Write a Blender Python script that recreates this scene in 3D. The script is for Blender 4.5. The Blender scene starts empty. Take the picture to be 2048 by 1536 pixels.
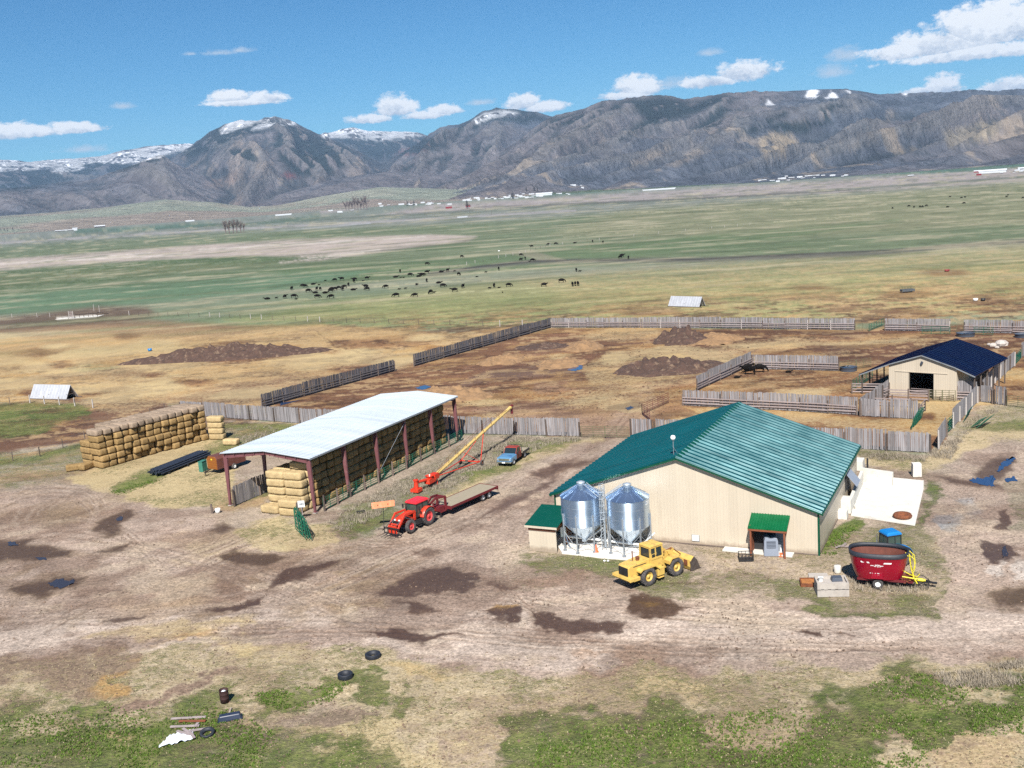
import bpy, math, random
import numpy as np
from mathutils import Vector, Matrix
random.seed(7)
R = math.radians
sc = bpy.context.scene
COL = sc.collection
# ------------------------------------------------------------------ camera
HC, FPX, PITCH, ROLL = 32.0, 2050.0, R(10.506), R(-4.207)
def _cam():
    F = np.array([0, math.cos(PITCH), -math.sin(PITCH)]); Rt = np.array([1., 0, 0]); U = np.cross(Rt, F)
    c, s = math.cos(ROLL), math.sin(ROLL)
    return F, c*Rt+s*U, -s*Rt+c*U
CF, CR, CU = _cam()
def ray(u, v): return CF+CR*(u-1024)/FPX-CU*(v-768)/FPX
def G(u, v, z=0.):
    d = ray(u, v); t = (z-HC)/d[2]
    return Vector((d[0]*t, d[1]*t, z))
def G2(u, v, z=0.):
    p = G(u, v, z); return (p.x, p.y)
def azim(a, b): return math.degrees(math.atan2(b[0]-a[0], b[1]-a[1]))
cam = bpy.data.objects.new('camera', bpy.data.cameras.new('camera')); COL.objects.link(cam)
cam.matrix_world = Matrix(((CR[0], CU[0], -CF[0], 0), (CR[1], CU[1], -CF[1], 0), (CR[2], CU[2], -CF[2], HC), (0, 0, 0, 1)))
cam.data.sensor_width = 36; cam.data.lens = FPX/2048*36; cam.data.clip_start = 1; cam.data.clip_end = 90000
sc.camera = cam
# ------------------------------------------------------------------ materials
def lin(c):
    c = c/255.
    return c/12.92 if c <= .04045 else ((c+.055)/1.055)**2.4
def S(r, g, b, k=.62): return (lin(r)*k, lin(g)*k, lin(b)*k)
class NT:
    def __init__(s, nt): s.nt = nt; s.n = nt.nodes; s.l = nt.links
    def new(s, t, **kw):
        n = s.n.new(t)
        for k, v in kw.items():
            if k[0] == 'i' and k[1:].isdigit(): s.put(n.inputs[int(k[1:])], v)
            elif hasattr(n, k): setattr(n, k, v)
            else: s.put(n.inputs[k.replace('_', ' ')], v)
        return n
    def put(s, inp, v):
        if hasattr(v, 'is_output') or isinstance(v, bpy.types.NodeSocket): s.l.new(v, inp)
        else:
            if isinstance(v, tuple) and len(v) == 3 and inp.type == 'RGBA': v = (*v, 1)
            inp.default_value = v
    def math(s, op, a, b=0., c=0., clamp=False):
        n = s.n.new('ShaderNodeMath'); n.operation = op; n.use_clamp = clamp
        s.put(n.inputs[0], a); s.put(n.inputs[1], b); s.put(n.inputs[2], c); return n.outputs[0]
    def mix(s, f, a, b, mode='MIX'):
        n = s.n.new('ShaderNodeMix'); n.data_type = 'RGBA'; n.blend_type = mode
        s.put(n.inputs[0], f); s.put(n.inputs[6], a); s.put(n.inputs[7], b); return n.outputs[2]
    def noise(s, vec, scale, detail=3, rough=.55, dist=0.):
        n = s.n.new('ShaderNodeTexNoise'); s.l.new(vec, n.inputs['Vector'])
        n.inputs['Scale'].default_value = scale; n.inputs['Detail'].default_value = detail
        n.inputs['Roughness'].default_value = rough; n.inputs['Distortion'].default_value = dist
        return n.outputs['Fac']
    def rng(s, v, a, b, c=0., d=1.):
        n = s.n.new('ShaderNodeMapRange'); n.clamp = True
        for i, q in enumerate((v, a, b, c, d)): s.put(n.inputs[i], q)
        return n.outputs[0]
    def attr(s, name):
        n = s.n.new('ShaderNodeAttribute'); n.attribute_name = name; return n
def pm(name, col, rough=.7, metal=0., var=.18, scale=2., bump=0., bscale=20., col2=None, c2=(.55, .7), c2scale=1., rnd=0., orand=0.,
       ribs=None, stretch=None, spec=.5, coat=0., emit=None, trans=0.):
    """ribs=(axis, period m, depth): pressed metal ribs as bump."""
    m = bpy.data.materials.new(name); m.use_nodes = True; t = NT(m.node_tree); t.n.clear()
    out = t.new('ShaderNodeOutputMaterial'); p = t.new('ShaderNodeBsdfPrincipled')
    t.l.new(p.outputs[0], out.inputs[0])
    tc = t.new('ShaderNodeTexCoord'); vec = tc.outputs['Object']
    v2 = vec
    if stretch:
        mp = t.new('ShaderNodeMapping'); t.l.new(vec, mp.inputs[0]); mp.inputs['Scale'].default_value = stretch; v2 = mp.outputs[0]
    n1 = t.noise(v2, scale, 4)
    k = t.rng(n1, .25, .75, 1-var, 1+var)
    if rnd:
        a = t.attr('rnd'); k = t.math('MULTIPLY', k, t.rng(a.outputs['Fac'], 0, 1, 1-rnd, 1+rnd))
    if orand:
        oi = t.new('ShaderNodeObjectInfo'); k = t.math('MULTIPLY', k, t.rng(oi.outputs['Random'], 0, 1, 1-orand, 1+orand))
    cc = t.mix(1, (*col, 1), k, 'MULTIPLY') if False else None
    mul = t.new('ShaderNodeVectorMath'); mul.operation = 'SCALE'; t.put(mul.inputs[0], tuple(col)); t.put(mul.inputs['Scale'], k)
    cc = mul.outputs[0]
    if col2:
        n2 = t.noise(v2, c2scale, 5, .65)
        cc = t.mix(t.rng(n2, c2[0], c2[1]), cc, (*col2, 1))
    t.put(p.inputs['Base Color'], cc)
    t.put(p.inputs['Roughness'], t.rng(n1, .2, .8, max(rough-.08, .02), min(rough+.08, 1)))
    p.inputs['Metallic'].default_value = metal
    p.inputs['Specular IOR Level'].default_value = spec
    p.inputs['Coat Weight'].default_value = coat
    p.inputs['Coat Roughness'].default_value = .15
    if trans: p.inputs['Transmission Weight'].default_value = trans
    h = None
    if ribs:
        ax, per, dep = ribs
        sx = t.new('ShaderNodeSeparateXYZ'); t.l.new(vec, sx.inputs[0])
        w = t.math('PINGPONG', sx.outputs[ax], per/2)
        w = t.rng(w, per*.08, per*.17, 1, 0)
        b1 = t.new('ShaderNodeBump'); b1.inputs['Distance'].default_value = dep; b1.inputs['Strength'].default_value = 1
        t.l.new(w, b1.inputs['Height']); h = b1.outputs[0]
    if bump:
        b2 = t.new('ShaderNodeBump'); b2.inputs['Distance'].default_value = bump; b2.inputs['Strength'].default_value = .8
        t.l.new(t.noise(v2, bscale, 4, .6), b2.inputs['Height'])
        if h: t.l.new(h, b2.inputs['Normal'])
        h = b2.outputs[0]
    if h: t.l.new(h, p.inputs['Normal'])
    return m
# ------------------------------------------------------------------ meshes
class MB:
    def __init__(s): s.v = []; s.f = []; s.r = []; s.M = Matrix.Identity(4); s.sm = []
    def add(s, vs, fs, rnd=None, smooth=False):
        o = len(s.v); r = random.random() if rnd is None else rnd
        M = s.M
        s.v += [tuple(M @ Vector(q)) for q in vs]
        for q in fs: s.f.append([i+o for i in q]); s.r.append(r); s.sm.append(smooth)
        return s
    def box(s, x0, x1, y0, y1, z0, z1, rnd=None, tx=0., ty=0.):
        """tx,ty: inset of the top"""
        vs = [(x0, y0, z0), (x1, y0, z0), (x1, y1, z0), (x0, y1, z0), (x0+tx, y0+ty, z1), (x1-tx, y0+ty, z1), (x1-tx, y1-ty, z1), (x0+tx, y1-ty, z1)]
        return s.add(vs, [(3, 2, 1, 0), (4, 5, 6, 7), (0, 1, 5, 4), (1, 2, 6, 5), (2, 3, 7, 6), (3, 0, 4, 7)], rnd)
    def beam(s, a, b, w, h, rnd=None, up=(0, 0, 1), w2=None, h2=None):
        a = Vector(a); b = Vector(b); d = (b-a).normalized(); u = Vector(up)
        if abs(d.dot(u)) > .95: u = Vector((0, 1, 0))
        x = d.cross(u).normalized(); y = x.cross(d).normalized()
        w2 = w if w2 is None else w2; h2 = h if h2 is None else h2
        vs = [a-x*w/2-y*h/2, a+x*w/2-y*h/2, a+x*w/2+y*h/2, a-x*w/2+y*h/2, b-x*w2/2-y*h2/2, b+x*w2/2-y*h2/2, b+x*w2/2+y*h2/2, b-x*w2/2+y*h2/2]
        return s.add(vs, [(3, 2, 1, 0), (4, 5, 6, 7), (0, 1, 5, 4), (1, 2, 6, 5), (2, 3, 7, 6), (3, 0, 4, 7)], rnd)
    def cyl(s, a, b, r0, r1=None, n=10, caps=True, rnd=None, smooth=True):
        r1 = r0 if r1 is None else r1
        a = Vector(a); b = Vector(b); d = (b-a).normalized(); u = Vector((0, 0, 1)) if abs(d.z) < .9 else Vector((1, 0, 0))
        x = d.cross(u).normalized(); y = x.cross(d).normalized(); vs = []
        for c, rr in ((a, r0), (b, r1)):
            for i in range(n):
                t = 2*math.pi*i/n; vs.append(c+x*math.cos(t)*rr+y*math.sin(t)*rr)
        rv = random.random() if rnd is None else rnd
        s.add(vs, [(i, i+n, (i+1) % n+n, (i+1) % n) for i in range(n)], rv, smooth)
        if caps: s.add(vs, [tuple(range(n)), tuple(range(2*n-1, n-1, -1))], rv)
        return s
    def path(s, pts, r, n=6, rnd=None):
        for a, b in zip(pts[:-1], pts[1:]): s.cyl(a, b, r, n=n, rnd=rnd)
        return s
    def lathe(s, prof, n=24, c=(0, 0, 0), axis='z', rnd=None, smooth=True, arc=(0, 2*math.pi), sx=1., sy=1.):
        """prof: list (radius, height along axis)"""
        vs = []; closed = arc[1]-arc[0] > 6.28; m = n if closed else n+1
        for (r_, h) in prof:
            for i in range(m):
                t = arc[0]+(arc[1]-arc[0])*i/n; x, y = r_*math.cos(t)*sx, r_*math.sin(t)*sy
                vs.append({'z': (c[0]+x, c[1]+y, c[2]+h), 'x': (c[0]+h, c[1]+x, c[2]+y), 'y': (c[0]+x, c[1]+h, c[2]+y)}[axis])
        fs = []
        for j in range(len(prof)-1):
            for i in range(n):
                a = j*m+i; b = j*m+(i+1) % m; fs.append((a, b, b+m, a+m))
        return s.add(vs, fs, rnd, smooth)
    def prism(s, poly, lo, hi, plane='yz', rnd=None):
        """poly in plane extruded along the missing axis from lo to hi"""
        def P(a, b, h): return {'yz': (h, a, b), 'xz': (a, h, b), 'xy': (a, b, h)}[plane]
        n = len(poly); vs = [P(a, b, lo) for a, b in poly]+[P(a, b, hi) for a, b in poly]
        return s.add(vs, [tuple(range(n)), tuple(range(2*n-1, n-1, -1))]+[(i, (i+1) % n, (i+1) % n+n, i+n) for i in range(n)], rnd)
    def build(s, name, mat, parent=None, world=False, bevel=0., fix=True):
        me = bpy.data.meshes.new(name); vs = s.v
        if world and parent is not None:
            L = parent.location; vs = [(x-L.x, y-L.y, z-L.z) for x, y, z in vs]
        me.from_pydata(vs, [], s.f)
        a = me.attributes.new('rnd', 'FLOAT', 'FACE'); a.data.foreach_set('value', s.r)
        me.polygons.foreach_set('use_smooth', s.sm)
        if fix:
            import bmesh
            bm = bmesh.new(); bm.from_mesh(me); bmesh.ops.recalc_face_normals(bm, faces=bm.faces[:]); bm.to_mesh(me); bm.free()
        o = bpy.data.objects.new(name, me); COL.objects.link(o); me.materials.append(mat)
        if parent is not None: o.parent = parent
        if bevel:
            b = o.modifiers.new('bevel', 'BEVEL'); b.width = bevel; b.segments = 2; b.limit_method = 'ANGLE'
        return o
def thing(name, label, cat, loc=(0, 0, 0), az=0., group=None):
    o = bpy.data.objects.new(name, None); COL.objects.link(o); o.empty_display_size = .3
    o.location = loc; o.rotation_euler = (0, 0, -R(az)); o['label'] = label; o['category'] = cat
    if group: o['group'] = group
    return o
def tag(o, label, cat, group=None):
    o['label'] = label; o['category'] = cat
    if group: o['group'] = group
    return o
def struct(o, kind='structure'): o['kind'] = kind; return o
def children(o): return [c for c in bpy.data.objects if c.parent == o]
def copy_tree(o, loc, az, label, scale=1., par=None):
    c = o.copy(); COL.objects.link(c)
    if par is None:
        c.location = loc; c.rotation_euler = (0, 0, -R(az)); c['label'] = label; c.scale = (scale,)*3
    else: c.parent = par
    for ch in kids.get(o.name) or children(o): copy_tree(ch, None, None, None, par=c)
    return c
kids = {}
# numpy noise
def _h(ix, iy, seed):
    n = (ix.astype(np.int64)*374761393+iy.astype(np.int64)*668265263+seed*982451653) & 0x7fffffff
    n = ((n ^ (n >> 13))*1274126177) & 0x7fffffff
    return ((n ^ (n >> 16)) & 0xffffff)/float(0xffffff)
def vn(x, y, seed=0):
    ix = np.floor(x); iy = np.floor(y); fx = x-ix; fy = y-iy; fx = fx*fx*fx*(fx*(fx*6-15)+10); fy = fy*fy*fy*(fy*(fy*6-15)+10)
    a = _h(ix, iy, seed); b = _h(ix+1, iy, seed); c = _h(ix, iy+1, seed); d = _h(ix+1, iy+1, seed)
    return (a*(1-fx)+b*fx)*(1-fy)+(c*(1-fx)+d*fx)*fy
def fbm(x, y, oct=4, seed=0, gain=.5, ridge=False):
    s = 0.; a = 1.; t = 0.
    for i in range(oct):
        n = vn(x, y, seed+i*17)
        if ridge: n = 1-abs(2*n-1)
        s = s+a*n; t += a; a *= gain; x, y = x*2.03+y*.31+3.1, y*2.03-x*.31+7.7
    return s/t
def sst(x, a, b):
    t = np.clip((x-a)/(b-a), 0, 1); return t*t*(3-2*t)
# ------------------------------------------------------------------ world: sky and clouds
SUN_AZ, SUN_EL = 187., 46.
def dirang(u, v):
    d = ray(u, v); return math.atan2(d[0], d[1]), math.atan2(d[2], math.hypot(d[0], d[1]))
w = bpy.data.worlds.new('World'); sc.world = w; w.use_nodes = True
t = NT(w.node_tree); t.n.clear()
sky = t.new('ShaderNodeTexSky'); sky.sky_type = 'NISHITA'; sky.sun_disc = False
sky.sun_elevation = R(SUN_EL); sky.sun_rotation = R(SUN_AZ); sky.altitude = 1900; sky.air_density = 1.; sky.dust_density = .2; sky.ozone_density = 2.5
hsv = t.new('ShaderNodeHueSaturation'); hsv.inputs['Saturation'].default_value = 1.22; hsv.inputs['Value'].default_value = 1.0
t.l.new(sky.outputs[0], hsv.inputs['Color'])
tc = t.new('ShaderNodeTexCoord'); V = tc.outputs['Generated']
sx = t.new('ShaderNodeSeparateXYZ'); t.l.new(V, sx.inputs[0])
AZ = t.math('ARCTAN2', sx.outputs[0], sx.outputs[1]); EL = t.math('ARCSINE', sx.outputs[2])
cmb = t.new('ShaderNodeCombineXYZ'); t.l.new(AZ, cmb.inputs[0]); t.l.new(t.math('MULTIPLY', EL, 1.5), cmb.inputs[1]); PV = cmb.outputs[0]
nb = t.noise(PV, 26, 6, .6); nf = t.noise(PV, 95, 6, .7)
nx = t.math('SUBTRACT', nb, .5); ny = t.math('SUBTRACT', nf, .5)
def cloud_set(L, nz):
    acc = None; shade = None
    for (u, v, rx, ry) in L:
        a, e = dirang(u, v); rx /= FPX; ry /= FPX
        dx = t.math('MULTIPLY', t.math('SUBTRACT', AZ, a), 1/rx)
        # cloud bases are flat: the lower half falls off three times as fast
        de = t.math('SUBTRACT', EL, t.math('MULTIPLY_ADD', t.math('SUBTRACT', AZ, a), 0., e))
        dy = t.math('MULTIPLY', t.math('MAXIMUM', de, t.math('MULTIPLY', de, -1.7)), 1/ry)
        f = t.math('SUBTRACT', 1, t.math('SQRT', t.math('ADD', t.math('MULTIPLY', dx, dx), t.math('MULTIPLY', dy, dy))))
        sh = t.math('MULTIPLY', de, 1/ry)
        if acc is None: acc, shade = f, sh
        else:
            g = t.math('GREATER_THAN', f, acc)
            shade = t.math('ADD', t.math('MULTIPLY', sh, g), t.math('MULTIPLY', shade, t.math('SUBTRACT', 1, g)))
            acc = t.math('MAXIMUM', acc, f)
    return acc, shade
big = [(1960, 62, 120, 62), (1880, 90, 110, 44), (2040, 50, 130, 60), (1810, 105, 85, 24), (1980, 105, 190, 20), (1885, 180, 52, 34), (1835, 184, 50, 12), (2030, 172, 80, 28),
       (1275, 178, 66, 32), (1250, 192, 70, 14), (1490, 146, 80, 30), (1420, 165, 70, 20), (790, 218, 52, 34), (740, 240, 60, 14), (890, 222, 46, 16), (850, 232, 60, 12),
       (1045, 208, 42, 28), (1090, 216, 60, 16), (465, 196, 52, 17), (530, 198, 52, 17), (490, 206, 90, 11), (-5, 268, 80, 22), (60, 266, 70, 16), (150, 258, 70, 15)]
thin = [(440, 106, 66, 10), (480, 102, 40, 9), (245, 213, 28, 9), (380, 108, 22, 6), (165, 300, 60, 13), (1418, 107, 34, 13), (1688, 112, 42, 24), (1660, 145, 46, 18), (1330, 170, 90, 20), (960, 206, 46, 10)]
f1, s1 = cloud_set(big, nb); f2, s2 = cloud_set(thin, nb)
d1 = t.math('ADD', f1, t.math('ADD', t.math('MULTIPLY', nx, 1.3), t.math('MULTIPLY', ny, 1.2)))
d2 = t.math('ADD', f2, t.math('ADD', t.math('MULTIPLY', nx, 1.2), t.math('MULTIPLY', ny, 1.4)))
m1 = t.rng(d1, .10, .40); m2 = t.rng(d2, .12, .9, 0, .75)
lit = t.rng(t.math('ADD', s1, t.math('ADD', t.math('MULTIPLY', nx, 2.2), t.math('MULTIPLY', ny, 2.0))), -.55, .22)
ccol = t.mix(lit, (.50, .58, .70, 1), (1.02, 1.04, 1.06, 1))
bgS = t.new('ShaderNodeBackground'); skc = t.mix(1., hsv.outputs[0], (.52, .95, 1.08, 1), 'MULTIPLY'); t.l.new(skc, bgS.inputs[0]); bgS.inputs[1].default_value = .049
bgC = t.new('ShaderNodeBackground'); t.l.new(ccol, bgC.inputs[0]); bgC.inputs[1].default_value = .56
bg2 = t.new('ShaderNodeBackground'); bg2.inputs[0].default_value = (.78, .88, 1, 1); bg2.inputs[1].default_value = .45
mA = t.new('ShaderNodeMixShader'); t.l.new(m2, mA.inputs[0]); t.l.new(bgS.outputs[0], mA.inputs[1]); t.l.new(bg2.outputs[0], mA.inputs[2])
mB = t.new('ShaderNodeMixShader'); t.l.new(m1, mB.inputs[0]); t.l.new(mA.outputs[0], mB.inputs[1]); t.l.new(bgC.outputs[0], mB.inputs[2])
wo = t.new('ShaderNodeOutputWorld'); t.l.new(mB.outputs[0], wo.inputs[0])
w.cycles.sampling_method = 'MANUAL'; w.cycles.sample_map_resolution = 512
sl = bpy.data.lights.new('sun', 'SUN'); sl.energy = 4.8; sl.angle = R(.5); sl.color = (1, .955, .89)
so = bpy.data.objects.new('sun', sl); COL.objects.link(so)
sd = Vector((math.sin(R(SUN_AZ))*math.cos(R(SUN_EL)), math.cos(R(SUN_AZ))*math.cos(R(SUN_EL)), math.sin(R(SUN_EL))))
so.rotation_euler = sd.to_track_quat('Z', 'Y').to_euler(); so.location = (0, 0, 200)
sc.view_settings.view_transform = 'Standard'; sc.view_settings.look = 'None'; sc.view_settings.exposure = .88; sc.view_settings.gamma = 1
# ------------------------------------------------------------------ terrain
def project(x, y, z):
    dx, dy, dz = x, y, z-HC
    zc = dx*CF[0]+dy*CF[1]+dz*CF[2]; ok = zc > 1; zs = np.where(ok, zc, 1)
    u = 1024+FPX*(dx*CR[0]+dy*CR[1]+dz*CR[2])/zs; v = 768-FPX*(dx*CU[0]+dy*CU[1]+dz*CU[2])/zs
    return np.where(ok, u, -9e4), np.where(ok, v, 9e4)
def crest(pts):
    A = sorted(dirang(u, v) for u, v in pts); return np.array([a for a, e in A]), np.array([math.tan(e) for a, e in A])
MASS = [
 # crest pixels, crest distance, foot distance, spur amplitude, spur width, skew, seed, back slope
 (crest([(-300, 445), (0, 432), (100, 425), (200, 416), (330, 399), (420, 404), (500, 414), (560, 410), (640, 393), (760, 374), (860, 377), (950, 381), (1040, 385), (1150, 388), (1260, 400)]), 6600, 4700, 14, 420, .4, 3, .02),
 (crest([(-300, 395), (0, 378), (100, 368), (190, 356), (250, 335), (300, 315), (325, 308), (350, 326), (400, 348), (470, 372), (560, 395)]), 9800, 7000, 120, 620, .5, 11, .15),
 (crest([(100, 420), (220, 385), (300, 345), (345, 312), (385, 290), (420, 265), (450, 248), (480, 240), (500, 242), (520, 240), (545, 235), (575, 238), (600, 248), (640, 268), (700, 295), (740, 314), (800, 343), (850, 360), (950, 380)]), 12500, 7400, 250, 800, .12, 23, .3),
 (crest([(-300, 322), (0, 318), (20, 320), (60, 323), (120, 318), (200, 312), (250, 301), (300, 291), (345, 287), (385, 286), (430, 290), (560, 310)]), 17500, 10500, 140, 900, .3, 31, .3),
 (crest([(540, 320), (640, 268), (680, 258), (705, 253), (740, 261), (790, 262), (835, 265), (880, 280), (980, 300)]), 16800, 11500, 130, 700, .2, 41, .3),
 (crest([(650, 380), (760, 330), (835, 285), (880, 252), (920, 246), (945, 235), (965, 222), (990, 217), (1020, 218), (1060, 222), (1110, 236), (1180, 250), (1300, 270)]), 12300, 7600, 230, 760, -.45, 53, .3),
 (crest([(480, 410), (560, 388), (640, 364), (720, 350), (800, 344), (900, 350), (1000, 350), (1100, 350), (1200, 356), (1350, 372)]), 8600, 6300, 45, 520, -.4, 61, .1),
 (crest([(800, 392), (880, 365), (950, 335), (1010, 300), (1060, 266), (1100, 240), (1150, 222), (1200, 208), (1260, 197), (1330, 193), (1370, 200), (1400, 196), (1450, 186), (1500, 184), (1560, 182), (1620, 178), (1680, 176), (1720, 180), (1760, 187), (1850, 184), (1950, 181), (2048, 182), (2350, 186)]), 9200, 4700, 250, 700, -.62, 71, .2),
 (crest([(1150, 375), (1300, 362), (1450, 348), (1600, 335), (1750, 322), (1900, 300), (2048, 290), (2300, 280)]), 6300, 4600, 34, 420, -.6, 83, .08)]
def terrain(x, y):
    d = np.hypot(x, y); th = np.arctan2(x, y)
    z = 46*sst(d, 2600, 7200)*(1-sst(th, R(1), R(16)))
    z = z+sst(d, 2200, 3600)*(fbm(x/900, y/900, 3, 5)-.5)*5
    env = 1-sst(abs(th), R(36), R(46)); far = d > 4300
    m_id = np.full(z.shape, -1); tt = np.zeros(z.shape)
    if far.any():
        zz = z[far]; dd = d[far]; t2 = th[far]; xx = x[far]; yy = y[far]; mi = m_id[far]; tf = tt[far]; ee = env[far]
        for k, ((A, T), Dc, Df, amp, lam, skew, seed, back) in enumerate(MASS):
            hc = HC+Dc*np.interp(t2, A, T, left=T[0], right=T[-1])+(0 if k in (0, 8) else (14 if k == 7 else 24)*(fbm(t2*Dc/260, t2*0+seed, 4, seed, .6)-.5))
            edge = sst(t2, A[0]-R(.2), A[0]+R(1.5)) if k not in (0, 1, 3) else 1
            edge = edge*(1-sst(t2, A[-1]-R(1.5), A[-1]+R(.2)) if k not in (7, 8) else 1)
            t_ = (dd-Df)/(Dc-Df); tc_ = np.clip(t_, 0, 1)
            g = .35*tc_+.65*tc_*tc_*(3-2*tc_) if k not in (0, 8) else tc_**.8
            g = np.minimum(g, tc_*1.0+.0) if k not in (0, 8) else g
            u_ = t2*Dc+skew*(dd-Df)+lam*.5*(fbm(xx/1500, yy/1500, 3, seed+7)-.5)*2
            rd = fbm(u_/lam, dd/3800, 2, seed, .5, True)-.62
            rd2 = fbm(u_/(lam*.33)+9, dd/1300, 3, seed+3, .55, True)-.6
            en = 4*tc_*(1-tc_)*.9+.10*sst(tc_, 0, .3)
            hgt = hc*edge*g+amp*edge*en*(rd*1.9+rd2*.6)+amp*(.13 if k else .1)*edge*sst(tc_, .05, .5)*(fbm(xx/150, yy/150, 4, seed+5, .6, True)-.6)
            cap = HC+dd*(np.interp(t2, A, T, left=T[0], right=T[-1])-.0035); hgt = np.where((t_ < .97) & (hgt > cap) & (edge > .9), cap, hgt) if k in (2, 5, 7) else hgt
            hgt = np.where(t_ > 1, hc*edge-(dd-Dc)*back, hgt)
            hgt = hgt*ee
            hgt = np.where(t_ <= 0, -50, hgt)
            up = hgt > zz; zz = np.where(up, hgt, zz); mi = np.where(up, k, mi); tf = np.where(up, tc_, tf)
        z = z.copy(); z[far] = zz; m_id[far] = mi; tt[far] = tf
    return z, m_id, tt
def ground_hit(u, v):
    """where the line of sight through a pixel first meets the terrain"""
    d = ray(u, v); tt_ = np.concatenate([np.arange(60, 3000, 4.), np.arange(3000, 18000, 12.)]); hd = math.hypot(d[0], d[1]); s_ = tt_/hd
    x = d[0]*s_; y = d[1]*s_; z = HC+d[2]*s_; tz, _, _ = terrain(x, y); i = np.argmax(z < tz)
    return Vector((x[i], y[i], tz[i]))
# polygons / blobs given in photograph pixels, laid on the ground they show
def sdpoly(u, v, P):
    P = np.array(P, float); d = np.full(u.shape, 1e9); ins = np.zeros(u.shape, bool); n = len(P)
    for i in range(n):
        a = P[i]; b = P[(i+1) % n]; e = b-a; wx = u-a[0]; wy = v-a[1]
        tq = np.clip((wx*e[0]+wy*e[1])/(e@e+1e-9), 0, 1); d = np.minimum(d, np.hypot(wx-e[0]*tq, wy-e[1]*tq))
        c = (a[1] > v) != (b[1] > v)
        with np.errstate(divide='ignore', invalid='ignore'): xi = (b[0]-a[0])*(v-a[1])/(b[1]-a[1]+1e-12)+a[0]
        ins ^= c & (u < xi)
    return np.where(ins, d, -d)
def sdline(u, v, P):
    d = np.full(u.shape, 1e9)
    for a, b in zip(P[:-1], P[1:]):
        a = np.array(a, float); b = np.array(b, float); e = b-a
        tq = np.clip(((u-a[0])*e[0]+(v-a[1])*e[1])/(e@e+1e-9), 0, 1); d = np.minimum(d, np.hypot(u-a[0]-e[0]*tq, v-a[1]-e[1]*tq))
    return d
class Paint:
    def __init__(s, x, y, z):
        s.x, s.y = x, y; s.u, s.v = project(x, y, z); s.d = np.hypot(x, y); s.px = FPX/np.maximum(s.d, 30)
        k = 1.1; s.nf = fbm(x/1.6, y/1.6, 4, 303, .6)-.5; s.ng = fbm(x/1.6+30, y/1.6, 4, 313, .6)-.5; s.n1 = fbm(x/7*k, y/7*k, 5, 101, .62)-.5; s.n2 = fbm(x/7*k+50, y/7*k+9, 5, 202, .62)-.5
        s.L1 = fbm(x/60, y/60, 4, 404)-.5; s.L2 = fbm(x/60+9, y/60, 4, 505)-.5
        s.col = np.zeros((len(x), 3)); s.m = np.zeros((len(x), 4)); s.h = np.zeros(len(x))
    def mask(s, shape, P, soft=8., wob=1., far=False):
        """wobble: metres of boundary noise; land use that reaches the frame edge carries on well past it"""
        ext = lambda q: (q[0]+(1500 if q[0] >= 2060 else -1500 if q[0] <= -40 else 0), (q[1]+1500 if q[1] >= 1690 else q[1]+(-110 if q[0] >= 2060 else 110 if q[0] <= -40 else 0)))
        if shape == 'poly': P = [ext(q) for q in P]
        elif shape == 'line': P = ([ext(q) for q in P[0]], P[1])
        if shape == 'line':
            P, wd = P
            xs = [p[0] for p in P]; ys = [p[1] for p in P]; box = (min(xs)-60, max(xs)+60, min(ys)-40, max(ys)+40)
        elif shape == 'ell': box = (P[0]-P[2]*1.8-30, P[0]+P[2]*1.8+30, P[1]-P[3]*1.8-30, P[1]+P[3]*1.8+30)
        else: xs = [p[0] for p in P]; ys = [p[1] for p in P]; box = (min(xs)-60, max(xs)+60, min(ys)-40, max(ys)+40)
        idx = np.nonzero((s.u > box[0]) & (s.u < box[1]) & (s.v > box[2]) & (s.v < box[3]))[0]
        if not len(idx): return idx, np.zeros(0)
        a, b = (s.L1, s.L2) if far else (s.n1, s.n2); wpx = (60*.8 if far else 7*1.15)*wob
        sq = np.minimum(1, 32/np.maximum(s.d[idx], 32)*1.6)
        fw = 0 if far else (.2 if shape == 'line' else 1.3); u = s.u[idx]+(a[idx]*wpx+s.nf[idx]*fw)*s.px[idx]; v = s.v[idx]+(b[idx]*wpx+s.ng[idx]*fw)*s.px[idx]*sq
        if shape == 'ell':
            cx, cy, rx, ry = P[:4]; an = R(P[4] if len(P) > 4 else 0); c_, s_ = math.cos(an), math.sin(an)
            du, dv = u-cx, v-cy; q = np.hypot((du*c_+dv*s_)/rx, (-du*s_+dv*c_)/ry); sd_ = (1-q)*min(rx, ry)
        elif shape == 'line': sd_ = wd-sdline(u, v, P)
        else: sd_ = sdpoly(u, v, P)
        return idx, sst(sd_, -soft, soft)
    def paint(s, shape, P, col=None, a=1., soft=8., wob=1., g=None, st=None, mud=None, wet=None, far=False, tex=0., rut=0.):
        idx, m = s.mask(shape, P, soft, wob, far)
        if not len(idx): return
        m = m*a
        if tex: m = m*np.clip(.5+tex*(s.nf[idx]+s.n1[idx])*2.2, 0, 1)
        if rut: s.h[idx] = np.clip(s.h[idx]-m*rut, -.09, .05)
        if col is not None: s.col[idx] = s.col[idx]*(1-m[:, None])+np.array(col)*m[:, None]
        for c, val in enumerate((g, st, mud, wet)):
            if val is not None: s.m[idx, c] = s.m[idx, c]*(1-m)+val*m
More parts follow.
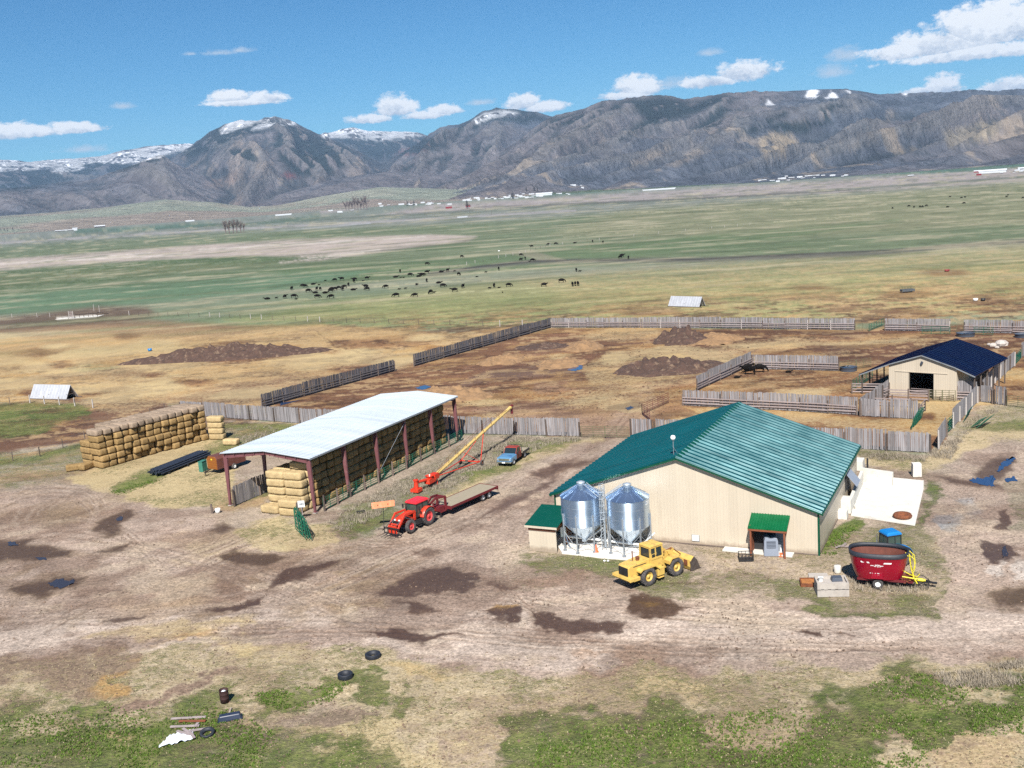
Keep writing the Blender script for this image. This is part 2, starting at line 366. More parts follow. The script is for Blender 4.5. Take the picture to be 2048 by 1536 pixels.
# ------------------------------------------------------------------ ground colours
def C(r, g, b): return S(r, g, b)
DIRT, PALE, MUD, DARK = C(176, 155, 144), C(203, 185, 172), C(118, 96, 84), C(84, 66, 56)
STRAW, GOLD, WEED, PAST = C(214, 194, 146), C(200, 158, 92), C(170, 160, 140), C(150, 152, 106)
BRN, UMB, TAN, GRN, TEAL = C(146, 108, 80), C(104, 72, 54), C(190, 172, 160), C(84, 116, 58), C(100, 140, 100)
def paint_ground(x, y, z):
    p = Paint(x, y, z); d = p.d; B = p.paint
    st1 = fbm(x/260, y/34, 4, 11); st2 = fbm(x/90, y/14, 4, 12); big = fbm(x/420, y/420, 3, 13)
    f = sst(st1*.6+big*.4, .38, .62)[:, None]
    p.col[:] = np.array(C(118, 138, 104))*f+np.array(C(150, 156, 130))*(1-f)
    # ---- far bands
    F = dict(far=True)
    B('poly', [(-50, 455), (1000, 395), (2100, 330), (2100, 372), (1000, 440), (-50, 500)], C(136, 142, 132), .8, 5, .1, **F)
    B('poly', [(640, 420), (1000, 402), (1400, 378), (2100, 345), (2100, 372), (1700, 385), (1200, 405), (900, 425), (640, 440)], C(182, 166, 162), .8, 3, .12, **F)
    B('line', ([(300, 458), (700, 436), (1100, 412), (1500, 392), (2100, 356)], 2.2), C(92, 110, 88), .7, 1.5, .05, **F)
    B('line', ([(0, 486), (400, 462), (800, 441), (1150, 421)], 2), C(175, 168, 168), .8, 1.5, .05, **F)
    B('line', ([(380, 476), (500, 466), (640, 455), (740, 446)], 1.6), C(180, 180, 185), .7, 1.2, .05, **F)
    B('line', ([(950, 415), (1150, 408), (1400, 396), (1700, 380)], 1.6), C(110, 105, 100), .7, 1.2, .05, **F)
    B('poly', [(820, 392), (1130, 384), (1180, 374), (1400, 358), (1560, 350), (1700, 338), (1720, 345), (1600, 356), (1400, 368), (1180, 386), (1000, 397), (820, 400)], C(74, 120, 92), .85, 2, .08, **F)
    B('poly', [(1500, 352), (1750, 334), (1900, 326), (2100, 318), (2100, 335), (1900, 345), (1700, 352)], C(70, 122, 96), .85, 2, .08, **F)
    B('poly', [(440, 405+50), (700, 420), (860, 396), (900, 402), (760, 430), (500, 450)], C(88, 125, 96), .6, 4, .1, **F)
    B('poly', [(1400, 362), (1500, 352), (1620, 352), (1560, 358)], C(165, 140, 135), .7, 2, .05, **F)
    B('poly', [(150, 458), (420, 446), (440, 450), (250, 464), (150, 466)], C(80, 122, 96), .8, 2, .05, **F)
    # green belt
    B('poly', [(-50, 478), (500, 462), (1000, 445), (2100, 375), (2100, 500), (1000, 545), (-50, 640)], C(116, 134, 92), .85, 6, .15, **F)
    B('poly', [(1250, 420), (2100, 362), (2100, 470), (1500, 480), (1100, 470)], C(146, 146, 104), .75, 10, .2, **F)
    for k in range(26):   # pale dry streaks across the right pasture
        u0 = random.uniform(1080, 2000); v0 = 412+random.uniform(-14, 62)-(u0-1500)*.03; L = random.uniform(50, 260); sl = random.uniform(-.09, .0)
        B('line', ([(u0, v0), (u0+L/2, v0+L/2*sl+random.uniform(-2, 2)), (u0+L, v0+L*sl)], random.uniform(.3, 1.6)), C(190, 182, 140), random.uniform(.4, .9), 1.6, .12, tex=1.1, **F)
    for k in range(18):
        u0 = random.uniform(-20, 1500); v0 = 560-u0*.05+random.uniform(-34, 30); L = random.uniform(60, 300)
        B('line', ([(u0, v0), (u0+L, v0-L*.055)], random.uniform(.8, 2.2)), C(70, 104, 52), random.uniform(.4, .8), 2, .04, **F)
    B('poly', [(560, 540), (900, 520), (1350, 475), (1800, 440), (1500, 490), (1000, 540), (600, 572)], C(100, 130, 80), .7, 6, .2, **F)
    B('poly', [(-50, 522), (200, 504), (400, 490), (560, 480), (720, 473), (860, 469), (955, 472), (935, 482), (860, 490), (740, 507), (640, 521), (560, 527), (600, 514), (500, 511), (300, 520), (120, 532), (-50, 546)], C(196, 178, 166), .95, 3, .12, **F)
    for a_, b_, c_ in (((0, 528), (300, 506), 1.6), ((400, 500), (700, 482), 2), ((560, 524), (760, 500), 2.4), ((700, 482), (850, 474), 1.2), ((100, 522), (380, 508), 2)):
        B('line', ([a_, b_], c_), C(222, 208, 196), .8, 2, .04, **F)
    B('line', ([(730, 505), (850, 492), (925, 484), (950, 476)], 1.2), C(110, 100, 92), .6, 2, .02, **F)
    B('poly', [(-50, 548), (200, 530), (420, 517), (640, 511), (700, 515), (400, 540), (200, 565), (-50, 600)], C(72, 104, 44), .85, 6, .2, tex=.9, **F)
    B('poly', [(-50, 552), (250, 535), (620, 520), (500, 535), (250, 552), (-50, 580)], C(140, 138, 92), .55, 5, .2, tex=.8, **F)
    B('poly', [(-50, 598), (300, 568), (560, 548), (760, 540), (620, 575), (400, 598), (150, 620), (-50, 632)], TEAL, .85, 7, .2, **F)
    B('poly', [(450, 640), (700, 600), (1000, 560), (1500, 525), (2100, 500), (2100, 660), (1100, 660)], C(158, 158, 108), .9, 9, .2, **F)
    B('poly', [(1050, 560), (1300, 535), (1700, 512), (2100, 498), (2100, 650), (1700, 640), (1250, 640), (1150, 600)], C(196, 172, 124), .7, 14, .35, tex=.8, **F)
    B('poly', [(1500, 600), (1800, 560), (2100, 530), (2100, 640), (1750, 640)], C(204, 172, 128), .7, 14, .3, tex=.8, **F)
    for k in range(46):
        u0 = random.uniform(560, 2000); v0 = random.uniform(530, 636); L = random.uniform(40, 240)
        c = random.choice([C(134, 146, 96), C(126, 142, 92), C(206, 196, 142), C(190, 180, 134), C(150, 150, 100)])
        B('line', ([(u0, v0), (u0+L, v0-L*random.uniform(.0, .05))], random.uniform(1, 5)), c, random.uniform(.35, .75), 4, .2, tex=1., **F)
    for (u0, v0, u1, v1) in ((560, 600, 900, 588), (600, 580, 800, 572), (700, 575, 1000, 560), (850, 590, 1150, 572), (1060, 585, 1250, 575), (920, 545, 1100, 535), (720, 552, 900, 545), (780, 590, 1000, 582), (610, 570, 760, 562)):
        B('line', ([(u0, v0), ((u0+u1)/2, (v0+v1)/2-2), (u1, v1)], 1.1), C(200, 198, 148), .8, 1.6, .06, tex=.8, **F)
    B('line', ([(860, 549), (960, 535), (1060, 523), (1200, 521), (1400, 519), (1600, 512), (1780, 505), (1900, 492), (2100, 488)], 4.5), C(104, 98, 94), .75, 3.5, .04, **F)
    B('line', ([(860, 548), (960, 533), (1060, 522), (1400, 518), (1780, 500), (2100, 487)], 1.4), C(66, 62, 62), .8, 1.4, .03, **F)
    B('poly', [(1010, 505), (1080, 520), (1130, 520), (1060, 500)], C(170, 158, 130), .6, 3, .05, **F)
    B('poly', [(340, 655), (640, 590), (1100, 590), (1130, 640), (700, 660)], C(136, 150, 98), .5, 8, .2, tex=.8, **F)
    B('poly', [(-50, 640), (60, 628), (200, 612), (300, 614), (330, 628), (240, 650), (-50, 668)], C(112, 82, 66), .85, 7, .15, mud=.3, **F)
    B('line', ([(115, 637), (190, 632)], 3), C(226, 218, 205), .9, 1.5, .02)
    for (cx, cy, rx) in ((1290, 622, 70), (1815, 588, 60), (1960, 603, 60), (1620, 575, 40), (1890, 545, 50), (1780, 640, 50), (1820, 625, 60)):
        B('ell', (cx, cy, rx, rx*.13), C(142, 108, 76), .75, 3, .2)
    # ---- straw strewn lot left of the corral
    B('poly', [(-60, 672), (200, 650), (450, 655), (640, 648), (900, 668), (1080, 652), (830, 735), (800, 740), (520, 815), (360, 805), (250, 830), (0, 800), (-60, 800)], C(196, 160, 112), .95, 6, .4, st=.5)
    B('poly', [(-60, 665), (300, 640), (560, 655), (440, 672), (150, 668), (-60, 690)], C(150, 120, 92), .8, 6, .4)
    for k in range(90):
        u0 = random.uniform(-40, 900); v0 = random.uniform(672, 800); rx = random.uniform(20, 90)
        if u0 > 500 and v0 > 740: continue
        c, st = random.choice([(C(146, 108, 78), 0), (C(120, 88, 66), 0), (C(212, 180, 124), .8), (C(216, 190, 138), .9), (C(196, 150, 84), .6)])
        B('ell', (u0, v0, rx, rx*.12+2, random.uniform(-8, 2)), c, random.uniform(.45, .9), 4, .5, st=st)
    B('poly', [(140, 738), (180, 724), (240, 728), (250, 745), (190, 752)], C(140, 142, 104), .7, 8, .4)
    B('line', ([(560, 765), (700, 745), (800, 738)], 14), C(140, 104, 82), .8, 10, .4)
    B('poly', [(300, 800), (450, 770), (640, 745), (800, 742), (700, 770), (520, 812)], C(142, 106, 84), .9, 8, .4, mud=.25)
    B('poly', [(-60, 800), (100, 800), (250, 800), (330, 800), (360, 830), (250, 860), (180, 890), (0, 940), (-60, 940)], C(132, 100, 80), .95, 6, .4, mud=.25)
    B('poly', [(-60, 808), (60, 803), (150, 806), (186, 815), (180, 832), (60, 870), (-60, 892)], C(94, 116, 62), .95, 6, .5, g=.62)
    B('line', ([(-60, 900), (60, 880), (200, 850), (360, 815)], 5), C(120, 92, 76), .5, 4, .2)
    B('line', ([(700, 690), (760, 680), (800, 690), (780, 705), (740, 712)], 1.4), C(112, 80, 56), .7, 1.4, .3)
    B('line', ([(630, 660), (670, 690), (720, 705)], 1.2), C(112, 80, 56), .7, 1.4, .3)
    # ---- the corral
    B('poly', [(1105, 655), (1710, 660), (2060, 665), (2100, 700), (2100, 820), (2000, 806), (1965, 800), (1900, 870), (1860, 903), (1260, 872), (1160, 872), (900, 862), (600, 842), (524, 815), (790, 742), (828, 733)], C(134, 98, 73), 1, 3, .1, mud=.2, st=.2, g=0)
    for k in range(130):
        u0 = random.uniform(560, 2000); v0 = random.uniform(665, 860)
        if v0 < 655+(1100-u0)*.42: continue
        rx = random.uniform(18, 110)
        c, st, md = random.choice([(C(190, 142, 80), .7, 0), (C(176, 128, 76), .5, .0), (C(206, 168, 108), .8, 0), (C(120, 84, 62), 0, .5), (C(106, 74, 56), 0, .6), (C(166, 128, 104), .1, .0), (C(166, 134, 114), 0, 0)])
        B('ell', (u0, v0, rx, rx*.13+2, random.uniform(-10, 4)), c, random.uniform(.4, .85), 5, .6, st=st, mud=md)
    B('poly', [(960, 745), (1100, 720), (1200, 722), (1180, 750), (1000, 760), (900, 775)], C(128, 104, 92), .8, 6, .5, mud=.5)
    B('poly', [(900, 690), (1100, 665), (1300, 668), (1250, 690), (1000, 712), (880, 735)], C(132, 98, 76), .7, 6, .5, mud=.3)
    B('poly', [(1330, 690), (1800, 668), (1700, 690), (1500, 705), (1400, 720)], C(156, 122, 104), .7, 6, .4)
    B('poly', [(1430, 690), (1800, 676), (1900, 680), (1700, 690), (1500, 698)], C(202, 160, 98), .8, 5, .4, st=.8)
    B('poly', [(1250, 700), (1330, 718), (1430, 748), (1300, 760), (1180, 770), (1160, 745), (1190, 715)], C(186, 148, 98), .8, 6, .4, st=.6)
    B('line', ([(1080, 775), (1200, 768), (1300, 770), (1500, 745), (1700, 700)], 9), C(170, 136, 112), .8, 7, .3)
    for o in (0, 5): B('line', ([(1100, 764+o), (1220, 768+o), (1330, 764+o), (1450, 742+o*.8)], .8), C(124, 94, 76), .5, 1.5, .3, tex=.8)
    B('poly', [(1080, 800), (1200, 790), (1330, 800), (1310, 830), (1240, 870), (1160, 868), (1000, 850), (940, 820)], C(178, 148, 124), .85, 8, .5)
    B('line', ([(1290, 790), (1250, 830), (1215, 870), (1190, 900)], 15), C(186, 160, 140), .8, 8, .3)
    for o in (-7, 7): B('line', ([(1300+o, 785), (1256+o, 830), (1222+o, 870), (1190+o*2, 905)], 1.6), C(128, 100, 84), .6, 1.5, .1)
    B('ell', (1250, 812, 34, 8, -12), C(88, 64, 52), .9, 4, .4, mud=.9)
    B('ell', (1090, 806, 60, 9, -8), C(120, 92, 74), .7, 5, .4, mud=.5)
    B('ell', (1470, 663, 190, 4), C(110, 78, 58), .8, 3, .2, mud=.5)
    B('ell', (1690, 693, 60, 5, -3), C(84, 56, 44), .9, 3, .4, mud=.9)
    B('ell', (1650, 666, 90, 5), C(96, 66, 50), .8, 3, .3, mud=.8)
    B('ell', (1230, 715, 26, 12), C(206, 176, 124), .9, 4, .4, st=.9)
    B('poly', [(1400, 780), (1500, 732), (1680, 742), (1720, 745), (1700, 790), (1600, 788)], C(146, 108, 76), .9, 4, .3, mud=.2, st=.35)
    B('ell', (1610, 782, 50, 7), C(212, 178, 132), .8, 4, .4, st=.8)
    B('poly', [(1366, 812), (1700, 832), (1860, 842), (1900, 810), (1940, 812), (1880, 866), (1840, 870), (1500, 842), (1380, 830)], C(186, 142, 82), .9, 4, .4, st=.6)
    B('poly', [(1480, 825), (1700, 842), (1850, 858), (1860, 872), (1640, 860), (1480, 845)], C(150, 110, 82), .8, 5, .4, mud=.2)
    B('poly', [(1990, 770), (2100, 690), (2100, 812), (2010, 800)], C(130, 88, 60), .95, 4, .2, mud=.3, st=.3)
    B('ell', (2030, 748, 40, 12), C(184, 134, 64), .9, 5, .3, st=.7)
    # ---- yard
    yard = [(-60, 945), (160, 885), (330, 830), (470, 838), (600, 848), (900, 868), (1160, 874), (1260, 875), (1860, 908), (1950, 810), (2010, 806), (2100, 815), (2100, 1700), (-100, 1700)]
    B('poly', yard, C(186, 170, 154), 1, 3, .1, g=.18, st=.25, mud=0)
    # upper left weeds/straw
    B('poly', [(-60, 940), (160, 888), (200, 900), (180, 945), (120, 965), (-60, 985)], C(176, 166, 146), .9, 6, .5, g=.42, st=.4)
    B('line', ([(-60, 938), (60, 918), (165, 892)], 7), C(120, 132, 92), .8, 5, .4, g=.7)
    B('poly', [(200, 935), (420, 872), (470, 885), (480, 940), (450, 1010), (330, 1020), (200, 985), (140, 960)], C(206, 188, 146), .95, 6, .5, st=.72, g=.25)
    B('poly', [(215, 985), (240, 966), (300, 950), (330, 955), (290, 972), (240, 990)], C(86, 116, 52), .9, 6, .4, g=.85)
    B('line', ([(270, 955), (330, 930), (420, 900), (480, 882)], 7), C(120, 138, 84), .8, 6, .5, g=.7)
    B('poly', [(420, 846), (640, 850), (560, 880), (500, 890), (430, 870)], C(158, 156, 124), .9, 6, .5, g=.5)
    B('poly', [(450, 850), (600, 850), (540, 872)], C(140, 150, 100), .7, 6, .5, g=.65)
    # shed surroundings: weeds
    B('poly', [(640, 1050), (760, 985), (900, 905), (960, 878), (1160, 876), (1210, 880), (1180, 892), (1060, 905), (1000, 940), (900, 990), (760, 1060), (660, 1085), (600, 1090)], C(164, 156, 142), .95, 7, .5, g=.36, st=.4)
    B('poly', [(1030, 880), (1160, 878), (1110, 900), (1060, 905)], C(128, 146, 92), .9, 6, .4, g=.72)
    B('poly', [(930, 950), (1000, 930), (1060, 915), (1010, 945), (950, 962)], C(130, 148, 88), .9, 6, .4, g=.72)
    B('poly', [(660, 1040), (740, 1010), (800, 1030), (740, 1065), (680, 1085)], C(140, 148, 110), .9, 8, .5, g=.58)
    B('poly', [(440, 1060), (560, 1035), (650, 1045), (660, 1090), (620, 1110), (560, 1105), (470, 1085)], C(212, 198, 156), .9, 8, .6, st=.75, g=.3)
    B('line', ([(880, 1000), (960, 960), (1080, 905), (1200, 876)], 8), C(198, 182, 140), .8, 7, .4, st=.7)
    B('poly', [(420, 1015), (480, 965), (540, 965), (530, 1010), (440, 1030)], C(180, 150, 112), .8, 7, .4, st=.5)
    B('poly', [(445, 1010), (500, 975), (535, 970), (535, 985), (470, 1012)], C(110, 120, 66), .8, 4, .3, g=.7)
    # main dirt
    B('poly', [(880, 1010), (1000, 970), (1110, 905), (1180, 880), (1290, 870), (1230, 920), (1110, 980), (1070, 1060), (1010, 1120), (1000, 1180), (1400, 1190), (1900, 1210), (2100, 1230), (2100, 1325), (1700, 1325), (1200, 1318), (700, 1300), (-60, 1330), (-60, 1010), (100, 975), (250, 1000), (400, 1030), (560, 1110), (740, 1085), (860, 1060)], C(190, 170, 156), .97, 9, .6, g=.0, st=.08)
    B('poly', [(-60, 1235), (300, 1235), (700, 1215), (1000, 1205), (1100, 1240), (2100, 1255), (2100, 1318), (1200, 1312), (700, 1290), (-60, 1305)], C(212, 195, 182), .9, 9, .5)
    B('poly', [(1050, 1130), (1250, 1175), (1400, 1195), (1300, 1215), (1100, 1200)], C(198, 178, 162), .8, 9, .5)
    # streaks and ruts following the traffic
    rr = random.Random(3)
    for k in range(170):
        if rr.random() < .5:
            u0 = rr.uniform(-40, 1900); v0 = rr.uniform(1160, 1312); L = rr.uniform(80, 420)
            pts = [(u0, v0), (u0+L/2, v0+rr.uniform(-3, 5)), (u0+L, v0+rr.uniform(-5, 8))]
        else:
            s_ = rr.uniform(-60, 70); q = rr.uniform(0, .6)
            base = [(600, 1190), (760, 1120), (900, 1050), (1020, 985), (1130, 920), (1220, 870)]
            pts = [(a+s_*.6+rr.uniform(-4, 4), b+s_*.35) for a, b in base]; i0 = rr.randint(0, 3); pts = pts[i0:i0+3]
        c = rr.choice([C(150, 128, 114), C(140, 118, 106), C(206, 188, 174), C(196, 178, 160), C(162, 140, 124)])
        B('line', (pts, rr.uniform(.5, 5)), c, rr.uniform(.4, .8), 2.2, .1, tex=.5, rut=.05 if c[0] < C(180, 0, 0)[0] else -.03)
    for k in range(60):
        u0 = rr.uniform(-20, 760); v0 = rr.uniform(1000, 1240)
        if v0 < 985+u0*.12: continue
        rx = rr.uniform(20, 110)
        c = rr.choice([C(150, 126, 108), C(138, 114, 98), C(200, 178, 136), C(194, 170, 140), C(150, 128, 104)])
        B('ell', (u0, v0, rx, rx*.16+3, rr.uniform(-25, -5)), c, rr.uniform(.35, .75), 7, .8)
    # wheel tracks in pairs, following the traffic
    TR = [[(-60, 1262), (300, 1250), (700, 1236), (1100, 1270), (1500, 1290), (2100, 1292)], [(-60, 1285), (400, 1268), (800, 1262), (1200, 1292), (1700, 1300), (2100, 1305)], [(-60, 1240), (300, 1232), (620, 1205), (900, 1195), (1150, 1215), (1500, 1250), (2100, 1262)],
          [(560, 1225), (700, 1165), (850, 1095), (1000, 1010), (1120, 930), (1215, 880)], [(640, 1240), (800, 1160), (940, 1080), (1060, 990), (1150, 925), (1230, 878)], [(480, 1200), (660, 1120), (800, 1075), (940, 1030), (1060, 960), (1190, 885)], [(1100, 1250), (1020, 1190), (1000, 1130), (1050, 1050), (1110, 960), (1200, 890)],
          [(-60, 1090), (100, 1060), (250, 1075), (400, 1110), (600, 1160), (760, 1215), (1000, 1250)], [(-40, 1150), (150, 1110), (330, 1120), (520, 1180), (700, 1250)], [(100, 1250), (300, 1150), (450, 1090), (560, 1040)], [(200, 1230), (380, 1140), (500, 1090), (640, 1060), (760, 1075), (880, 1060), (1000, 1000)], [(1050, 1130), (1180, 1190), (1350, 1220), (1600, 1240), (1850, 1215), (1930, 1100), (1960, 980), (2010, 900)],
          [(1100, 1170), (1240, 1178), (1400, 1200), (1650, 1225), (1900, 1230)], [(1890, 1240), (1915, 1120), (1930, 1020), (1960, 940), (2020, 895), (2060, 880)], [(0, 1010), (60, 985), (150, 985), (190, 1020), (150, 1060), (60, 1060)], [(20, 1000), (90, 975), (180, 985), (215, 1020)], [(300, 1200), (330, 1160), (300, 1100), (240, 1060), (150, 1040), (40, 1060)]]
    for i, P_ in enumerate(TR):
        for rep in range(2):
            o1, o2 = rr.uniform(-14, 14), rr.uniform(-10, 10); Q = [(a+o1+rr.uniform(-5, 5), b+o2+rr.uniform(-3, 3)) for a, b in P_]; Qs = []
            for a in range(len(Q)-1):   # Catmull-Rom smoothing
                p0, p1, p2, p3 = Q[max(a-1, 0)], Q[a], Q[a+1], Q[min(a+2, len(Q)-1)]
                for t_ in (0, .2, .4, .6, .8): Qs.append(tuple(.5*((2*p1[j])+(-p0[j]+p2[j])*t_+(2*p0[j]-5*p1[j]+4*p2[j]-p3[j])*t_**2+(-p0[j]+3*p1[j]-3*p2[j]+p3[j])*t_**3) for j in (0, 1)))
            dx, dy = Q[-1][0]-Q[0][0], Q[-1][1]-Q[0][1]; L_ = math.hypot(dx, dy)+1; px_ = (-dy/L_, dx/L_); sp_ = 20*abs(px_[0])+8*abs(px_[1]); i0 = rr.randint(0, len(Qs)//3); i1 = rr.randint(len(Qs)*2//3, len(Qs)); w0 = rr.uniform(.8, 1.8)
            for s_ in (-.5, .5):
                q_ = [(a+px_[0]*sp_*s_, b+px_[1]*sp_*s_) for a, b in Qs[i0:i1]]
                B('line', (q_, w0*1.3+2.6), C(214, 196, 180), .5, 1.8, .05, tex=.5); B('line', (q_, w0*1.3), C(130, 106, 90), rr.uniform(.5, .9), 1.2, .05, tex=.45, rut=.08)
    # mud
    def mudp(P, c=(112, 88, 78), a=.95, soft=4, wob=.22, **k): B('poly', P, C(*[int(q_*.55+w_*.45) for q_, w_ in zip(c, (182, 160, 140))]), .75, 15, wob*2, **k); B('poly', P, C(*[int(q_*.78) for q_ in c]), a, soft, wob, mud=.95, wet=.55, g=0, st=0, **k)
    mudp([(745, 1190), (800, 1160), (850, 1136), (900, 1130), (915, 1142), (960, 1148), (960, 1172), (930, 1180), (880, 1192), (800, 1196)], (124, 102, 92))
    mudp([(530, 1172), (580, 1140), (650, 1124), (682, 1125), (650, 1142), (600, 1160), (560, 1172)])
    mudp([(408, 1220), (470, 1204), (530, 1190), (520, 1206), (470, 1222)], (120, 96, 84))
    mudp([(740, 1258), (800, 1250), (860, 1262), (930, 1268), (860, 1276), (760, 1274)])
    mudp([(780, 1204), (840, 1208), (890, 1218), (820, 1218)], (128, 102, 88))
    mudp([(950, 1216), (1020, 1212), (1050, 1226), (1040, 1240), (1000, 1236)])
    mudp([(1070, 1228), (1110, 1234), (1260, 1248), (1250, 1258), (1200, 1268), (1140, 1262), (1080, 1246)])
    mudp([(1248, 1208), (1262, 1190), (1310, 1184), (1350, 1194), (1388, 1216), (1350, 1232), (1300, 1236), (1250, 1226)], (120, 96, 80))
    mudp([(1600, 1266), (1650, 1262), (1660, 1274), (1610, 1276)]); mudp([(1680, 1266), (1736, 1266), (1720, 1274)], a=.7)
    mudp([(1800, 1322), (1850, 1320), (1840, 1330)], a=.7)
    mudp([(968, 1170), (1000, 1164), (1034, 1166), (1010, 1178)], (140, 112, 98), .8)
    B('ell', (1300, 1205, 26, 6), C(150, 118, 66), .7, 4, .4); B('ell', (1010, 1218, 40, 6, 8), C(190, 150, 86), .7, 3, .4)
    for P in ([(-60, 1092), (20, 1078), (75, 1074), (60, 1090), (140, 1096), (130, 1110), (60, 1120), (20, 1116), (-60, 1140)], [(30, 1180), (90, 1158), (150, 1150), (172, 1154), (150, 1172), (80, 1190)], [(190, 1066), (215, 1040), (260, 1020), (275, 1030), (250, 1052), (215, 1068)],
              [(185, 1105), (220, 1092), (275, 1084), (250, 1100), (205, 1112)], [(450, 1112), (480, 1098), (530, 1106), (555, 1124), (520, 1134), (470, 1128)], [(410, 1060), (440, 1048), (460, 1050), (430, 1062)]):
        mudp(P, (116, 94, 74), .9, 7, .4)
    mudp([(208, 1240), (240, 1232), (300, 1226), (270, 1238), (225, 1246)], (128, 106, 90), .8)
    for k in range(10):
        B('line', ([(20+k*14, 1050-k*6), (60+k*12, 1008-k*3), (110+k*12, 990-k*2), (190+k*10, 985)], 2), C(144, 124, 110) if k % 2 else C(198, 180, 164), .5, 2.5, .4)
    mudp([(960, 1030), (1010, 1000), (1080, 968), (1110, 940), (1090, 975), (1010, 1022)], (134, 108, 100), .8, 8)
    mudp([(1060, 945), (1110, 925), (1150, 915), (1120, 940), (1080, 955)], (124, 96, 84), .7, 6)
    mudp([(1090, 925), (1130, 924), (1180, 918), (1200, 912), (1165, 932), (1110, 938)], (116, 88, 72), .7, 6)
    mudp([(820, 1106), (870, 1100), (860, 1112)], (138, 112, 98), .6)
    # straw/orange litter and dry lawn in front
    B('poly', [(-60, 1330), (200, 1305), (700, 1300), (1200, 1320), (1700, 1328), (2100, 1330), (2100, 1700), (-100, 1700)], C(200, 184, 156), .95, 8, .6, g=.30, st=.5)
    B('poly', [(-60, 1290), (80, 1300), (250, 1310), (280, 1345), (150, 1370), (-60, 1400)], C(128, 106, 92), .8, 12, 1., g=.1, st=.3)
    B('poly', [(160, 1270), (500, 1245), (560, 1260), (480, 1290), (300, 1300), (180, 1290)], C(190, 168, 130), .7, 12, 1., st=.6)
    B('ell', (500, 1298, 42, 12), C(226, 208, 146), .85, 7, .6, st=.9); B('ell', (420, 1288, 50, 12), C(200, 158, 92), .7, 8, .8, st=.6)
    B('ell', (220, 1350, 50, 14, -10), C(198, 158, 92), .6, 8, .8); B('ell', (820, 1335, 60, 16), C(206, 172, 116), .7, 9, .8, st=.8)
    B('ell', (1250, 1310, 120, 14), C(190, 158, 132), .6, 9, .8); B('ell', (1360, 1365, 90, 22), C(212, 192, 148), .7, 10, .8, st=.8)
    B('poly', [(200, 1410), (420, 1340), (480, 1330), (400, 1370), (260, 1412)], C(146, 122, 108), .85, 6, .6, g=0, st=.1)
    B('poly', [(-60, 1440), (60, 1432), (180, 1400), (300, 1420), (420, 1400), (480, 1430), (560, 1470), (640, 1500), (700, 1560), (-60, 1700)], C(104, 120, 66), .8, 26, 1.6, g=.66, st=.3)
    B('poly', [(130, 1395), (200, 1375), (210, 1390), (160, 1412)], C(96, 118, 58), .7, 8, .8, g=.75)
    B('poly', [(370, 1385), (430, 1370), (490, 1362), (480, 1390), (420, 1410), (380, 1402)], C(110, 124, 74), .7, 10, .8, g=.68)
    B('ell', (235, 1465, 30, 12), C(200, 176, 126), .8, 7, .6, st=.7, g=.2)
    B('poly', [(480, 1390), (560, 1405), (700, 1365), (720, 1380), (660, 1405), (560, 1420)], C(108, 126, 62), .8, 9, 1., g=.72)
    B('poly', [(700, 1400), (760, 1380), (800, 1400), (770, 1460), (720, 1470)], C(130, 134, 84), .7, 10, 1., g=.62)
    B('poly', [(560, 1440), (640, 1430), (700, 1455), (680, 1490), (600, 1490)], C(158, 136, 122), .8, 10, .8, g=.1, st=.2)
    B('poly', [(880, 1460), (960, 1455), (1030, 1480), (1050, 1510), (960, 1520)], C(158, 138, 124), .75, 10, .8, g=.1)
    B('poly', [(540, 1500), (700, 1470), (900, 1480), (1000, 1520), (900, 1536), (700, 1530)], C(206, 190, 150), .7, 12, 1., st=.7, g=.25)
    B('poly', [(620, 1520), (760, 1505), (960, 1540), (960, 1700), (560, 1700)], C(110, 124, 70), .7, 12, 1., g=.6)
    B('poly', [(1080, 1470), (1180, 1440), (1320, 1420), (1440, 1430), (1600, 1430), (1660, 1400), (1720, 1365), (1800, 1345), (1900, 1355), (2100, 1360), (2100, 1480), (2000, 1450), (1900, 1440), (1870, 1470), (1880, 1530), (1900, 1700), (1060, 1700), (1050, 1520)], C(110, 124, 66), .85, 26, 1.6, g=.66, st=.28)
    B('ell', (1360, 1500, 60, 22), C(66, 100, 44), .7, 10, .8, g=.9); B('ell', (1850, 1400, 70, 26), C(86, 112, 46), .7, 10, .8, g=.85)
    B('ell', (1270, 1480, 22, 9), C(160, 138, 122), .8, 4, .5, g=0); B('poly', [(1860, 1460), (1920, 1450), (2000, 1470), (2040, 1500), (2000, 1560), (1900, 1530), (1870, 1490)], C(196, 172, 140), .9, 8, .6, g=.1, st=.5)
    B('ell', (1900, 1475, 40, 14), C(152, 130, 116), .7, 6, .6, g=.05)
    B('poly', [(1850, 1345), (1960, 1330), (2100, 1315), (2100, 1375), (1980, 1375), (1900, 1370)], C(180, 170, 148), .85, 10, .8, g=.3, st=.6)
    # lawn between silos and road, around mixer
    B('poly', [(1040, 1095), (1120, 1100), (1260, 1115), (1420, 1160), (1440, 1175), (1340, 1180), (1240, 1172), (1100, 1140), (1030, 1110)], C(156, 148, 122), .9, 8, .7, g=.48, st=.45)
    B('ell', (1120, 1160, 90, 16, 6), C(176, 146, 126), .7, 9, .8)
    B('poly', [(1390, 1085), (1640, 1115), (1700, 1060), (1830, 1050), (1890, 1080), (1885, 1210), (1860, 1226), (1700, 1212), (1560, 1205), (1430, 1180), (1400, 1130)], C(184, 168, 146), .9, 8, .7, g=.34, st=.4)
    B('poly', [(1500, 1155), (1600, 1150), (1640, 1195), (1760, 1200), (1880, 1190), (1870, 1222), (1720, 1215), (1540, 1200)], C(148, 144, 112), .8, 9, .8, g=.56)
    B('poly', [(1640, 1112), (1665, 1060), (1690, 1040), (1720, 1046), (1700, 1075), (1670, 1110)], C(104, 132, 60), .85, 6, .5, g=.8)
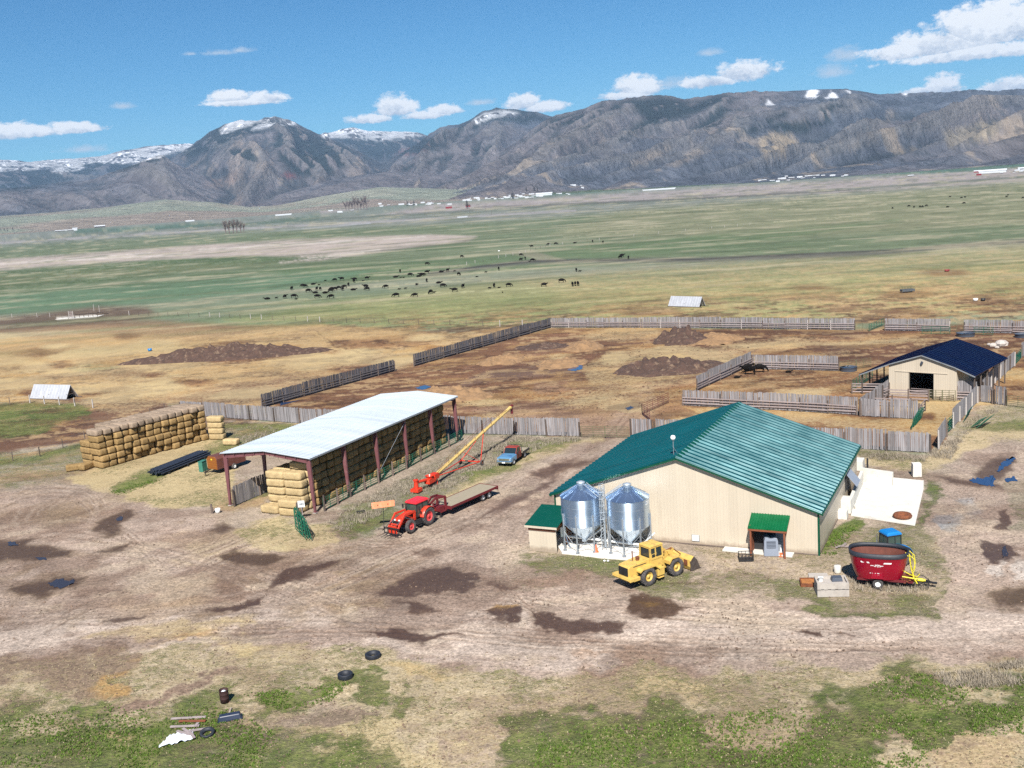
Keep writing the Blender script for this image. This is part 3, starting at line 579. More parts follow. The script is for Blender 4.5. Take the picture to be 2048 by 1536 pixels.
    B('poly', [(1400, 1110), (1560, 1118), (1640, 1130), (1580, 1150), (1440, 1145), (1390, 1130)], C(204, 186, 168), .8, 9, .7, g=.05)
    B('poly', [(1720, 1060), (1840, 1060), (1880, 1120), (1850, 1160), (1820, 1120)], C(152, 146, 120), .7, 9, .8, g=.5)
    B('poly', [(1850, 960), (1890, 970), (1885, 1060), (1840, 1050)], C(152, 150, 124), .8, 8, .6, g=.52)
    # behind the barn
    B('poly', [(1715, 912), (1850, 915), (1900, 880), (1960, 812), (2100, 818), (2100, 900), (2000, 880), (1900, 925), (1850, 945), (1715, 938)], C(206, 188, 158), .9, 6, .5, g=.22, st=.65)
    B('poly', [(1880, 870), (1960, 810), (2100, 812), (2100, 850), (2000, 858), (1930, 865)], C(190, 182, 164), .85, 7, .6, g=.36, st=.5)
    B('poly', [(1920, 858), (2010, 845), (2060, 850), (2060, 870), (1980, 868)], C(144, 150, 104), .8, 6, .6, g=.62)
    B('poly', [(1725, 900), (1860, 912), (1850, 920), (1720, 915)], C(140, 132, 100), .8, 5, .5, g=.45)
    # lane on the right
    B('poly', [(1900, 945), (1980, 880), (2040, 890), (2100, 900), (2100, 1240), (1880, 1225), (1880, 1090), (1850, 1060), (1880, 980)], C(190, 170, 156), .9, 8, .6, g=.05, st=.1)
    for k in range(7): B('line', ([(1900+k*4, 950-k*2), (1960+k*5, 905-k*3), (2010+k*4, 890), (2028+k*3, 915+k*2)], 1.6), C(150, 128, 114) if k % 2 else C(208, 190, 174), .6, 2, .2)
    mudp([(1948, 948), (1975, 925), (2005, 912), (2030, 910), (2035, 925), (2000, 955), (1960, 965)], (116, 96, 86), .8, 7)
    mudp([(1880, 950), (1930, 955), (2000, 965), (2010, 976), (1900, 966)], (116, 94, 80), .8, 5)
    B('poly', [(1870, 1038), (1900, 1032), (1925, 1035), (1920, 1070), (1888, 1068)], C(160, 168, 176), .9, 5, .4); B('poly', [(1915, 995), (1950, 990), (1950, 1040), (1925, 1040)], C(172, 172, 174), .7, 6, .5)
    mudp([(1990, 1020), (2016, 1015), (2022, 1060), (1996, 1058)], a=.85)
    mudp([(1960, 1078), (1990, 1088), (2010, 1085), (2045, 1112), (2010, 1122), (1970, 1120)], (112, 94, 92), .9)
    B('poly', [(1975, 1128), (2000, 1120), (2012, 1140), (1990, 1160), (1965, 1140)], C(214, 202, 192), .9, 6, .5); B('poly', [(2024, 1130), (2100, 1112), (2100, 1170), (2034, 1165)], C(222, 210, 200), .9, 6, .5)
    mudp([(1985, 1192), (2020, 1182), (2060, 1190), (2050, 1212), (2000, 1215)], (122, 104, 78), .85, 9)
    B('poly', [(2010, 960), (2100, 940), (2100, 1070), (2040, 1060)], C(164, 156, 134), .7, 9, .7, g=.45)
    for k in range(14):
        o = k*7; B('line', ([(1900+o, 1225-o*.1), (1960+o, 1190+o*.3), (2000+o, 1150+o*.4)], 1.4), C(160, 138, 124), .4, 2.5, .3)
    # mud right of gates, tracks to the gate
    # global variation
    far_ = sst(d, 230, 330)*(1-sst(d, 3000, 5000)); q = (sst(st2*.55+fbm(x/30, y/6, 4, 15)*.45, .52, .66)*.6*far_)[:, None]; p.col[:] = p.col*(1-q)+np.array(C(182, 172, 136))*q
    q = (sst(fbm(x/70+4, y/12, 4, 16), .54, .7)*.45*far_)[:, None]; p.col[:] = p.col*(1-q)+np.array(C(88, 108, 66))*q
    mid_ = sst(d, 120, 170)*(1-sst(d, 230, 330)); w3 = fbm(x/16, y/7, 5, 17, .65); q = (sst(w3, .49, .58)*.75*mid_)[:, None]; p.col[:] = p.col*(1-q)+np.array(C(116, 84, 66))*q
    q = (sst(fbm(x/6, y/2.6, 4, 27, .65), .56, .66)*.75*mid_)[:, None]; p.col[:] = p.col*(1-q)+np.array(C(88, 62, 48))*q
    q = (sst(fbm(x/5+3, y/2.2, 4, 28, .65), .56, .66)*.6*mid_)[:, None]; p.col[:] = p.col*(1-q)+np.array(C(206, 176, 134))*q
    q = (sst(fbm(x/13+8, y/6, 5, 18, .65), .54, .64)*.55*mid_)[:, None]; p.col[:] = p.col*(1-q)+np.array(C(190, 154, 106))*q
    nr_ = 1-sst(d, 110, 150); w4 = fbm(x/9, y/5, 5, 19, .6); q = (sst(w4, .52, .64)*.55*nr_)[:, None]*(1-p.m[:, 2:3]); p.col[:] = p.col*(1-q)+np.array(C(134, 110, 96))*q
    q = (sst(fbm(x/8+8, y/6, 5, 20, .6), .55, .70)*.5*nr_)[:, None]*(1-p.m[:, 2:3]); p.col[:] = p.col*(1-q)+np.array(C(208, 190, 168))*q
    p.m[:, 0] = np.clip(p.m[:, 0]+(.6*(fbm(x/6, y/6, 4, 21)-.5))*(p.m[:, 0] > .2), 0, 1)
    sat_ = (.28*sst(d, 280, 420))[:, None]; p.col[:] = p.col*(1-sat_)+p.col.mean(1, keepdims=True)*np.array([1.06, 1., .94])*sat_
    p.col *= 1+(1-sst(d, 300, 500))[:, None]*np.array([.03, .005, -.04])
    k = 1+.34*(fbm(x/5, y/5, 4, 601)-.5)*sst(-d, -600, -150)+.34*(st2-.5)+.34*(fbm(x/1.1, y/1.1, 4, 602, .65)-.5)*sst(-d, -460, -200)+.45*(fbm(x/14, y/4, 5, 603, .65)-.5)*sst(d, 130, 260)
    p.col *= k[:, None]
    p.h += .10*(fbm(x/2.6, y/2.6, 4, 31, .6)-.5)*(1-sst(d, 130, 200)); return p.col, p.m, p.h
# ------------------------------------------------------------------ ground and mountain meshes
def dir_mesh(name, rr, th, paint, wrap=False):
    Rr, Th = np.meshgrid(rr, th, indexing='ij'); x = (Rr*np.sin(Th)).ravel(); y = (Rr*np.cos(Th)).ravel()
    z, mid, tf = terrain(x, y)
    nr, nt = len(rr), len(th)
    i = np.arange(nr-1)[:, None]*nt; j = np.arange(nt-1)[None, :]
    a = (i+j).ravel(); fc = np.stack([a, a+1, a+nt+1, a+nt], 1)[:, ::-1]
    if wrap:
        a = (np.arange(nr-1)*nt+nt-1); fc = np.concatenate([fc, np.stack([a, a-nt+1, a+1, a+nt], 1)[:, ::-1]])
    me = bpy.data.meshes.new(name)
    me.vertices.add(len(x)); me.vertices.foreach_set('co', np.stack([x, y, z], 1).astype(np.float32).ravel())
    me.loops.add(fc.size); me.loops.foreach_set('vertex_index', fc.astype(np.int32).ravel())
    me.polygons.add(len(fc)); me.polygons.foreach_set('loop_start', np.arange(0, fc.size, 4, dtype=np.int32))
    me.update(calc_edges=True); me.polygons.foreach_set('use_smooth', np.ones(len(fc), bool))
    cols = paint(x, y, z, mid, tf, nr, nt)
    if name == 'ground': hgt_ = cols.pop(); me.vertices.foreach_set('co', np.stack([x, y, z+hgt_], 1).astype(np.float32).ravel()); me.update()
    for nm, arr in cols:
        at = me.color_attributes.new(nm, 'FLOAT_COLOR', 'POINT'); at.data.foreach_set('color', np.clip(arr, 0, 1).astype(np.float32).ravel())
    o = bpy.data.objects.new(name, me); COL.objects.link(o); struct(o); return o
th = np.concatenate([np.radians(np.linspace(-180, -36, 40, endpoint=False)), np.radians(np.linspace(-36, -31.5, 14, endpoint=False)), np.radians(np.arange(-31.5, 31.5, .052)), np.radians(np.linspace(31.5, 36, 14, endpoint=False)), np.radians(np.linspace(36, 180, 40, endpoint=False))])
dep = np.radians(np.concatenate([np.arange(37.5, .45, -.052), [.42]])); rr = HC/np.tan(dep)
rr = np.concatenate([[.05, 8, 20, 32], rr[rr < 4480], [4500]])
rr = np.concatenate([rr[:4], rr[4:][np.diff(np.concatenate([[0], rr[4:]])) > 0]])
big_gap = rr[1:]-rr[:-1]
def pg(x, y, z, mid, tf, nr, nt):
    c, m, h_ = paint_ground(x, y, z); return [('Col', np.concatenate([c, np.ones((len(c), 1))], 1)), ('Mix', m), h_-.03]
ground = dir_mesh('ground', rr, th, pg, wrap=True)
# shader: broad colours from the painted land use, edges broken up by noise at grass-tuft size
m = bpy.data.materials.new('soil_and_grass'); m.use_nodes = True; t = NT(m.node_tree); t.n.clear()
out = t.new('ShaderNodeOutputMaterial'); p = t.new('ShaderNodeBsdfPrincipled'); t.l.new(p.outputs[0], out.inputs[0])
V = t.new('ShaderNodeTexCoord').outputs['Object']
col = t.attr('Col').outputs['Color']; mx = t.attr('Mix'); sp = t.new('ShaderNodeSeparateColor'); t.l.new(mx.outputs['Color'], sp.inputs[0])
gM, sM, mM, wM = sp.outputs[0], sp.outputs[1], sp.outputs[2], mx.outputs['Alpha']
geo = t.new('ShaderNodeNewGeometry'); ln = t.new('ShaderNodeVectorMath'); ln.operation = 'LENGTH'; t.l.new(V, ln.inputs[0])
near = t.rng(ln.outputs['Value'], 160, 700, 1, 0)
nA = t.noise(V, 2.6, 5, .72); nB = t.noise(V, .55, 4, .6); nC = t.noise(V, 5.5, 3, .7); nD = t.noise(V, 1.5, 6, .75, .6); nE = t.noise(V, .12, 5, .6)
# pebbly, trampled soil
k = t.math('MULTIPLY', t.rng(nA, .32, .66, .62, 1.28), t.rng(nC, .3, .7, .64, 1.30))
k = t.math('ADD', t.math('MULTIPLY', k, near), t.math('SUBTRACT', 1, near))
nG = t.noise(V, .28, 6, .72, .8); k = t.math('MULTIPLY', k, t.math('MULTIPLY', t.rng(nE, .3, .7, .9, 1.1), t.rng(nG, .3, .7, .84, 1.14)))
sc_ = t.new('ShaderNodeVectorMath'); sc_.operation = 'SCALE'; t.l.new(col, sc_.inputs[0]); t.put(sc_.inputs['Scale'], k); base = sc_.outputs[0]
def thr(mask, n, amp, w_):
    q = t.math('ADD', mask, t.math('MULTIPLY', t.math('SUBTRACT', n, .5), amp)); return t.rng(q, .5-w_, .5+w_)
fs = thr(sM, nD, 1.5, .16); strawc = t.mix(t.rng(nC, .3, .7), (*S(196, 166, 116), 1), (*S(228, 212, 168), 1))
base = t.mix(t.math('MULTIPLY', fs, t.math('MULTIPLY', near, .62)), base, strawc)
gn = t.math('ADD', t.math('MULTIPLY', nD, .4), t.math('ADD', t.math('MULTIPLY', nA, .35), t.math('MULTIPLY', nG, .25)))
fg = thr(gM, gn, 3.2, .2); grc = t.mix(t.rng(nB, .35, .65), (*S(92, 114, 46), 1), (*S(146, 150, 86), 1)); grc = t.mix(t.math('MULTIPLY', t.rng(nC, .5, .72), .55), grc, (*S(172, 164, 118), 1))
base = t.mix(t.math('MULTIPLY', fg, t.math('MULTIPLY', near, .88)), base, grc)
fm = thr(mM, nA, .9, .22); mudk = t.mix(t.math('MULTIPLY', fm, .45), base, (*S(96, 74, 62), 1), 'MIX')
base = mudk
t.l.new(base, p.inputs['Base Color'])
t.put(p.inputs['Roughness'], t.math('SUBTRACT', .95, t.math('MULTIPLY', t.math('MULTIPLY', fm, wM), .75)))
p.inputs['Specular IOR Level'].default_value = .25
hh = t.math('ADD', t.math('MULTIPLY', nA, .5), t.math('ADD', t.math('MULTIPLY', nB, .7), t.math('MULTIPLY', t.math('MULTIPLY', fg, nC), .8)))
bp = t.new('ShaderNodeBump'); t.l.new(hh, bp.inputs['Height']); bp.inputs['Distance'].default_value = .22; t.put(bp.inputs['Strength'], t.math('MULTIPLY', near, t.math('SUBTRACT', 1, t.math('MULTIPLY', fm, .6))))
t.l.new(bp.outputs[0], p.inputs['Normal']); ground.data.materials.append(m)
# mountains
rh = np.concatenate([np.arange(4500, 7500, 30.), np.arange(7500, 13500, 42.), np.arange(13500, 21000, 90.)])
thh = np.radians(np.concatenate([np.linspace(-48, -32, 40, endpoint=False), np.arange(-32, 32, .07), np.linspace(32, 48, 40)]))
def ph(x, y, z, mid, tf, nr, nt):
    u, v = project(x, y, z); n = len(x)
    a = fbm(x/420, y/420, 5, 901); b = fbm(x/160, y/160, 4, 902); c_ = fbm(x/1500, y/1500, 4, 903); e = fbm(x/60, y/60, 3, 904)
    Z = z.reshape(nr, nt); gr = np.gradient(Z, axis=1)/np.maximum((np.hypot(x, y).reshape(nr, nt)*np.radians(.07)), 1); gr = gr.ravel()
    curv = (Z-(np.roll(Z, 6, 1)+np.roll(Z, -6, 1))/2).ravel()
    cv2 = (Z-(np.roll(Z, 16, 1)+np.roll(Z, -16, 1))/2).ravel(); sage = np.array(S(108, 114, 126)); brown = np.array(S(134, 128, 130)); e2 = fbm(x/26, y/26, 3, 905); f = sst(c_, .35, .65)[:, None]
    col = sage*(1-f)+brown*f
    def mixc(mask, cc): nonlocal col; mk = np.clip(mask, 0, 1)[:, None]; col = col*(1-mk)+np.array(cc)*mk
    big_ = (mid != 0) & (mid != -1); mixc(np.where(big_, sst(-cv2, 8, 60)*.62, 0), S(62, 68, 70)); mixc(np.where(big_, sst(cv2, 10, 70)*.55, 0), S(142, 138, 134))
    hill = ((mid == 0) | (mid == -1))
    mixc(np.where(hill, .95, 0), S(172, 178, 158)); mixc(np.where(hill, sst(c_+.4*a, .74, .9)*.6, 0), S(182, 156, 146)); mixc(np.where(hill, sst(.5-c_+.3*b, .28, .42)*.7, 0), S(190, 188, 168))
    flat = (mid == -1); mixc(np.where(flat & (np.degrees(np.arctan2(x, y)) > 3), .8, 0), S(96, 120, 88))
    def pol(P, soft=10, wob=1.): 
        bx = (u > min(q[0] for q in P)-40) & (u < max(q[0] for q in P)+40) & (v > min(q[1] for q in P)-40) & (v < max(q[1] for q in P)+40); m_ = np.zeros(n)
        if bx.any(): m_[bx] = sst(sdpoly(u[bx]+(a[bx]-.5)*60*wob, v[bx]+(b[bx]-.5)*40*wob, P), -soft, soft)
        return m_
    tanm = sst(b+.5*a, .88, 1.02)*((mid == 7) | (mid == 2) | (mid == 8)); mixc(tanm*sst(tf, .9, .2)*.6, S(182, 164, 142))
    mixc(np.where(mid == 2, sst(fbm((x+y*.2)/150, y/900, 3, 911), .56, .7)*.75, 0), S(168, 154, 144))
    for P, cc, w_ in (([(1520, 275), (1560, 268), (1595, 285), (1590, 305), (1540, 318), (1520, 300)], (184, 166, 140), .8), ([(1620, 235), (1650, 210), (1660, 225), (1620, 250), (1580, 262), (1560, 245)], (176, 164, 156), .7), ([(1880, 262), (1960, 245), (2010, 248), (1990, 280), (1900, 298)], (172, 160, 138), .6),
                     ([(1700, 300), (1780, 215), (1800, 225), (1740, 290)], (170, 156, 140), .5), ([(1250, 330), (1330, 290), (1340, 300), (1280, 335)], (176, 160, 142), .5), ([(1330, 330), (1400, 290), (1420, 300), (1350, 335)], (176, 160, 142), .5),
                     ([(560, 350), (590, 335), (600, 355), (575, 362)], (150, 86, 80), .7), ([(770, 300), (860, 285), (850, 310), (790, 315)], (146, 96, 92), .6), ([(850, 400+0), (430, 415), (480, 405), (520, 415)], (160, 120, 108), .5), ([(400, 370), (470, 345), (520, 350), (440, 380)], (164, 142, 130), .6)):
        mixc(pol(P, 6, .5)*w_*sst(b, .3, .55), S(*cc))
    # conifers on the shaded draws
    tree = np.zeros(n); tn = .45*b+.35*e+.3*e2+.5*sst(-curv, -28, 28)
    for P, thr_ in (([(340, 312), (430, 255), (470, 240), (560, 232), (570, 250), (520, 262), (470, 282), (420, 300), (380, 312)], .62), ([(560, 240), (640, 270), (740, 315), (700, 335), (640, 350), (600, 350), (560, 320), (545, 270)], .74), ([(450, 300), (520, 290), (520, 330), (450, 345)], .84), ([(360, 345), (420, 300), (450, 290), (400, 330)], .78),
                    ([(640, 262), (840, 262), (900, 300), (740, 320), (700, 300)], .66), ([(-40, 318), (400, 288), (400, 305), (250, 345), (-40, 380)], .78), ([(0, 340), (60, 330), (200, 345), (60, 380), (0, 385)], .72),
                    ([(840, 285), (950, 232), (985, 214), (1060, 220), (1120, 238), (1060, 245), (960, 250), (900, 280), (850, 300)], .68), ([(1040, 285), (1110, 238), (1210, 208), (1240, 200), (1240, 225), (1130, 250)], .78), ([(1205, 222), (1240, 196), (1330, 192), (1380, 205), (1450, 185), (1470, 195), (1400, 222), (1330, 245), (1260, 272), (1290, 240), (1250, 205)], .62),
                    ([(1380, 262), (1440, 215), (1470, 215), (1420, 262)], .74), ([(1480, 268), (1560, 220), (1570, 225), (1520, 262)], .70), ([(1530, 250), (1600, 240), (1680, 195), (1700, 200), (1660, 240), (1600, 268), (1560, 275)], .74), ([(1100, 275), (1200, 245), (1210, 250), (1110, 282)], .8), ([(1220, 275), (1320, 245), (1330, 250), (1230, 282)], .8), ([(810, 330), (1000, 290), (1000, 300), (820, 340)], .86)):
        tree = np.maximum(tree, pol(P, 8, .5)*sst(tn, thr_-.10, thr_-.02))
    speck = np.where(big_, sst(.5*e2+.5*e+.3*(a-.5)-.0012*cv2, .56, .62)*.55, 0); mixc(speck, S(62, 70, 76)); mixc(tree*.93, S(44, 56, 56))
    snow = np.zeros(n); sn = .5*e+.35*b+.3*sst(-curv, -28, 28)
    for P, thr_ in (([(-40, 310), (60, 318), (200, 308), (385, 283), (390, 296), (330, 312), (260, 328), (200, 325), (110, 335), (60, 340), (-40, 345)], .52), ([(440, 262), (455, 245), (485, 238), (520, 238), (500, 252), (470, 262), (445, 268)], .36), ([(500, 262), (530, 234), (575, 236), (590, 248), (550, 252), (520, 258)], .52), ([(640, 268), (700, 250), (840, 262), (850, 272), (760, 282), (700, 276), (650, 276)], .50),
                    ([(940, 245), (965, 228), (1000, 220), (1040, 226), (1000, 234), (960, 246)], .5), ([(1612, 195), (1622, 178), (1640, 185), (1630, 195)], .3), ([(1650, 195), (1665, 184), (1675, 195)], .35), ([(1525, 208), (1535, 198), (1545, 208)], .4), ([(1685, 182), (1700, 178), (1700, 186)], .4), ([(1800, 188), (1815, 186), (1812, 192)], .4), ([(100, 340), (150, 325), (170, 335), (120, 350)], .55)):
        snow = np.maximum(snow, pol(P, 3, .25)*sst(sn, thr_-.06, thr_+.01))
    mixc(snow*(1-tree*.6), (.95, .96, 1.0))
    col = col*(1+np.where(hill, .25, .75)*(b-.5)+np.where(hill, .2, .6)*(e-.5)+.25*(fbm((x+y)/90, (y-x)/400, 3, 915)-.5))[:, None]
    return [('Col', np.concatenate([col, np.ones((n, 1))], 1))]
hills = dir_mesh('mountains', rh, thh, ph)
m = bpy.data.materials.new('mountain_slopes'); m.use_nodes = True; t = NT(m.node_tree); t.n.clear()
out = t.new('ShaderNodeOutputMaterial'); p = t.new('ShaderNodeBsdfPrincipled'); t.l.new(p.outputs[0], out.inputs[0])
V = t.new('ShaderNodeTexCoord').outputs['Object']; n1 = t.noise(V, .012, 6, .7); n2 = t.noise(V, .05, 4, .7)
sc_ = t.new('ShaderNodeVectorMath'); sc_.operation = 'SCALE'; t.l.new(t.attr('Col').outputs['Color'], sc_.inputs[0]); t.put(sc_.inputs['Scale'], t.math('MULTIPLY', t.rng(n1, .3, .7, .8, 1.2), t.rng(n2, .3, .7, .86, 1.14)))
t.l.new(sc_.outputs[0], p.inputs['Base Color']); p.inputs['Roughness'].default_value = 1; p.inputs['Specular IOR Level'].default_value = .1
bp = t.new('ShaderNodeBump'); t.l.new(n1, bp.inputs['Height']); bp.inputs['Distance'].default_value = 110; bp.inputs['Strength'].default_value = .8; t.l.new(bp.outputs[0], p.inputs['Normal'])
hills.data.materials.append(m)
# far plain all round, just below, so that the land reaches the horizon in every direction
mb = MB(); mb.lathe([(4400, -6), (60000, -6)], 96, rnd=.5, smooth=False); fp = struct(mb.build('plain', m)); 
at = fp.data.color_attributes.new('Col', 'FLOAT_COLOR', 'POINT'); at.data.foreach_set('color', np.tile(np.array([*S(130, 140, 116), 1], np.float32), len(fp.data.vertices)))
# the air
hz = MB(); hz.box(-21500, 21500, -600, 21600, -14, 1750); hz = hz.build('haze', bpy.data.materials.new('haze_air')); struct(hz, 'stuff')
m = hz.data.materials[0]; m.use_nodes = True; t = NT(m.node_tree); t.n.clear(); out = t.new('ShaderNodeOutputMaterial')
pv = t.new('ShaderNodeVolumePrincipled'); pv.inputs['Color'].default_value = (.44, .68, 1, 1); pv.inputs['Density'].default_value = 2.7e-5; pv.inputs['Anisotropy'].default_value = .0
t.l.new(pv.outputs[0], out.inputs['Volume'])
hz['label'] = 'thin blue haze over the whole valley'
# ------------------------------------------------------------------ shared materials
M = {}
M['tan'] = pm('cream_siding', S(226, 212, 190, .64), .4, 0, .04, .3, ribs=(0, .3, .007), spec=.5)
M['tan_side'] = pm('cream_siding_side', S(226, 212, 190, .64), .4, 0, .04, .3, ribs=(1, .3, .007), spec=.5)
M['green_roof'] = pm('green_roof_steel', S(6, 108, 116, .5), .27, .3, .12, .4, spec=.8)
M['green_trim'] = pm('green_trim_steel', S(0, 92, 66, .6), .4, .1, .06)
M['blue_roof'] = pm('navy_roof_steel', S(10, 20, 74, .36), .35, .3, .06, .5, ribs=(1, .3, .012))
M['galv_roof'] = pm('pale_galvanised_roof', (.45, .50, .54), .45, .15, .09, .25, stretch=(.3, 2.2, .3), ribs=(1, .3, .014))
M['red_iron'] = pm('red_oxide_steel', S(134, 84, 88), .6, 0, .15, .8, col2=S(160, 118, 118), c2=(.55, .8), c2scale=.8)
M['red_iron_dark'] = pm('red_oxide_purlin', S(96, 62, 64), .7, 0, .12)
M['galv'] = pm('galvanised_sheet', (.62, .75, .90), .25, .95, .07, .9, bump=.012, bscale=24, stretch=(.06, .06, 1))
M['galv_wall'] = pm('galvanised_bin_wall', (.62, .75, .90), .46, .97, .06, .7)
_t = NT(M['galv_wall'].node_tree); _p = [n for n in _t.n if n.type == 'BSDF_PRINCIPLED'][0]; _p.inputs['Anisotropic'].default_value = .93; _p.inputs['Anisotropic Rotation'].default_value = .25
_g = _t.new('ShaderNodeTangent'); _g.direction_type = 'RADIAL'; _g.axis = 'Z'; _t.l.new(_g.outputs[0], _p.inputs['Tangent'])
M['galv_dull'] = pm('galvanised_frame', (.34, .37, .40), .5, .6, .15, 3)
M['white_paint'] = pm('white_painted_steel', (.72, .73, .72), .45, 0, .06)
M['concrete'] = pm('pale_concrete', S(228, 224, 214, .72), .85, 0, .07, 1.2, bump=.01, col2=S(190, 184, 172), c2=(.58, .8), c2scale=.7)
M['concrete_old'] = pm('grey_concrete', S(205, 196, 186), .9, 0, .1, 2, bump=.01, col2=S(170, 160, 150), c2=(.5, .8), c2scale=1.5)
M['wood'] = pm('weathered_boards', S(158, 154, 156), .9, 0, .22, 3, rnd=.3, stretch=(1, 1, .15), col2=S(112, 104, 102), c2=(.55, .75), c2scale=2.5)
M['wood_dark'] = pm('dark_boards', S(98, 96, 102), .95, 0, .25, 3, rnd=.4, stretch=(1, 1, .15))  # darker tone of the plank colour, for the two slanting windbreaks and their rails
M['rail_dark'] = pm('dark_rails', S(112, 108, 112), .95, 0, .2, 3, rnd=.2)
M['rail'] = pm('weathered_rails', S(176, 162, 160), .9, 0, .2, 3, rnd=.15)
M['post'] = pm('old_timber_post', S(110, 96, 88), .9, 0, .25, 4, orand=.5)
M['post_pale'] = pm('bleached_timber_post', S(206, 198, 192), .9, 0, .12, 4)
M['brown_wood'] = pm('stained_timber', S(150, 86, 56), .75, 0, .15, 3)
M['black'] = pm('black_steel', (.018, .018, .02), .55, 0, .3)
M['dark'] = pm('dark_interior', (.02, .02, .022), .8)
M['rubber'] = pm('dusty_rubber', (.055, .05, .05), .85, 0, .3, 6, bump=.01, col2=(.14, .12, .11), c2=(.5, .75), c2scale=3)
M['rubber_black'] = pm('black_rubber', (.016, .019, .027), .6, 0, .2, 6)
M['glass'] = pm('tinted_glass', (.015, .025, .03), .07, 0, .1, spec=.9)
M['clear'] = pm('greenish_glass', (.03, .06, .05), .06, 0, .1, spec=.9)
M['orange'] = pm('orange_red_paint', S(226, 62, 36, .72), .45, 0, .12, 2, coat=.1, col2=S(164, 116, 92), c2=(.55, .78), c2scale=1.7)
M['cab_red'] = pm('faded_red_roof', S(232, 52, 62, .75), .4, 0, .06)
M['rim_red'] = pm('red_rim', S(235, 84, 84, .7), .5, 0, .1)
M['yellow'] = pm('faded_yellow_paint', S(228, 190, 100, .72), .5, 0, .08, 1.5, col2=S(172, 142, 100), c2=(.54, .74), c2scale=1.8)
M['byellow'] = pm('bright_yellow_paint', S(240, 225, 60, .75), .45, 0, .08)
M['rust'] = pm('rusty_steel', S(140, 82, 50), .9, 0, .3, 4, col2=S(90, 50, 34), c2=(.5, .7), c2scale=5)
M['bucket'] = pm('scuffed_bucket', S(120, 110, 106), .5, .6, .3, 3)
M['maroon'] = pm('maroon_trailer_paint', S(122, 40, 46), .55, 0, .15, 2)
M['deck'] = pm('old_plank_deck', S(176, 164, 140), .9, 0, .15, 2, stretch=(6, .6, 1), col2=S(196, 160, 160), c2=(.62, .75), c2scale=.6)
M['tub'] = pm('crimson_tub_paint', S(150, 6, 40, .8), .32, 0, .12, .8, coat=.3, spec=.5, col2=S(128, 50, 60), c2=(.58, .8), c2scale=1.3)
M['tub_in'] = pm('worn_rusty_tub_lining', S(124, 70, 56), .65, .2, .25, 3)
M['bluep'] = pm('tractor_blue_paint', S(26, 128, 200, .75), .4, 0, .06)
M['truck_blue'] = pm('sun_bleached_blue_paint', S(110, 168, 212, .62), .3, .1, .08, 1.2, coat=.3, col2=S(64, 110, 170), c2=(.55, .75))
M['truck_red'] = pm('dull_red_paint', S(120, 44, 40), .5, 0, .15, 1)
M['chrome'] = pm('chrome_steel', (.55, .55, .55), .25, .9, .1)
M['green_gate'] = pm('green_pipe_paint', S(20, 112, 84), .5, 0, .15, 2)
M['gate_olive'] = pm('olive_pipe_paint', S(120, 118, 88), .6, 0, .15, 2)
M['gate_red'] = pm('rust_red_pipe', S(124, 74, 68), .7, 0, .15, 2)
M['ladder'] = pm('grey_ladder_steel', (.42, .47, .52), .5, .5, .1)
M['orange_board'] = pm('faded_orange_board', S(250, 150, 106, .8), .6, 0, .08, 1.2, col2=S(255, 176, 140, .8), c2=(.5, .7), c2scale=1.5)
M['brown_box'] = pm('orange_brown_panel', S(164, 98, 34), .6, 0, .1, 2, ribs=(2, .3, .01))
M['teal'] = pm('teal_panel', S(70, 140, 120), .6)
M['grey_unit'] = pm('grey_moulded_plastic', S(160, 170, 186), .55, 0, .05)
M['grey_dark'] = pm('charcoal_plastic', S(88, 96, 110), .6, 0, .1)
M['cone'] = pm('traffic_orange', S(255, 110, 60, .8), .6)
M['cow'] = pm('black_hide', (.008, .007, .007), .95, 0, .3, 4, orand=.3, spec=.08)
M['cow_white'] = pm('white_hide', (.5, .48, .45), .8)
M['pipe'] = pm('dark_steel_pipe', S(72, 80, 96, .6), .45, .4, .2, 3, rnd=.3)
M['shelter'] = pm('pale_tin_shelter', S(208, 210, 216, .68), .55, .3, .08, .8, ribs=(0, .8, .02), col2=S(165, 160, 160), c2=(.6, .8))
M['water'] = pm('tank_water', (.02, .03, .05), .05, 0, .1, spec=.8)
M['puddle'] = pm('puddle_water', (.03, .025, .03), .18, 0, .1, spec=.22)
M['weed'] = pm('dry_weed', S(176, 164, 146, .62), .95, 0, .1, 1, rnd=.35, spec=.1)
M['grass'] = pm('spring_grass', S(100, 124, 54, .66), .9, 0, .1, 1, rnd=.28, spec=.1)
M['manure'] = pm('manure', S(92, 70, 60), .95, 0, .4, 1.1, bump=.4, bscale=1.6, col2=S(146, 122, 100), c2=(.54, .66), c2scale=.9)
M['strawpile'] = pm('loose_straw', S(164, 130, 94), .95, 0, .3, .9, bump=.25, bscale=2.5, col2=S(160, 122, 80), c2=(.58, .75), c2scale=1.4)
M['rock'] = pm('pale_rock', S(215, 205, 196), .9, 0, .12, 2, bump=.05)
M['bark'] = pm('bare_bark', S(128, 114, 112), .95, 0, .15)
M['twig'] = pm('bare_twigs', S(150, 134, 130), .95, 0, .1, rnd=.2)
M['pine'] = pm('dark_conifer', S(40, 54, 44), .95, 0, .2)
M['white_sheet'] = pm('white_plastic_sheet', (.62, .66, .72), .5, 0, .1, 3, bump=.05)
M['board'] = pm('pale_sawn_board', S(196, 180, 164), .8, 0, .15, 3, rnd=.15)
M['trough'] = pm('navy_black_plastic', (.022, .03, .055), .4, 0, .15)
M['barrel'] = pm('rusty_brown_barrel', S(70, 44, 42), .75, .2, .25, 4)
M['gun'] = pm('far_white_steel', (.5, .52, .54), .6)
M['far_red'] = pm('far_red_steel', S(150, 50, 56), .6)
M['far_dark'] = pm('far_dark_wall', S(90, 84, 84), .8)
M['pole'] = pm('grey_pole', S(120, 112, 108), .9)
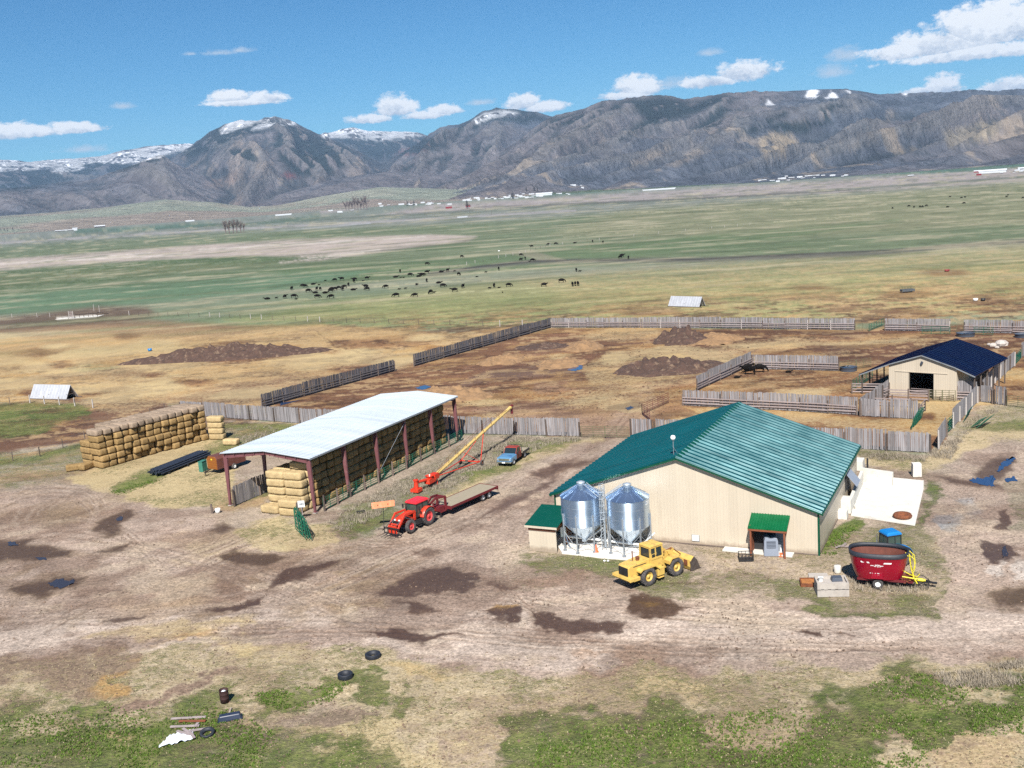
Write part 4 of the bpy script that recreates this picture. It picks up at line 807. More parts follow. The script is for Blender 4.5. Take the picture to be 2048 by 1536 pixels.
def sheets(m, ax, per, amt, splash=False):
    """each pressed sheet weathers a little differently; mud splash along the foot of a wall"""
    t = NT(m.node_tree); p = [n for n in t.n if n.type == 'BSDF_PRINCIPLED'][0]; src = p.inputs['Base Color'].links[0].from_socket
    V = t.new('ShaderNodeTexCoord').outputs['Object']; sx = t.new('ShaderNodeSeparateXYZ'); t.l.new(V, sx.inputs[0])
    wn = t.new('ShaderNodeTexWhiteNoise'); wn.noise_dimensions = '1D'; t.put(wn.inputs['W'], t.math('FLOOR', t.math('MULTIPLY', sx.outputs[ax], 1/per)))
    s_ = t.new('ShaderNodeVectorMath'); s_.operation = 'SCALE'; t.l.new(src, s_.inputs[0]); t.put(s_.inputs['Scale'], t.rng(wn.outputs['Value'], 0, 1, 1-amt, 1+amt)); c = s_.outputs[0]
    if splash:
        f = t.rng(t.math('SUBTRACT', sx.outputs[2], t.math('MULTIPLY', t.noise(V, 1.4, 4, .7), .9)), -.25, .12, .6, 0); c = t.mix(f, c, (*S(150, 128, 108), 1))
        mp = t.new('ShaderNodeMapping'); t.l.new(V, mp.inputs[0]); mp.inputs['Scale'].default_value = (1, 1, .06); c = t.mix(t.rng(t.noise(mp.outputs[0], 2.2, 4, .7), .56, .8, 0, .22), c, (*S(176, 160, 142), 1))
    t.put(p.inputs['Base Color'], c)
sheets(M['tan'], 0, .92, .035, True); sheets(M['tan_side'], 1, .92, .035, True); sheets(M['green_roof'], 1, .9, .1); sheets(M['galv_roof'], 1, .9, .06); sheets(M['blue_roof'], 1, .9, .15)
# straw bale: flakes and twine as relief
def bale_mat(name, c1, c2):
    m = bpy.data.materials.new(name); m.use_nodes = True; t = NT(m.node_tree); t.n.clear()
    out = t.new('ShaderNodeOutputMaterial'); p = t.new('ShaderNodeBsdfPrincipled'); t.l.new(p.outputs[0], out.inputs[0])
    V = t.new('ShaderNodeTexCoord').outputs['Object']; oi = t.new('ShaderNodeObjectInfo')
    off = t.new('ShaderNodeVectorMath'); off.operation = 'ADD'; t.l.new(V, off.inputs[0]); t.l.new(oi.outputs['Location'], off.inputs[1])
    mp = t.new('ShaderNodeMapping'); t.l.new(off.outputs[0], mp.inputs[0]); mp.inputs['Scale'].default_value = (1, 1, 3.5)
    n1 = t.noise(mp.outputs[0], 7, 4, .7); n2 = t.noise(off.outputs[0], 1.6, 3)
    c = t.mix(t.rng(n1, .3, .7), (*c1, 1), (*c2, 1)); k = t.math('MULTIPLY', t.rng(oi.outputs['Random'], 0, 1, .82, 1.14), t.rng(n2, .3, .7, .85, 1.12))
    s_ = t.new('ShaderNodeVectorMath'); s_.operation = 'SCALE'; t.l.new(c, s_.inputs[0]); t.put(s_.inputs['Scale'], k)
    t.l.new(s_.outputs[0], p.inputs['Base Color']); p.inputs['Roughness'].default_value = .95; p.inputs['Specular IOR Level'].default_value = .1
    b = t.new('ShaderNodeBump'); t.l.new(n1, b.inputs['Height']); b.inputs['Distance'].default_value = .06; b.inputs['Strength'].default_value = .8; t.l.new(b.outputs[0], p.inputs['Normal'])
    return m
M['bale'] = bale_mat('straw_bale', S(146, 110, 68), S(214, 184, 130))
M['bale_top'] = bale_mat('greyed_straw', S(160, 138, 118), S(196, 176, 154))
M['bale_new'] = bale_mat('fresh_straw_bale', S(198, 166, 116), S(232, 210, 164))
E_AZ = 117.0      # gable direction of the sheds (the e axis), n axis is 27 degrees
N_AZ = 27.0
# ------------------------------------------------------------------ big green roofed barn. local x along the gable, y along the ridge
bx, by = 3.26, 93.38; BW, BL, EV, RG = 24.26, 22.45, 3.92, 8.0
barn = thing('green_roofed_barn', 'large cream metal barn with a teal green ribbed roof behind the two silver bins', 'barn', (bx, by, 0), N_AZ-.2)
mb = MB(); mb.prism([(0, 0), (BW, 0), (BW, EV), (BW/2, RG-.12), (0, EV)], 0, .15, 'xz'); fw = mb.build('gable_wall', M['tan'], barn)
mb = MB(); mb.prism([(0, 0), (BW, 0), (BW, EV), (BW/2, RG-.12), (0, EV)], BL-.15, BL, 'xz'); mb.build('gable_wall', M['tan'], barn)
for x0 in (0, BW-.15): mb = MB(); mb.box(x0, x0+.15, .15, BL-.15, 0, EV-.02); mb.build('side_wall', M['tan_side'], barn)
def roof(parent, W, z0, z1, y0, y1, over, mat, rib, rw=.09, th=.09, name='roof_slope'):
    """two slopes with standing ribs running down them"""
    for s in (0, 1):
        mb = MB(); xe = -over if s == 0 else W+over; xr = W/2; sl = (z1-z0)/(W/2); ze = z0-sl*over
        mb.prism([(xe, ze), (xr, z1), (xr, z1+th), (xe, ze+th)], y0, y1, 'xz')
        if rib:
            yy = y0+.1
            while yy < y1:
                b_, h_ = rw, rw*.41
                mb.add([(xe, yy-b_/2, ze+th-.01), (xe, yy-b_*.14, ze+th+h_), (xe, yy+b_*.14, ze+th+h_), (xe, yy+b_/2, ze+th-.01), (xr, yy-b_/2, z1+th-.01), (xr, yy-b_*.14, z1+th+h_), (xr, yy+b_*.14, z1+th+h_), (xr, yy+b_/2, z1+th-.01)], [(0, 1, 5, 4), (1, 2, 6, 5), (2, 3, 7, 6), (0, 3, 2, 1), (4, 5, 6, 7)]); yy += rib
        mb.build(name, mat, parent)
roof(barn, BW, EV, RG, -.35, BL+.3, .35, M['green_roof'], .9, .38)
mb = MB(); mb.prism([(BW/2-.35, RG+.02), (BW/2, RG+.17), (BW/2+.35, RG+.02), (BW/2, RG+.2)], -.38, BL+.33, 'xz'); mb.build('ridge_cap', M['green_trim'], barn)
mb = MB()
for s in (-1, 1): mb.beam((BW/2, -.38, RG+.02), (BW/2+s*(BW/2+.4), -.38, EV-.1), .04, .24, up=(0, 0, 1))
mb.build('gable_trim', M['green_trim'], barn)
mb = MB(); mb.box(-.07, .09, -.04, .14, 0, EV-.1); mb.build('corner_trim', M['green_trim'], barn)
mb = MB(); mb.box(BW-.09, BW+.07, -.04, .14, 0, EV-.1); mb.build('corner_trim', M['green_trim'], barn)
for x_ in (BW+.3, -.42): mb = MB(); mb.box(x_, x_+.12, -.3, BL+.3, EV-.28, EV-.12); mb.build('gutter', M['green_trim'], barn)
mb = MB(); mb.box(-.02, BW+.02, -.02, BL+.02, 0, .1); mb.build('foundation', M['post'], barn)
mb = MB(); mb.box(13.2, 13.9, -.05, .05, .35, .95); mb.build('wall_vent', M['galv_dull'], barn)
mb = MB(); [mb.box(13.25, 13.85, -.08, -.05, .4+.14*i, .5+.14*i) for i in range(4)]; mb.build('vent_louvre', M['white_paint'], barn)
mb = MB(); mb.cyl((BW/2-.5, .7, RG), (BW/2-.5, .7, RG+1.5), .03); mb.cyl((BW/2-.5, .5, RG+.9), (BW/2-.1, .7, RG+.1), .015, n=5); mb.build('antenna_mast', M['galv_dull'], barn)
mb = MB(); mb.lathe([(0, -.22), (.14, -.2), (.22, -.06), (.24, .05), (.17, .2), (0, .26)], 14, (BW/2-.5, .7, RG+1.6)); mb.build('antenna_dome', M['white_paint'], barn)
mb = MB(); mb.box(BW+.02, BW+.1, 14.4, 16.6, 1.5, 3.1); wn = mb.build('side_window', M['dark'], barn)
mb = MB(); mb.prism([(BW+.1, 3.1), (BW+1.1, 1.9), (BW+1.15, 1.95), (BW+.1, 3.2)], 14.4, 16.6, 'xz'); mb.build('window_flap', M['grey_unit'], barn)
# porch: hood, posts, door
mb = MB(); PX0, PX1 = 18.6, 21.9
mb.prism([(.1, 3.35), (-1.55, 2.45), (-1.55, 2.53), (.1, 3.43)], PX0, PX1, 'yz')
hd = mb
xx = PX0+.05
while xx < PX1: hd.beam((xx, -1.57, 2.55), (xx, .1, 3.45), .05, .06, up=(1, 0, 0)); xx += .235
hood = hd.build('porch_hood', M['green_trim'], barn)
hood.data.materials[0] = pm('green_hood_steel', S(14, 118, 70, .62), .35, .2, .12, 1.5)
mb = MB(); mb.prism([(-.02, 3.25), (-1.5, 2.42), (-1.5, 2.30), (-.02, 3.13)], PX0+.02, PX0+.12, 'yz'); mb.prism([(-.02, 3.25), (-1.5, 2.42), (-1.5, 2.30), (-.02, 3.13)], PX1-.12, PX1-.02, 'yz'); mb.box(PX0, PX1, -1.54, -1.44, 2.28, 2.44); mb.build('porch_rafter', M['brown_wood'], barn)
for x0 in (PX0+.15, PX1-.3):
    mb = MB(); mb.box(x0, x0+.14, -1.5, -1.36, 0, 2.35); mb.beam((x0+.07, -1.4, 1.7), (x0+.07, -.5, 2.5), .1, .1); mb.build('porch_post', M['brown_wood'], barn)
mb = MB(); mb.box(PX0+.12, PX0+.2, -1.3, -.04, .1, 2.7); mb.build('porch_side_wall', M['brown_wood'], barn)
mb = MB(); mb.box(PX0+.2, 20.6, -.12, -.04, .1, 2.9); mb.build('porch_back_panel', M['dark'], barn)
mb = MB(); mb.box(20.65, 21.5, -.14, -.03, .15, 2.2); dr = mb.build('door', pm('grey_door', S(150, 158, 168), .6), barn)
mb = MB(); mb.cyl((20.75, -.2, 1.15), (20.75, -.14, 1.15), .04); mb.build('handle', M['chrome'], dr)
mb = MB(); mb.box(16.2, 22.2, -1.0, -.1, 0, .14); mb.build('concrete_step', M['concrete'], barn)
# ------------------------------------------------------------------ small lean-to beside it
ss = thing('small_shed', 'small cream shed with a dark green lean-to roof at the left end of the barn', 'shed', tuple(G(1060, 1101)), 27)
W_, L_ = 2.7, 3.4
mb = MB(); mb.box(0, W_, 0, .08, 0, 2.35); mb.build('front_wall', M['tan'], ss)
mb = MB(); mb.prism([(.08, 0), (L_, 0), (L_, 3.1), (.08, 2.4)], 0, .08, 'yz'); mb.build('side_wall', M['tan_side'], ss)
mb = MB(); mb.prism([(2.0, 0), (L_, 0), (L_, 3.1), (.08, 2.4), (.08, 1.95), (2.0, 1.95)], W_-.08, W_, 'yz'); mb.build('side_wall', M['brown_box'], ss); ss_s = mb
mb = MB(); mb.prism([(-.3, 2.42), (L_+.2, 3.2), (L_+.2, 3.28), (-.3, 2.5)], -.25, W_+.25, 'yz'); 
mb.build('roof', pm('dark_green_roof', S(0, 92, 74, .6), .45, .15, .05), ss)
mb = MB(); mb.box(-.25, W_+.25, -.33, -.27, 2.3, 2.5); mb.build('fascia', M['tan'], ss)
mb = MB(); mb.box(.02, W_-.02, -.1, 0, 2.02, 2.3); mb.build('soffit', M['brown_wood'], ss)
# ------------------------------------------------------------------ silver bins
def grain_bin(loc, az_lad, label):
    b = thing('grain_bin', label, 'grain bin', loc, 0, 'silver hopper bins in front of the barn')
    r, z0, z1, zt = 1.9, 2.35, 4.9, 5.85
    mb = MB(); pr = []
    zz = z0
    while zz < z1-.01:
        pr += [(r, zz), (r, min(zz+.86, z1))]; zz += .868
    mb.lathe(pr, 56)
    bw_ = mb.build('bin_wall', M['galv_wall'], b)
    for zz_ in (z0+.86, z0+1.72): mb = MB(); mb.lathe([(r+.002, zz_), (r+.008, zz_+.01), (r+.002, zz_+.02)], 56); mb.build('seam', M['galv_dull'], bw_)
    mb = MB(); mb.lathe([(r+.06, z1-.02), (r*.5, (z1+zt)/2+.02), (.32, zt-.02), (.3, zt-.1)], 40)
    for i in range(14):
        a = i*2*math.pi/14; mb.beam((math.cos(a)*(r+.02), math.sin(a)*(r+.02), z1+.03), (math.cos(a)*.3, math.sin(a)*.3, zt+.02), .035, .05)
    mb.build('cone_roof', M['galv'], b)
    mb = MB(); mb.lathe([(.34, zt-.1), (.34, zt+.12), (.4, zt+.14), (.38, zt+.22), (.1, zt+.32), (0, zt+.32)], 16); mb.build('lid', M['ladder'], b)
    mb = MB(); mb.lathe([(r-.02, z0+.02), (.22, .75), (.2, .5)], 24, smooth=False)
    for i in range(12):
        a = i*2*math.pi/12; mb.beam((math.cos(a)*(r-.02), math.sin(a)*(r-.02), z0), (math.cos(a)*.24, math.sin(a)*.24, .76), .03, .03)
    mb.build('hopper', M['galv'], b)
    n = 8
    for i in range(n):
        a = 2*math.pi*(i+.5)/n; c, s = math.cos(a), math.sin(a)
        mb = MB(); mb.beam(((r+.07)*c, (r+.07)*s, 0), ((r+.07)*c, (r+.07)*s, z0+1.1), .11, .11, up=(c, s, 0)); mb.box((r+.07)*c-.16, (r+.07)*c+.16, (r+.07)*s-.16, (r+.07)*s+.16, .05, .08); mb.build('leg', M['galv_dull'], b)
    mb = MB()
    for i in range(n):
        a0 = 2*math.pi*(i+.5)/n; a1 = 2*math.pi*(i+1.5)/n; q = r+.07
        P0 = (q*math.cos(a0), q*math.sin(a0)); P1 = (q*math.cos(a1), q*math.sin(a1))
        mb.cyl((*P0, .3), (*P1, z0-.5), .025, n=4); mb.cyl((*P1, .3), (*P0, z0-.5), .025, n=4); mb.cyl((*P0, .85), (*P1, .85), .03, n=4)
    mb.build('bracing', M['galv_dull'], b)
    a = R(az_lad); c, s = math.cos(a), math.sin(a); tx, ty = -s, c; mb = MB()
    def lad(p0, p1, w, n):
        p0 = Vector(p0); p1 = Vector(p1); o = Vector((tx, ty, 0))*w/2
        mb.beam(p0-o, p1-o, .05, .05); mb.beam(p0+o, p1+o, .05, .05)
        for i in range(n): q = p0.lerp(p1, (i+.5)/n); mb.beam(q-o, q+o, .035, .035)
    lad(((r+.22)*c, (r+.22)*s, .2), ((r+.22)*c, (r+.22)*s, z1+.9), .5, 20)
    lad(((r+.1)*c, (r+.1)*s, z1+.1), (.45*c, .45*s, zt+.15), .5, 9)
    mb.build('ladder', M['ladder'], b)
    mb = MB()
    for i in range(6):
        zc = z0+.6+i*.62; pts = [((r+.22+.38*math.sin(q))*c+tx*.36*math.cos(q), (r+.22+.38*math.sin(q))*s+ty*.36*math.cos(q), zc) for q in np.linspace(0, math.pi, 7)]
        mb.path(pts, .02, 4)
    for q in (.6, 1.57, 2.5): x_, y_ = (r+.22+.38*math.sin(q))*c+tx*.36*math.cos(q), (r+.22+.38*math.sin(q))*s+ty*.36*math.cos(q); mb.cyl((x_, y_, z0+.6), (x_, y_, z0+3.7), .018, n=4)
    mb.build('ladder_cage', M['ladder'], b)
    return b
S1, S2 = (5.5, 88.8), (9.45, 87.15)
b1 = grain_bin((*S1, .1), -40, 'left silver hopper bin, caged ladder on its right, next to the small shed')
b2 = grain_bin((*S2, .1), 172, 'right silver hopper bin with a white mark, its ladder on the left')
mb = MB()
for i, (a0, a1, zc) in enumerate(((-42, -22, 4.62), (-38, -26, 4.5), (-44, -34, 4.4))):
    mb.lathe([(1.925, zc), (1.925, zc+.1)], 6, rnd=.5, arc=(R(a0), R(a1)))
mb.build('white_decal', M['white_paint'], b2)
pad = thing('', '', '')
bpy.data.objects.remove(pad)
# pad, tubes under the bins
P = [G2(1124, 1107), G2(1200, 1116), G2(1290, 1122), G2(1310, 1085), (11.2, 89.0), (4.0, 92.6), G2(1110, 1085)]
mb = MB(); mb.prism([(x, y) for x, y in P], -.2, .1, 'xy'); struct(mb.build('concrete_pad', pm('white_concrete', S(235, 230, 222, .75), .85, 0, .06, 1.5, col2=S(200, 190, 176), c2=(.6, .8))))
tb = thing('conveyor_tube', 'white auger tube running under the two silver bins towards the small shed', 'conveyor', (7.2, 87.9, 0), 0)
mb = MB(); mb.cyl((4.0, 89.6, .9), (10.6, 86.7, .55), .11, n=10); mb.cyl((10.4, 86.8, .5), (11.6, 86.4, 1.7), .08, n=8); mb.cyl((5.6, 88.8, .6), (7.2, 88.2, 1.9), .08, n=8); mb.build('tube', M['white_paint'], tb, world=True)
mb = MB(); mb.box(3.4, 3.9, 88.6, 89.3, 1.2, 2.1); mb.cyl((3.7, 88.9, .1), (3.7, 88.9, 1.3), .06); mb.cyl((4.2, 88.6, .1), (3.8, 88.9, 1.3), .05); mb.build('drive_unit', M['galv'], tb, world=True)
# ------------------------------------------------------------------ hay shed
sx0, sy0 = -32.85, 110.64; SW, SL, SE, SR = 12.33, 32.05, 6.06, 6.62
shed = thing('hay_shed', 'open hay shed with a pale metal roof on dark red steel columns, full of bales', 'shed', (sx0, sy0, 0), N_AZ)
roof(shed, SW, SE, SR, 0, SL, 0, M['galv_roof'], .45, th=.07)
mb = MB(); mb.box(-.03, .0, 0, SL, SE-.12, SE+.06); mb.box(SW, SW+.03, 0, SL, SE-.12, SE+.06); mb.build('eave_trim', M['galv_dull'], shed)
for i in range(6):
    y = .35+i*(SL-.7)/5
    mb = MB()
    for xa, xb in ((.25, SW/2), (SW-.25, SW/2)):
        za, zb = SE-.1, SR-.1
        mb.prism([(xa, za), (xb, zb), (xb, zb-.32), (xa, za-.5)], y-.09, y+.09, 'xz')
        for k in range(5): q = (k+.5)/5; xk = xa+(xb-xa)*q; zk = za+(zb-za)*q; mb.box(xk-.02, xk+.02, y-.13, y+.13, zk-.42, zk)
    mb.build('rafter', M['red_iron'], shed)
    for xa, sg in ((.3, 1), (SW-.3, -1)):
        mb = MB(); mb.prism([(xa-sg*.12, .15), (xa+sg*.10, .15), (xa+sg*.42, SE-.75), (xa+sg*.2, SE-.3), (xa-sg*.12, SE-.2)], y-.1, y+.1, 'xz')
        mb.box(xa-.2, xa+.2, y-.2, y+.2, .12, .16)
        mb.build('column', M['red_iron'], shed)
mb = MB()
for k in range(9):
    x = .5+k*(SW-1)/8; z = SE-.1+(SR-SE)*(1-abs(x-SW/2)/(SW/2)); mb.box(x-.04, x+.04, .05, SL-.05, z-.12, z+.02)
mb.build('purlin', M['red_iron_dark'], shed)
mb = MB(); yb = .35+2*(SL-.7)/5
mb.cyl((SW-.2, yb, 1.2), (SW-.2, yb+(SL-.7)/5, SE-.4), .025, n=5); mb.build('brace_cable', M['galv_dull'], shed)
for i in range(6):
    y = .35+i*(SL-.7)/5
    for xa in (.3, SW-.3): mb = MB(); mb.box(xa-.2, xa+.2, y-.2, y+.2, 0, .12); mb.build('footing', M['concrete_old'], shed)
en = Vector((math.sin(R(E_AZ)), math.cos(R(E_AZ)), 0)); nn = Vector((math.sin(R(N_AZ)), math.cos(R(N_AZ)), 0)); O = Vector((sx0, sy0, 0))
# ------------------------------------------------------------------ bales
def bale_mesh(seed, mat, L=2.4, Wd=1.22, H=.86):
    rg = np.random.default_rng(seed); nx, ny, nz = 15, 7, 5
    bm_ = MB(); X = np.linspace(-1, 1, nx); Y = np.linspace(-1, 1, ny); Z = np.linspace(-1, 1, nz)
    def face(f, na, nb_):
        vs = []
        for i in range(na):
            for j in range(nb_): vs.append(f(i, j))
        fs = [(i*nb_+j, i*nb_+j+1, (i+1)*nb_+j+1, (i+1)*nb_+j) for i in range(na-1) for j in range(nb_-1)]; bm_.add(vs, fs, .5, True)
    def P(x, y, z):
        r = 8.; s = (abs(x)**r+abs(y)**r+abs(z)**r)**(1/r)+1e-9; q = max(abs(x), abs(y), abs(z)); k = q/s; k = .35+.65*k if k < 1 else 1
        fl = 1-.035*(1 if int((x+1)*7.5+.01) % 2 else 0)-.03*abs(math.sin(x*11+seed))
        n = (vn(np.array([x*3.1+seed*7+z]), np.array([y*3.7+z*2.1]), seed)[0]-.5)*.13
        return (x*L/2*k*(1+n*.4), y*Wd/2*k*fl*(1+n), z*H/2*k*fl*(1+n*.6)+H/2)
    face(lambda i, j: P(X[i], Y[j], 1), nx, ny); face(lambda i, j: P(X[i], Y[j], -1), nx, ny)
    face(lambda i, j: P(X[i], 1, Z[j]), nx, nz); face(lambda i, j: P(X[i], -1, Z[j]), nx, nz)
    face(lambda i, j: P(1, Y[i], Z[j]), ny, nz); face(lambda i, j: P(-1, Y[i], Z[j]), ny, nz)
    o = bm_.build('straw_bale', mat); me = o.data; bpy.data.objects.remove(o)
    import bmesh
    b = bmesh.new(); b.from_mesh(me); bmesh.ops.remove_doubles(b, verts=b.verts[:], dist=.004); bmesh.ops.recalc_face_normals(b, faces=b.faces[:]); b.to_mesh(me); b.free()
    return me
BM = [bale_mesh(i, M['bale']) for i in range(4)]; BT = [bale_mesh(i+9, M['bale_top']) for i in range(3)]; BN = [bale_mesh(i+20, M['bale_new']) for i in range(3)]
nb_count = 0
def bale(p, az, label, group, kind=BM, jit=.04, tilt=0):
    """az: direction of the long (local x) axis"""
    global nb_count; nb_count += 1
    o = bpy.data.objects.new('straw_bale', random.choice(kind)); COL.objects.link(o); tag(o, label, 'bale', group)
    o.location = (p[0]+random.uniform(-jit, jit), p[1]+random.uniform(-jit, jit), p[2]); o.rotation_euler = (tilt, random.choice((0, math.pi)) if False else 0, -R(az-90)+random.uniform(-.03, .03))
    k = random.uniform(.95, 1.0); o.scale = (k, random.uniform(.88, 1.02), random.uniform(.95, 1.02)); o.rotation_euler.y = random.uniform(-.02, .02)
    return o
# open stack on the left
A0 = G(205, 938); Az = 38.0; dn = Vector((math.sin(R(Az)), math.cos(R(Az)), 0)); de = Vector((math.sin(R(Az+90)), math.cos(R(Az+90)), 0))
TIER = ['bottom', 'second', 'third', 'fourth', 'fifth', 'top']
for i in range(14):
    nt_ = 6 if i > 1 else 6
    for k in range(6):
        dpt = -1.25+random.uniform(-.12, .2)-(.3 if random.random() < .25 else 0)
        p = A0+dn*(.6+i*1.22)+de*dpt; p.z = k*.87
        if i == 0 and k == 3: p += de*-.3
        top = k == 5
        bale(p, Az+90, 'weathered square straw bale in the %s tier of the open air stack' % TIER[k], 'bales of the open air stack', BT if top else BM, jit=.09)
    for k in range(6 if i > 1 else 4):
        if k < 4 and i > 1: continue
        p = A0+dn*(.6+i*1.22)+de*(-3.7+random.uniform(-.1, .1)); p.z = k*.87
        bale(p, Az+90, 'greyed square straw bale in the back row of the open air stack', 'back row bales of the open air stack', BT if k == 5 else BM)
p = G(152, 940); bale(p, 70, 'rust coloured straw bale lying alone in front of the open air stack', 'loose straw bales', BM)
p = G(175, 937); bale(p, 20, 'dark straw bale toppled against the left foot of the open air stack', 'loose straw bales', BM)
for k in range(4): p = G(436, 878); p.z = k*.87; bale(p, Az+66+k, 'clean straw bale, %s of the small pile of four behind the open air stack' % ('lowest', 'second', 'third', 'topmost')[k], 'loose straw bales', BN)
p = G(463, 889); bale(p, 110, 'single clean straw bale on the grass beside the small pile of four', 'loose straw bales', BN)
# stack in the shed
for i in range(25):
    for k in range(6):
        if i in (0,) and k > 4: continue
        dpt = SW-2.75+random.uniform(-.12, .12)
        if i > 21 and k > 7-(i-20): pass
        p = O+nn*(.7+i*1.235)+en*dpt; p.z = .05+k*.87
        bale(p, E_AZ, 'square straw bale in the %s tier of the stack inside the hay shed' % TIER[k], 'bales stacked in the hay shed', BN if i < 2 else BM)
for i in range(3):
    for k in range(5):
        p = O+nn*(.7+i*1.235)+en*(SW-5.2); p.z = .05+k*.87
        bale(p, E_AZ, 'square straw bale in the inner row of the stack inside the hay shed', 'inner row bales in the hay shed', BN if i < 2 else BM)
for j, (dx, dy, z, nm) in enumerate(((-3.6, -.75, 0, 'lower'), (-3.6, -.75, .87, 'upper'))):
    p = O+nn*dy+en*(SW+dx+.9); p.z = z; bale(p, E_AZ, '%s of the two pale bales standing out in front of the shed stack' % nm, 'pale bales in front of the shed stack', BN, 0)
p = O+nn*-.5+en*(SW-5.4); bale(p, E_AZ, 'pale bale on the ground left of the bales in front of the shed stack', 'pale bales in front of the shed stack', BN, 0)
# ------------------------------------------------------------------ vehicles. local y is forward
def wheel(parent, x, y, r, w, rim, lugs=22, rr=.56, outer=1, tyre=None, z=None):
    mb = MB(); z = r if z is None else z; h = w/2
    pr = [(r*rr, -h*.75), (r*.72, -h), (r*.9, -h*.98), (r*.965, -h*.8), (r*.965, h*.8), (r*.9, h*.98), (r*.72, h), (r*rr, h*.75), (r*rr, -h*.75)]
    mb.lathe(pr, 30, (x, y, z), 'x', smooth=True)
    if lugs:
        for i in range(lugs):
            for s in (-1, 1):
                a = 2*math.pi*(i+(.5 if s > 0 else 0))/lugs; b = a+.16
                p0 = (x+s*h*.02, y+math.cos(a)*r*.975, z+math.sin(a)*r*.975); p1 = (x+s*h*.98, y+math.cos(b)*r*.95, z+math.sin(b)*r*.95)
                mb.beam(p0, p1, r*.07, r*.07, up=(0, math.cos(a), math.sin(a)))
    o = mb.build('wheel', tyre or M['rubber'], parent)
    mb = MB(); R1 = r*rr; q = outer*h
    mb.lathe([(R1*1.02, -h*.6), (R1*1.02, h*.7), (R1*.92, h*.7), (R1*.85, q*.2), (R1*.4, q*.25), (R1*.34, q*.62), (0, q*.62)] if outer > 0 else [(R1*1.02, h*.6), (R1*1.02, -h*.7), (R1*.92, -h*.7), (R1*.85, q*.2), (R1*.4, q*.25), (R1*.34, q*.62), (0, q*.62)], 22, (x, y, z), 'x')
    for i in range(8): a = i*math.pi/4; mb.cyl((x+q*.2, y+math.cos(a)*R1*.62, z+math.sin(a)*R1*.62), (x+q*.34, y+math.cos(a)*R1*.62, z+math.sin(a)*R1*.62), R1*.06, n=6)
    mb.build('rim', rim, o); return o
def cab(parent, x0, x1, y0, y1, z0, z1, frame, glass, roofm, over=.12, th=.2, slant=.15, post=.09, tap=.06):
    """glazed cab: floor rectangle, four posts, panes, roof"""
    mb = MB(); c = [(x0, y0), (x1, y0), (x1, y1), (x0, y1)]; ct = [(x0+tap, y0), (x1-tap, y0), (x1-tap, y1-slant), (x0+tap, y1-slant)]
    for a, b in zip(c, ct): mb.beam((*a, z0), (*b, z1), post, post)
    for i in range(4): mb.beam((*ct[i], z1-post/2), (*ct[(i+1) % 4], z1-post/2), post, post); mb.beam((*c[i], z0), (*c[(i+1) % 4], z0), post*1.2, post*1.2)
    ym = (y0+y1)/2-.1
    for a, b in ((x0, x0+tap), (x1, x1-tap)): mb.beam((a, ym, z0), (b, ym, z1), post*.8, post*.8)
    mb.build('cab_frame', frame, parent)
    e = .02
    for i, nm in enumerate(('rear_window', 'side_window', 'windscreen', 'side_window')):
        a, b = c[i], c[(i+1) % 4]; A, B = ct[i], ct[(i+1) % 4]; mb = MB()
        mb.add([(*a, z0), (*b, z0), (*B, z1-.03), (*A, z1-.03)], [(0, 1, 2, 3)]); mb.build(nm, glass, parent, fix=False)
    mb = MB(); mb.box(x0+.2, x1-.2, y0+.15, y1-.35, z0-.05, z0+.5); mb.box(x0+.35, x1-.35, y0+.2, y0+.4, z0+.4, z0+1.0); mb.build('seat', M['black'], parent)
    mb = MB(); mb.box(x0-over+tap, x1+over-tap, y0-over, y1-slant+over*1.3, z1, z1+th*.5, tx=.02, ty=.02); mb.box(x0-over+tap+.03, x1+over-tap-.03, y0-over+.03, y1-slant+over*1.3-.03, z1+th*.5+.002, z1+th, tx=.14, ty=.16)
    return mb.build('cab_roof', roofm, parent, bevel=.03)
# --- orange tractor with front loader and bale forks
c_ = (G(861, 1048)+G(822, 1066))/2; hd = 216.5; hv = Vector((math.sin(R(hd)), math.cos(R(hd)), 0)); rv = Vector((hv.y, -hv.x, 0))
tr = thing('tractor', 'orange red tractor with a front loader and bale forks, parked beside the flatbed trailer', 'tractor', c_+rv*.95, hd)
for s in (-1, 1):
    wheel(tr, s*.95, -1.35, .96, .52, M['rim_red'], 20, .55, s); wheel(tr, s*.9, 1.42, .68, .42, M['rim_red'], 18, .55, s)
mb = MB(); mb.box(-.28, .28, -1.7, 2.1, .62, 1.1); mb.box(-.45, .45, -1.6, -.3, .6, 1.25); mb.box(-.8, .8, -1.42, -1.28, .85, 1.05); mb.box(-.75, .75, 1.33, 1.5, .6, .8); mb.build('chassis', M['black'], tr)
mb = MB(); mb.prism([(.15, 1.05), (2.35, .95), (2.48, 1.3), (2.3, 1.62), (.9, 1.88), (.15, 1.92)], -.42, .42, 'yz'); hood = mb.build('hood', M['orange'], tr, bevel=.07)
mb = MB(); mb.box(-.34, .34, 2.36, 2.5, 1.0, 1.42); mb.build('grille', M['black'], hood)
mb = MB(); mb.box(-.38, -.2, 2.30, 2.44, 1.44, 1.56); mb.box(.2, .38, 2.30, 2.44, 1.44, 1.56); mb.build('headlight', M['white_paint'], hood)
for s in (-1, 1): mb = MB(); mb.box(s*.424-.004, s*.424+.004, .9, 2.2, 1.3, 1.36) ; mb.box(s*.424-.005, s*.424+.005, .3, 1.6, 1.45, 1.62); mb.build('hood_panel', M['black'], hood)
cab(tr, -.72, .72, -1.75, .1, 1.25, 2.62, M['black'], M['clear'], M['cab_red'], .14, .26, .12)
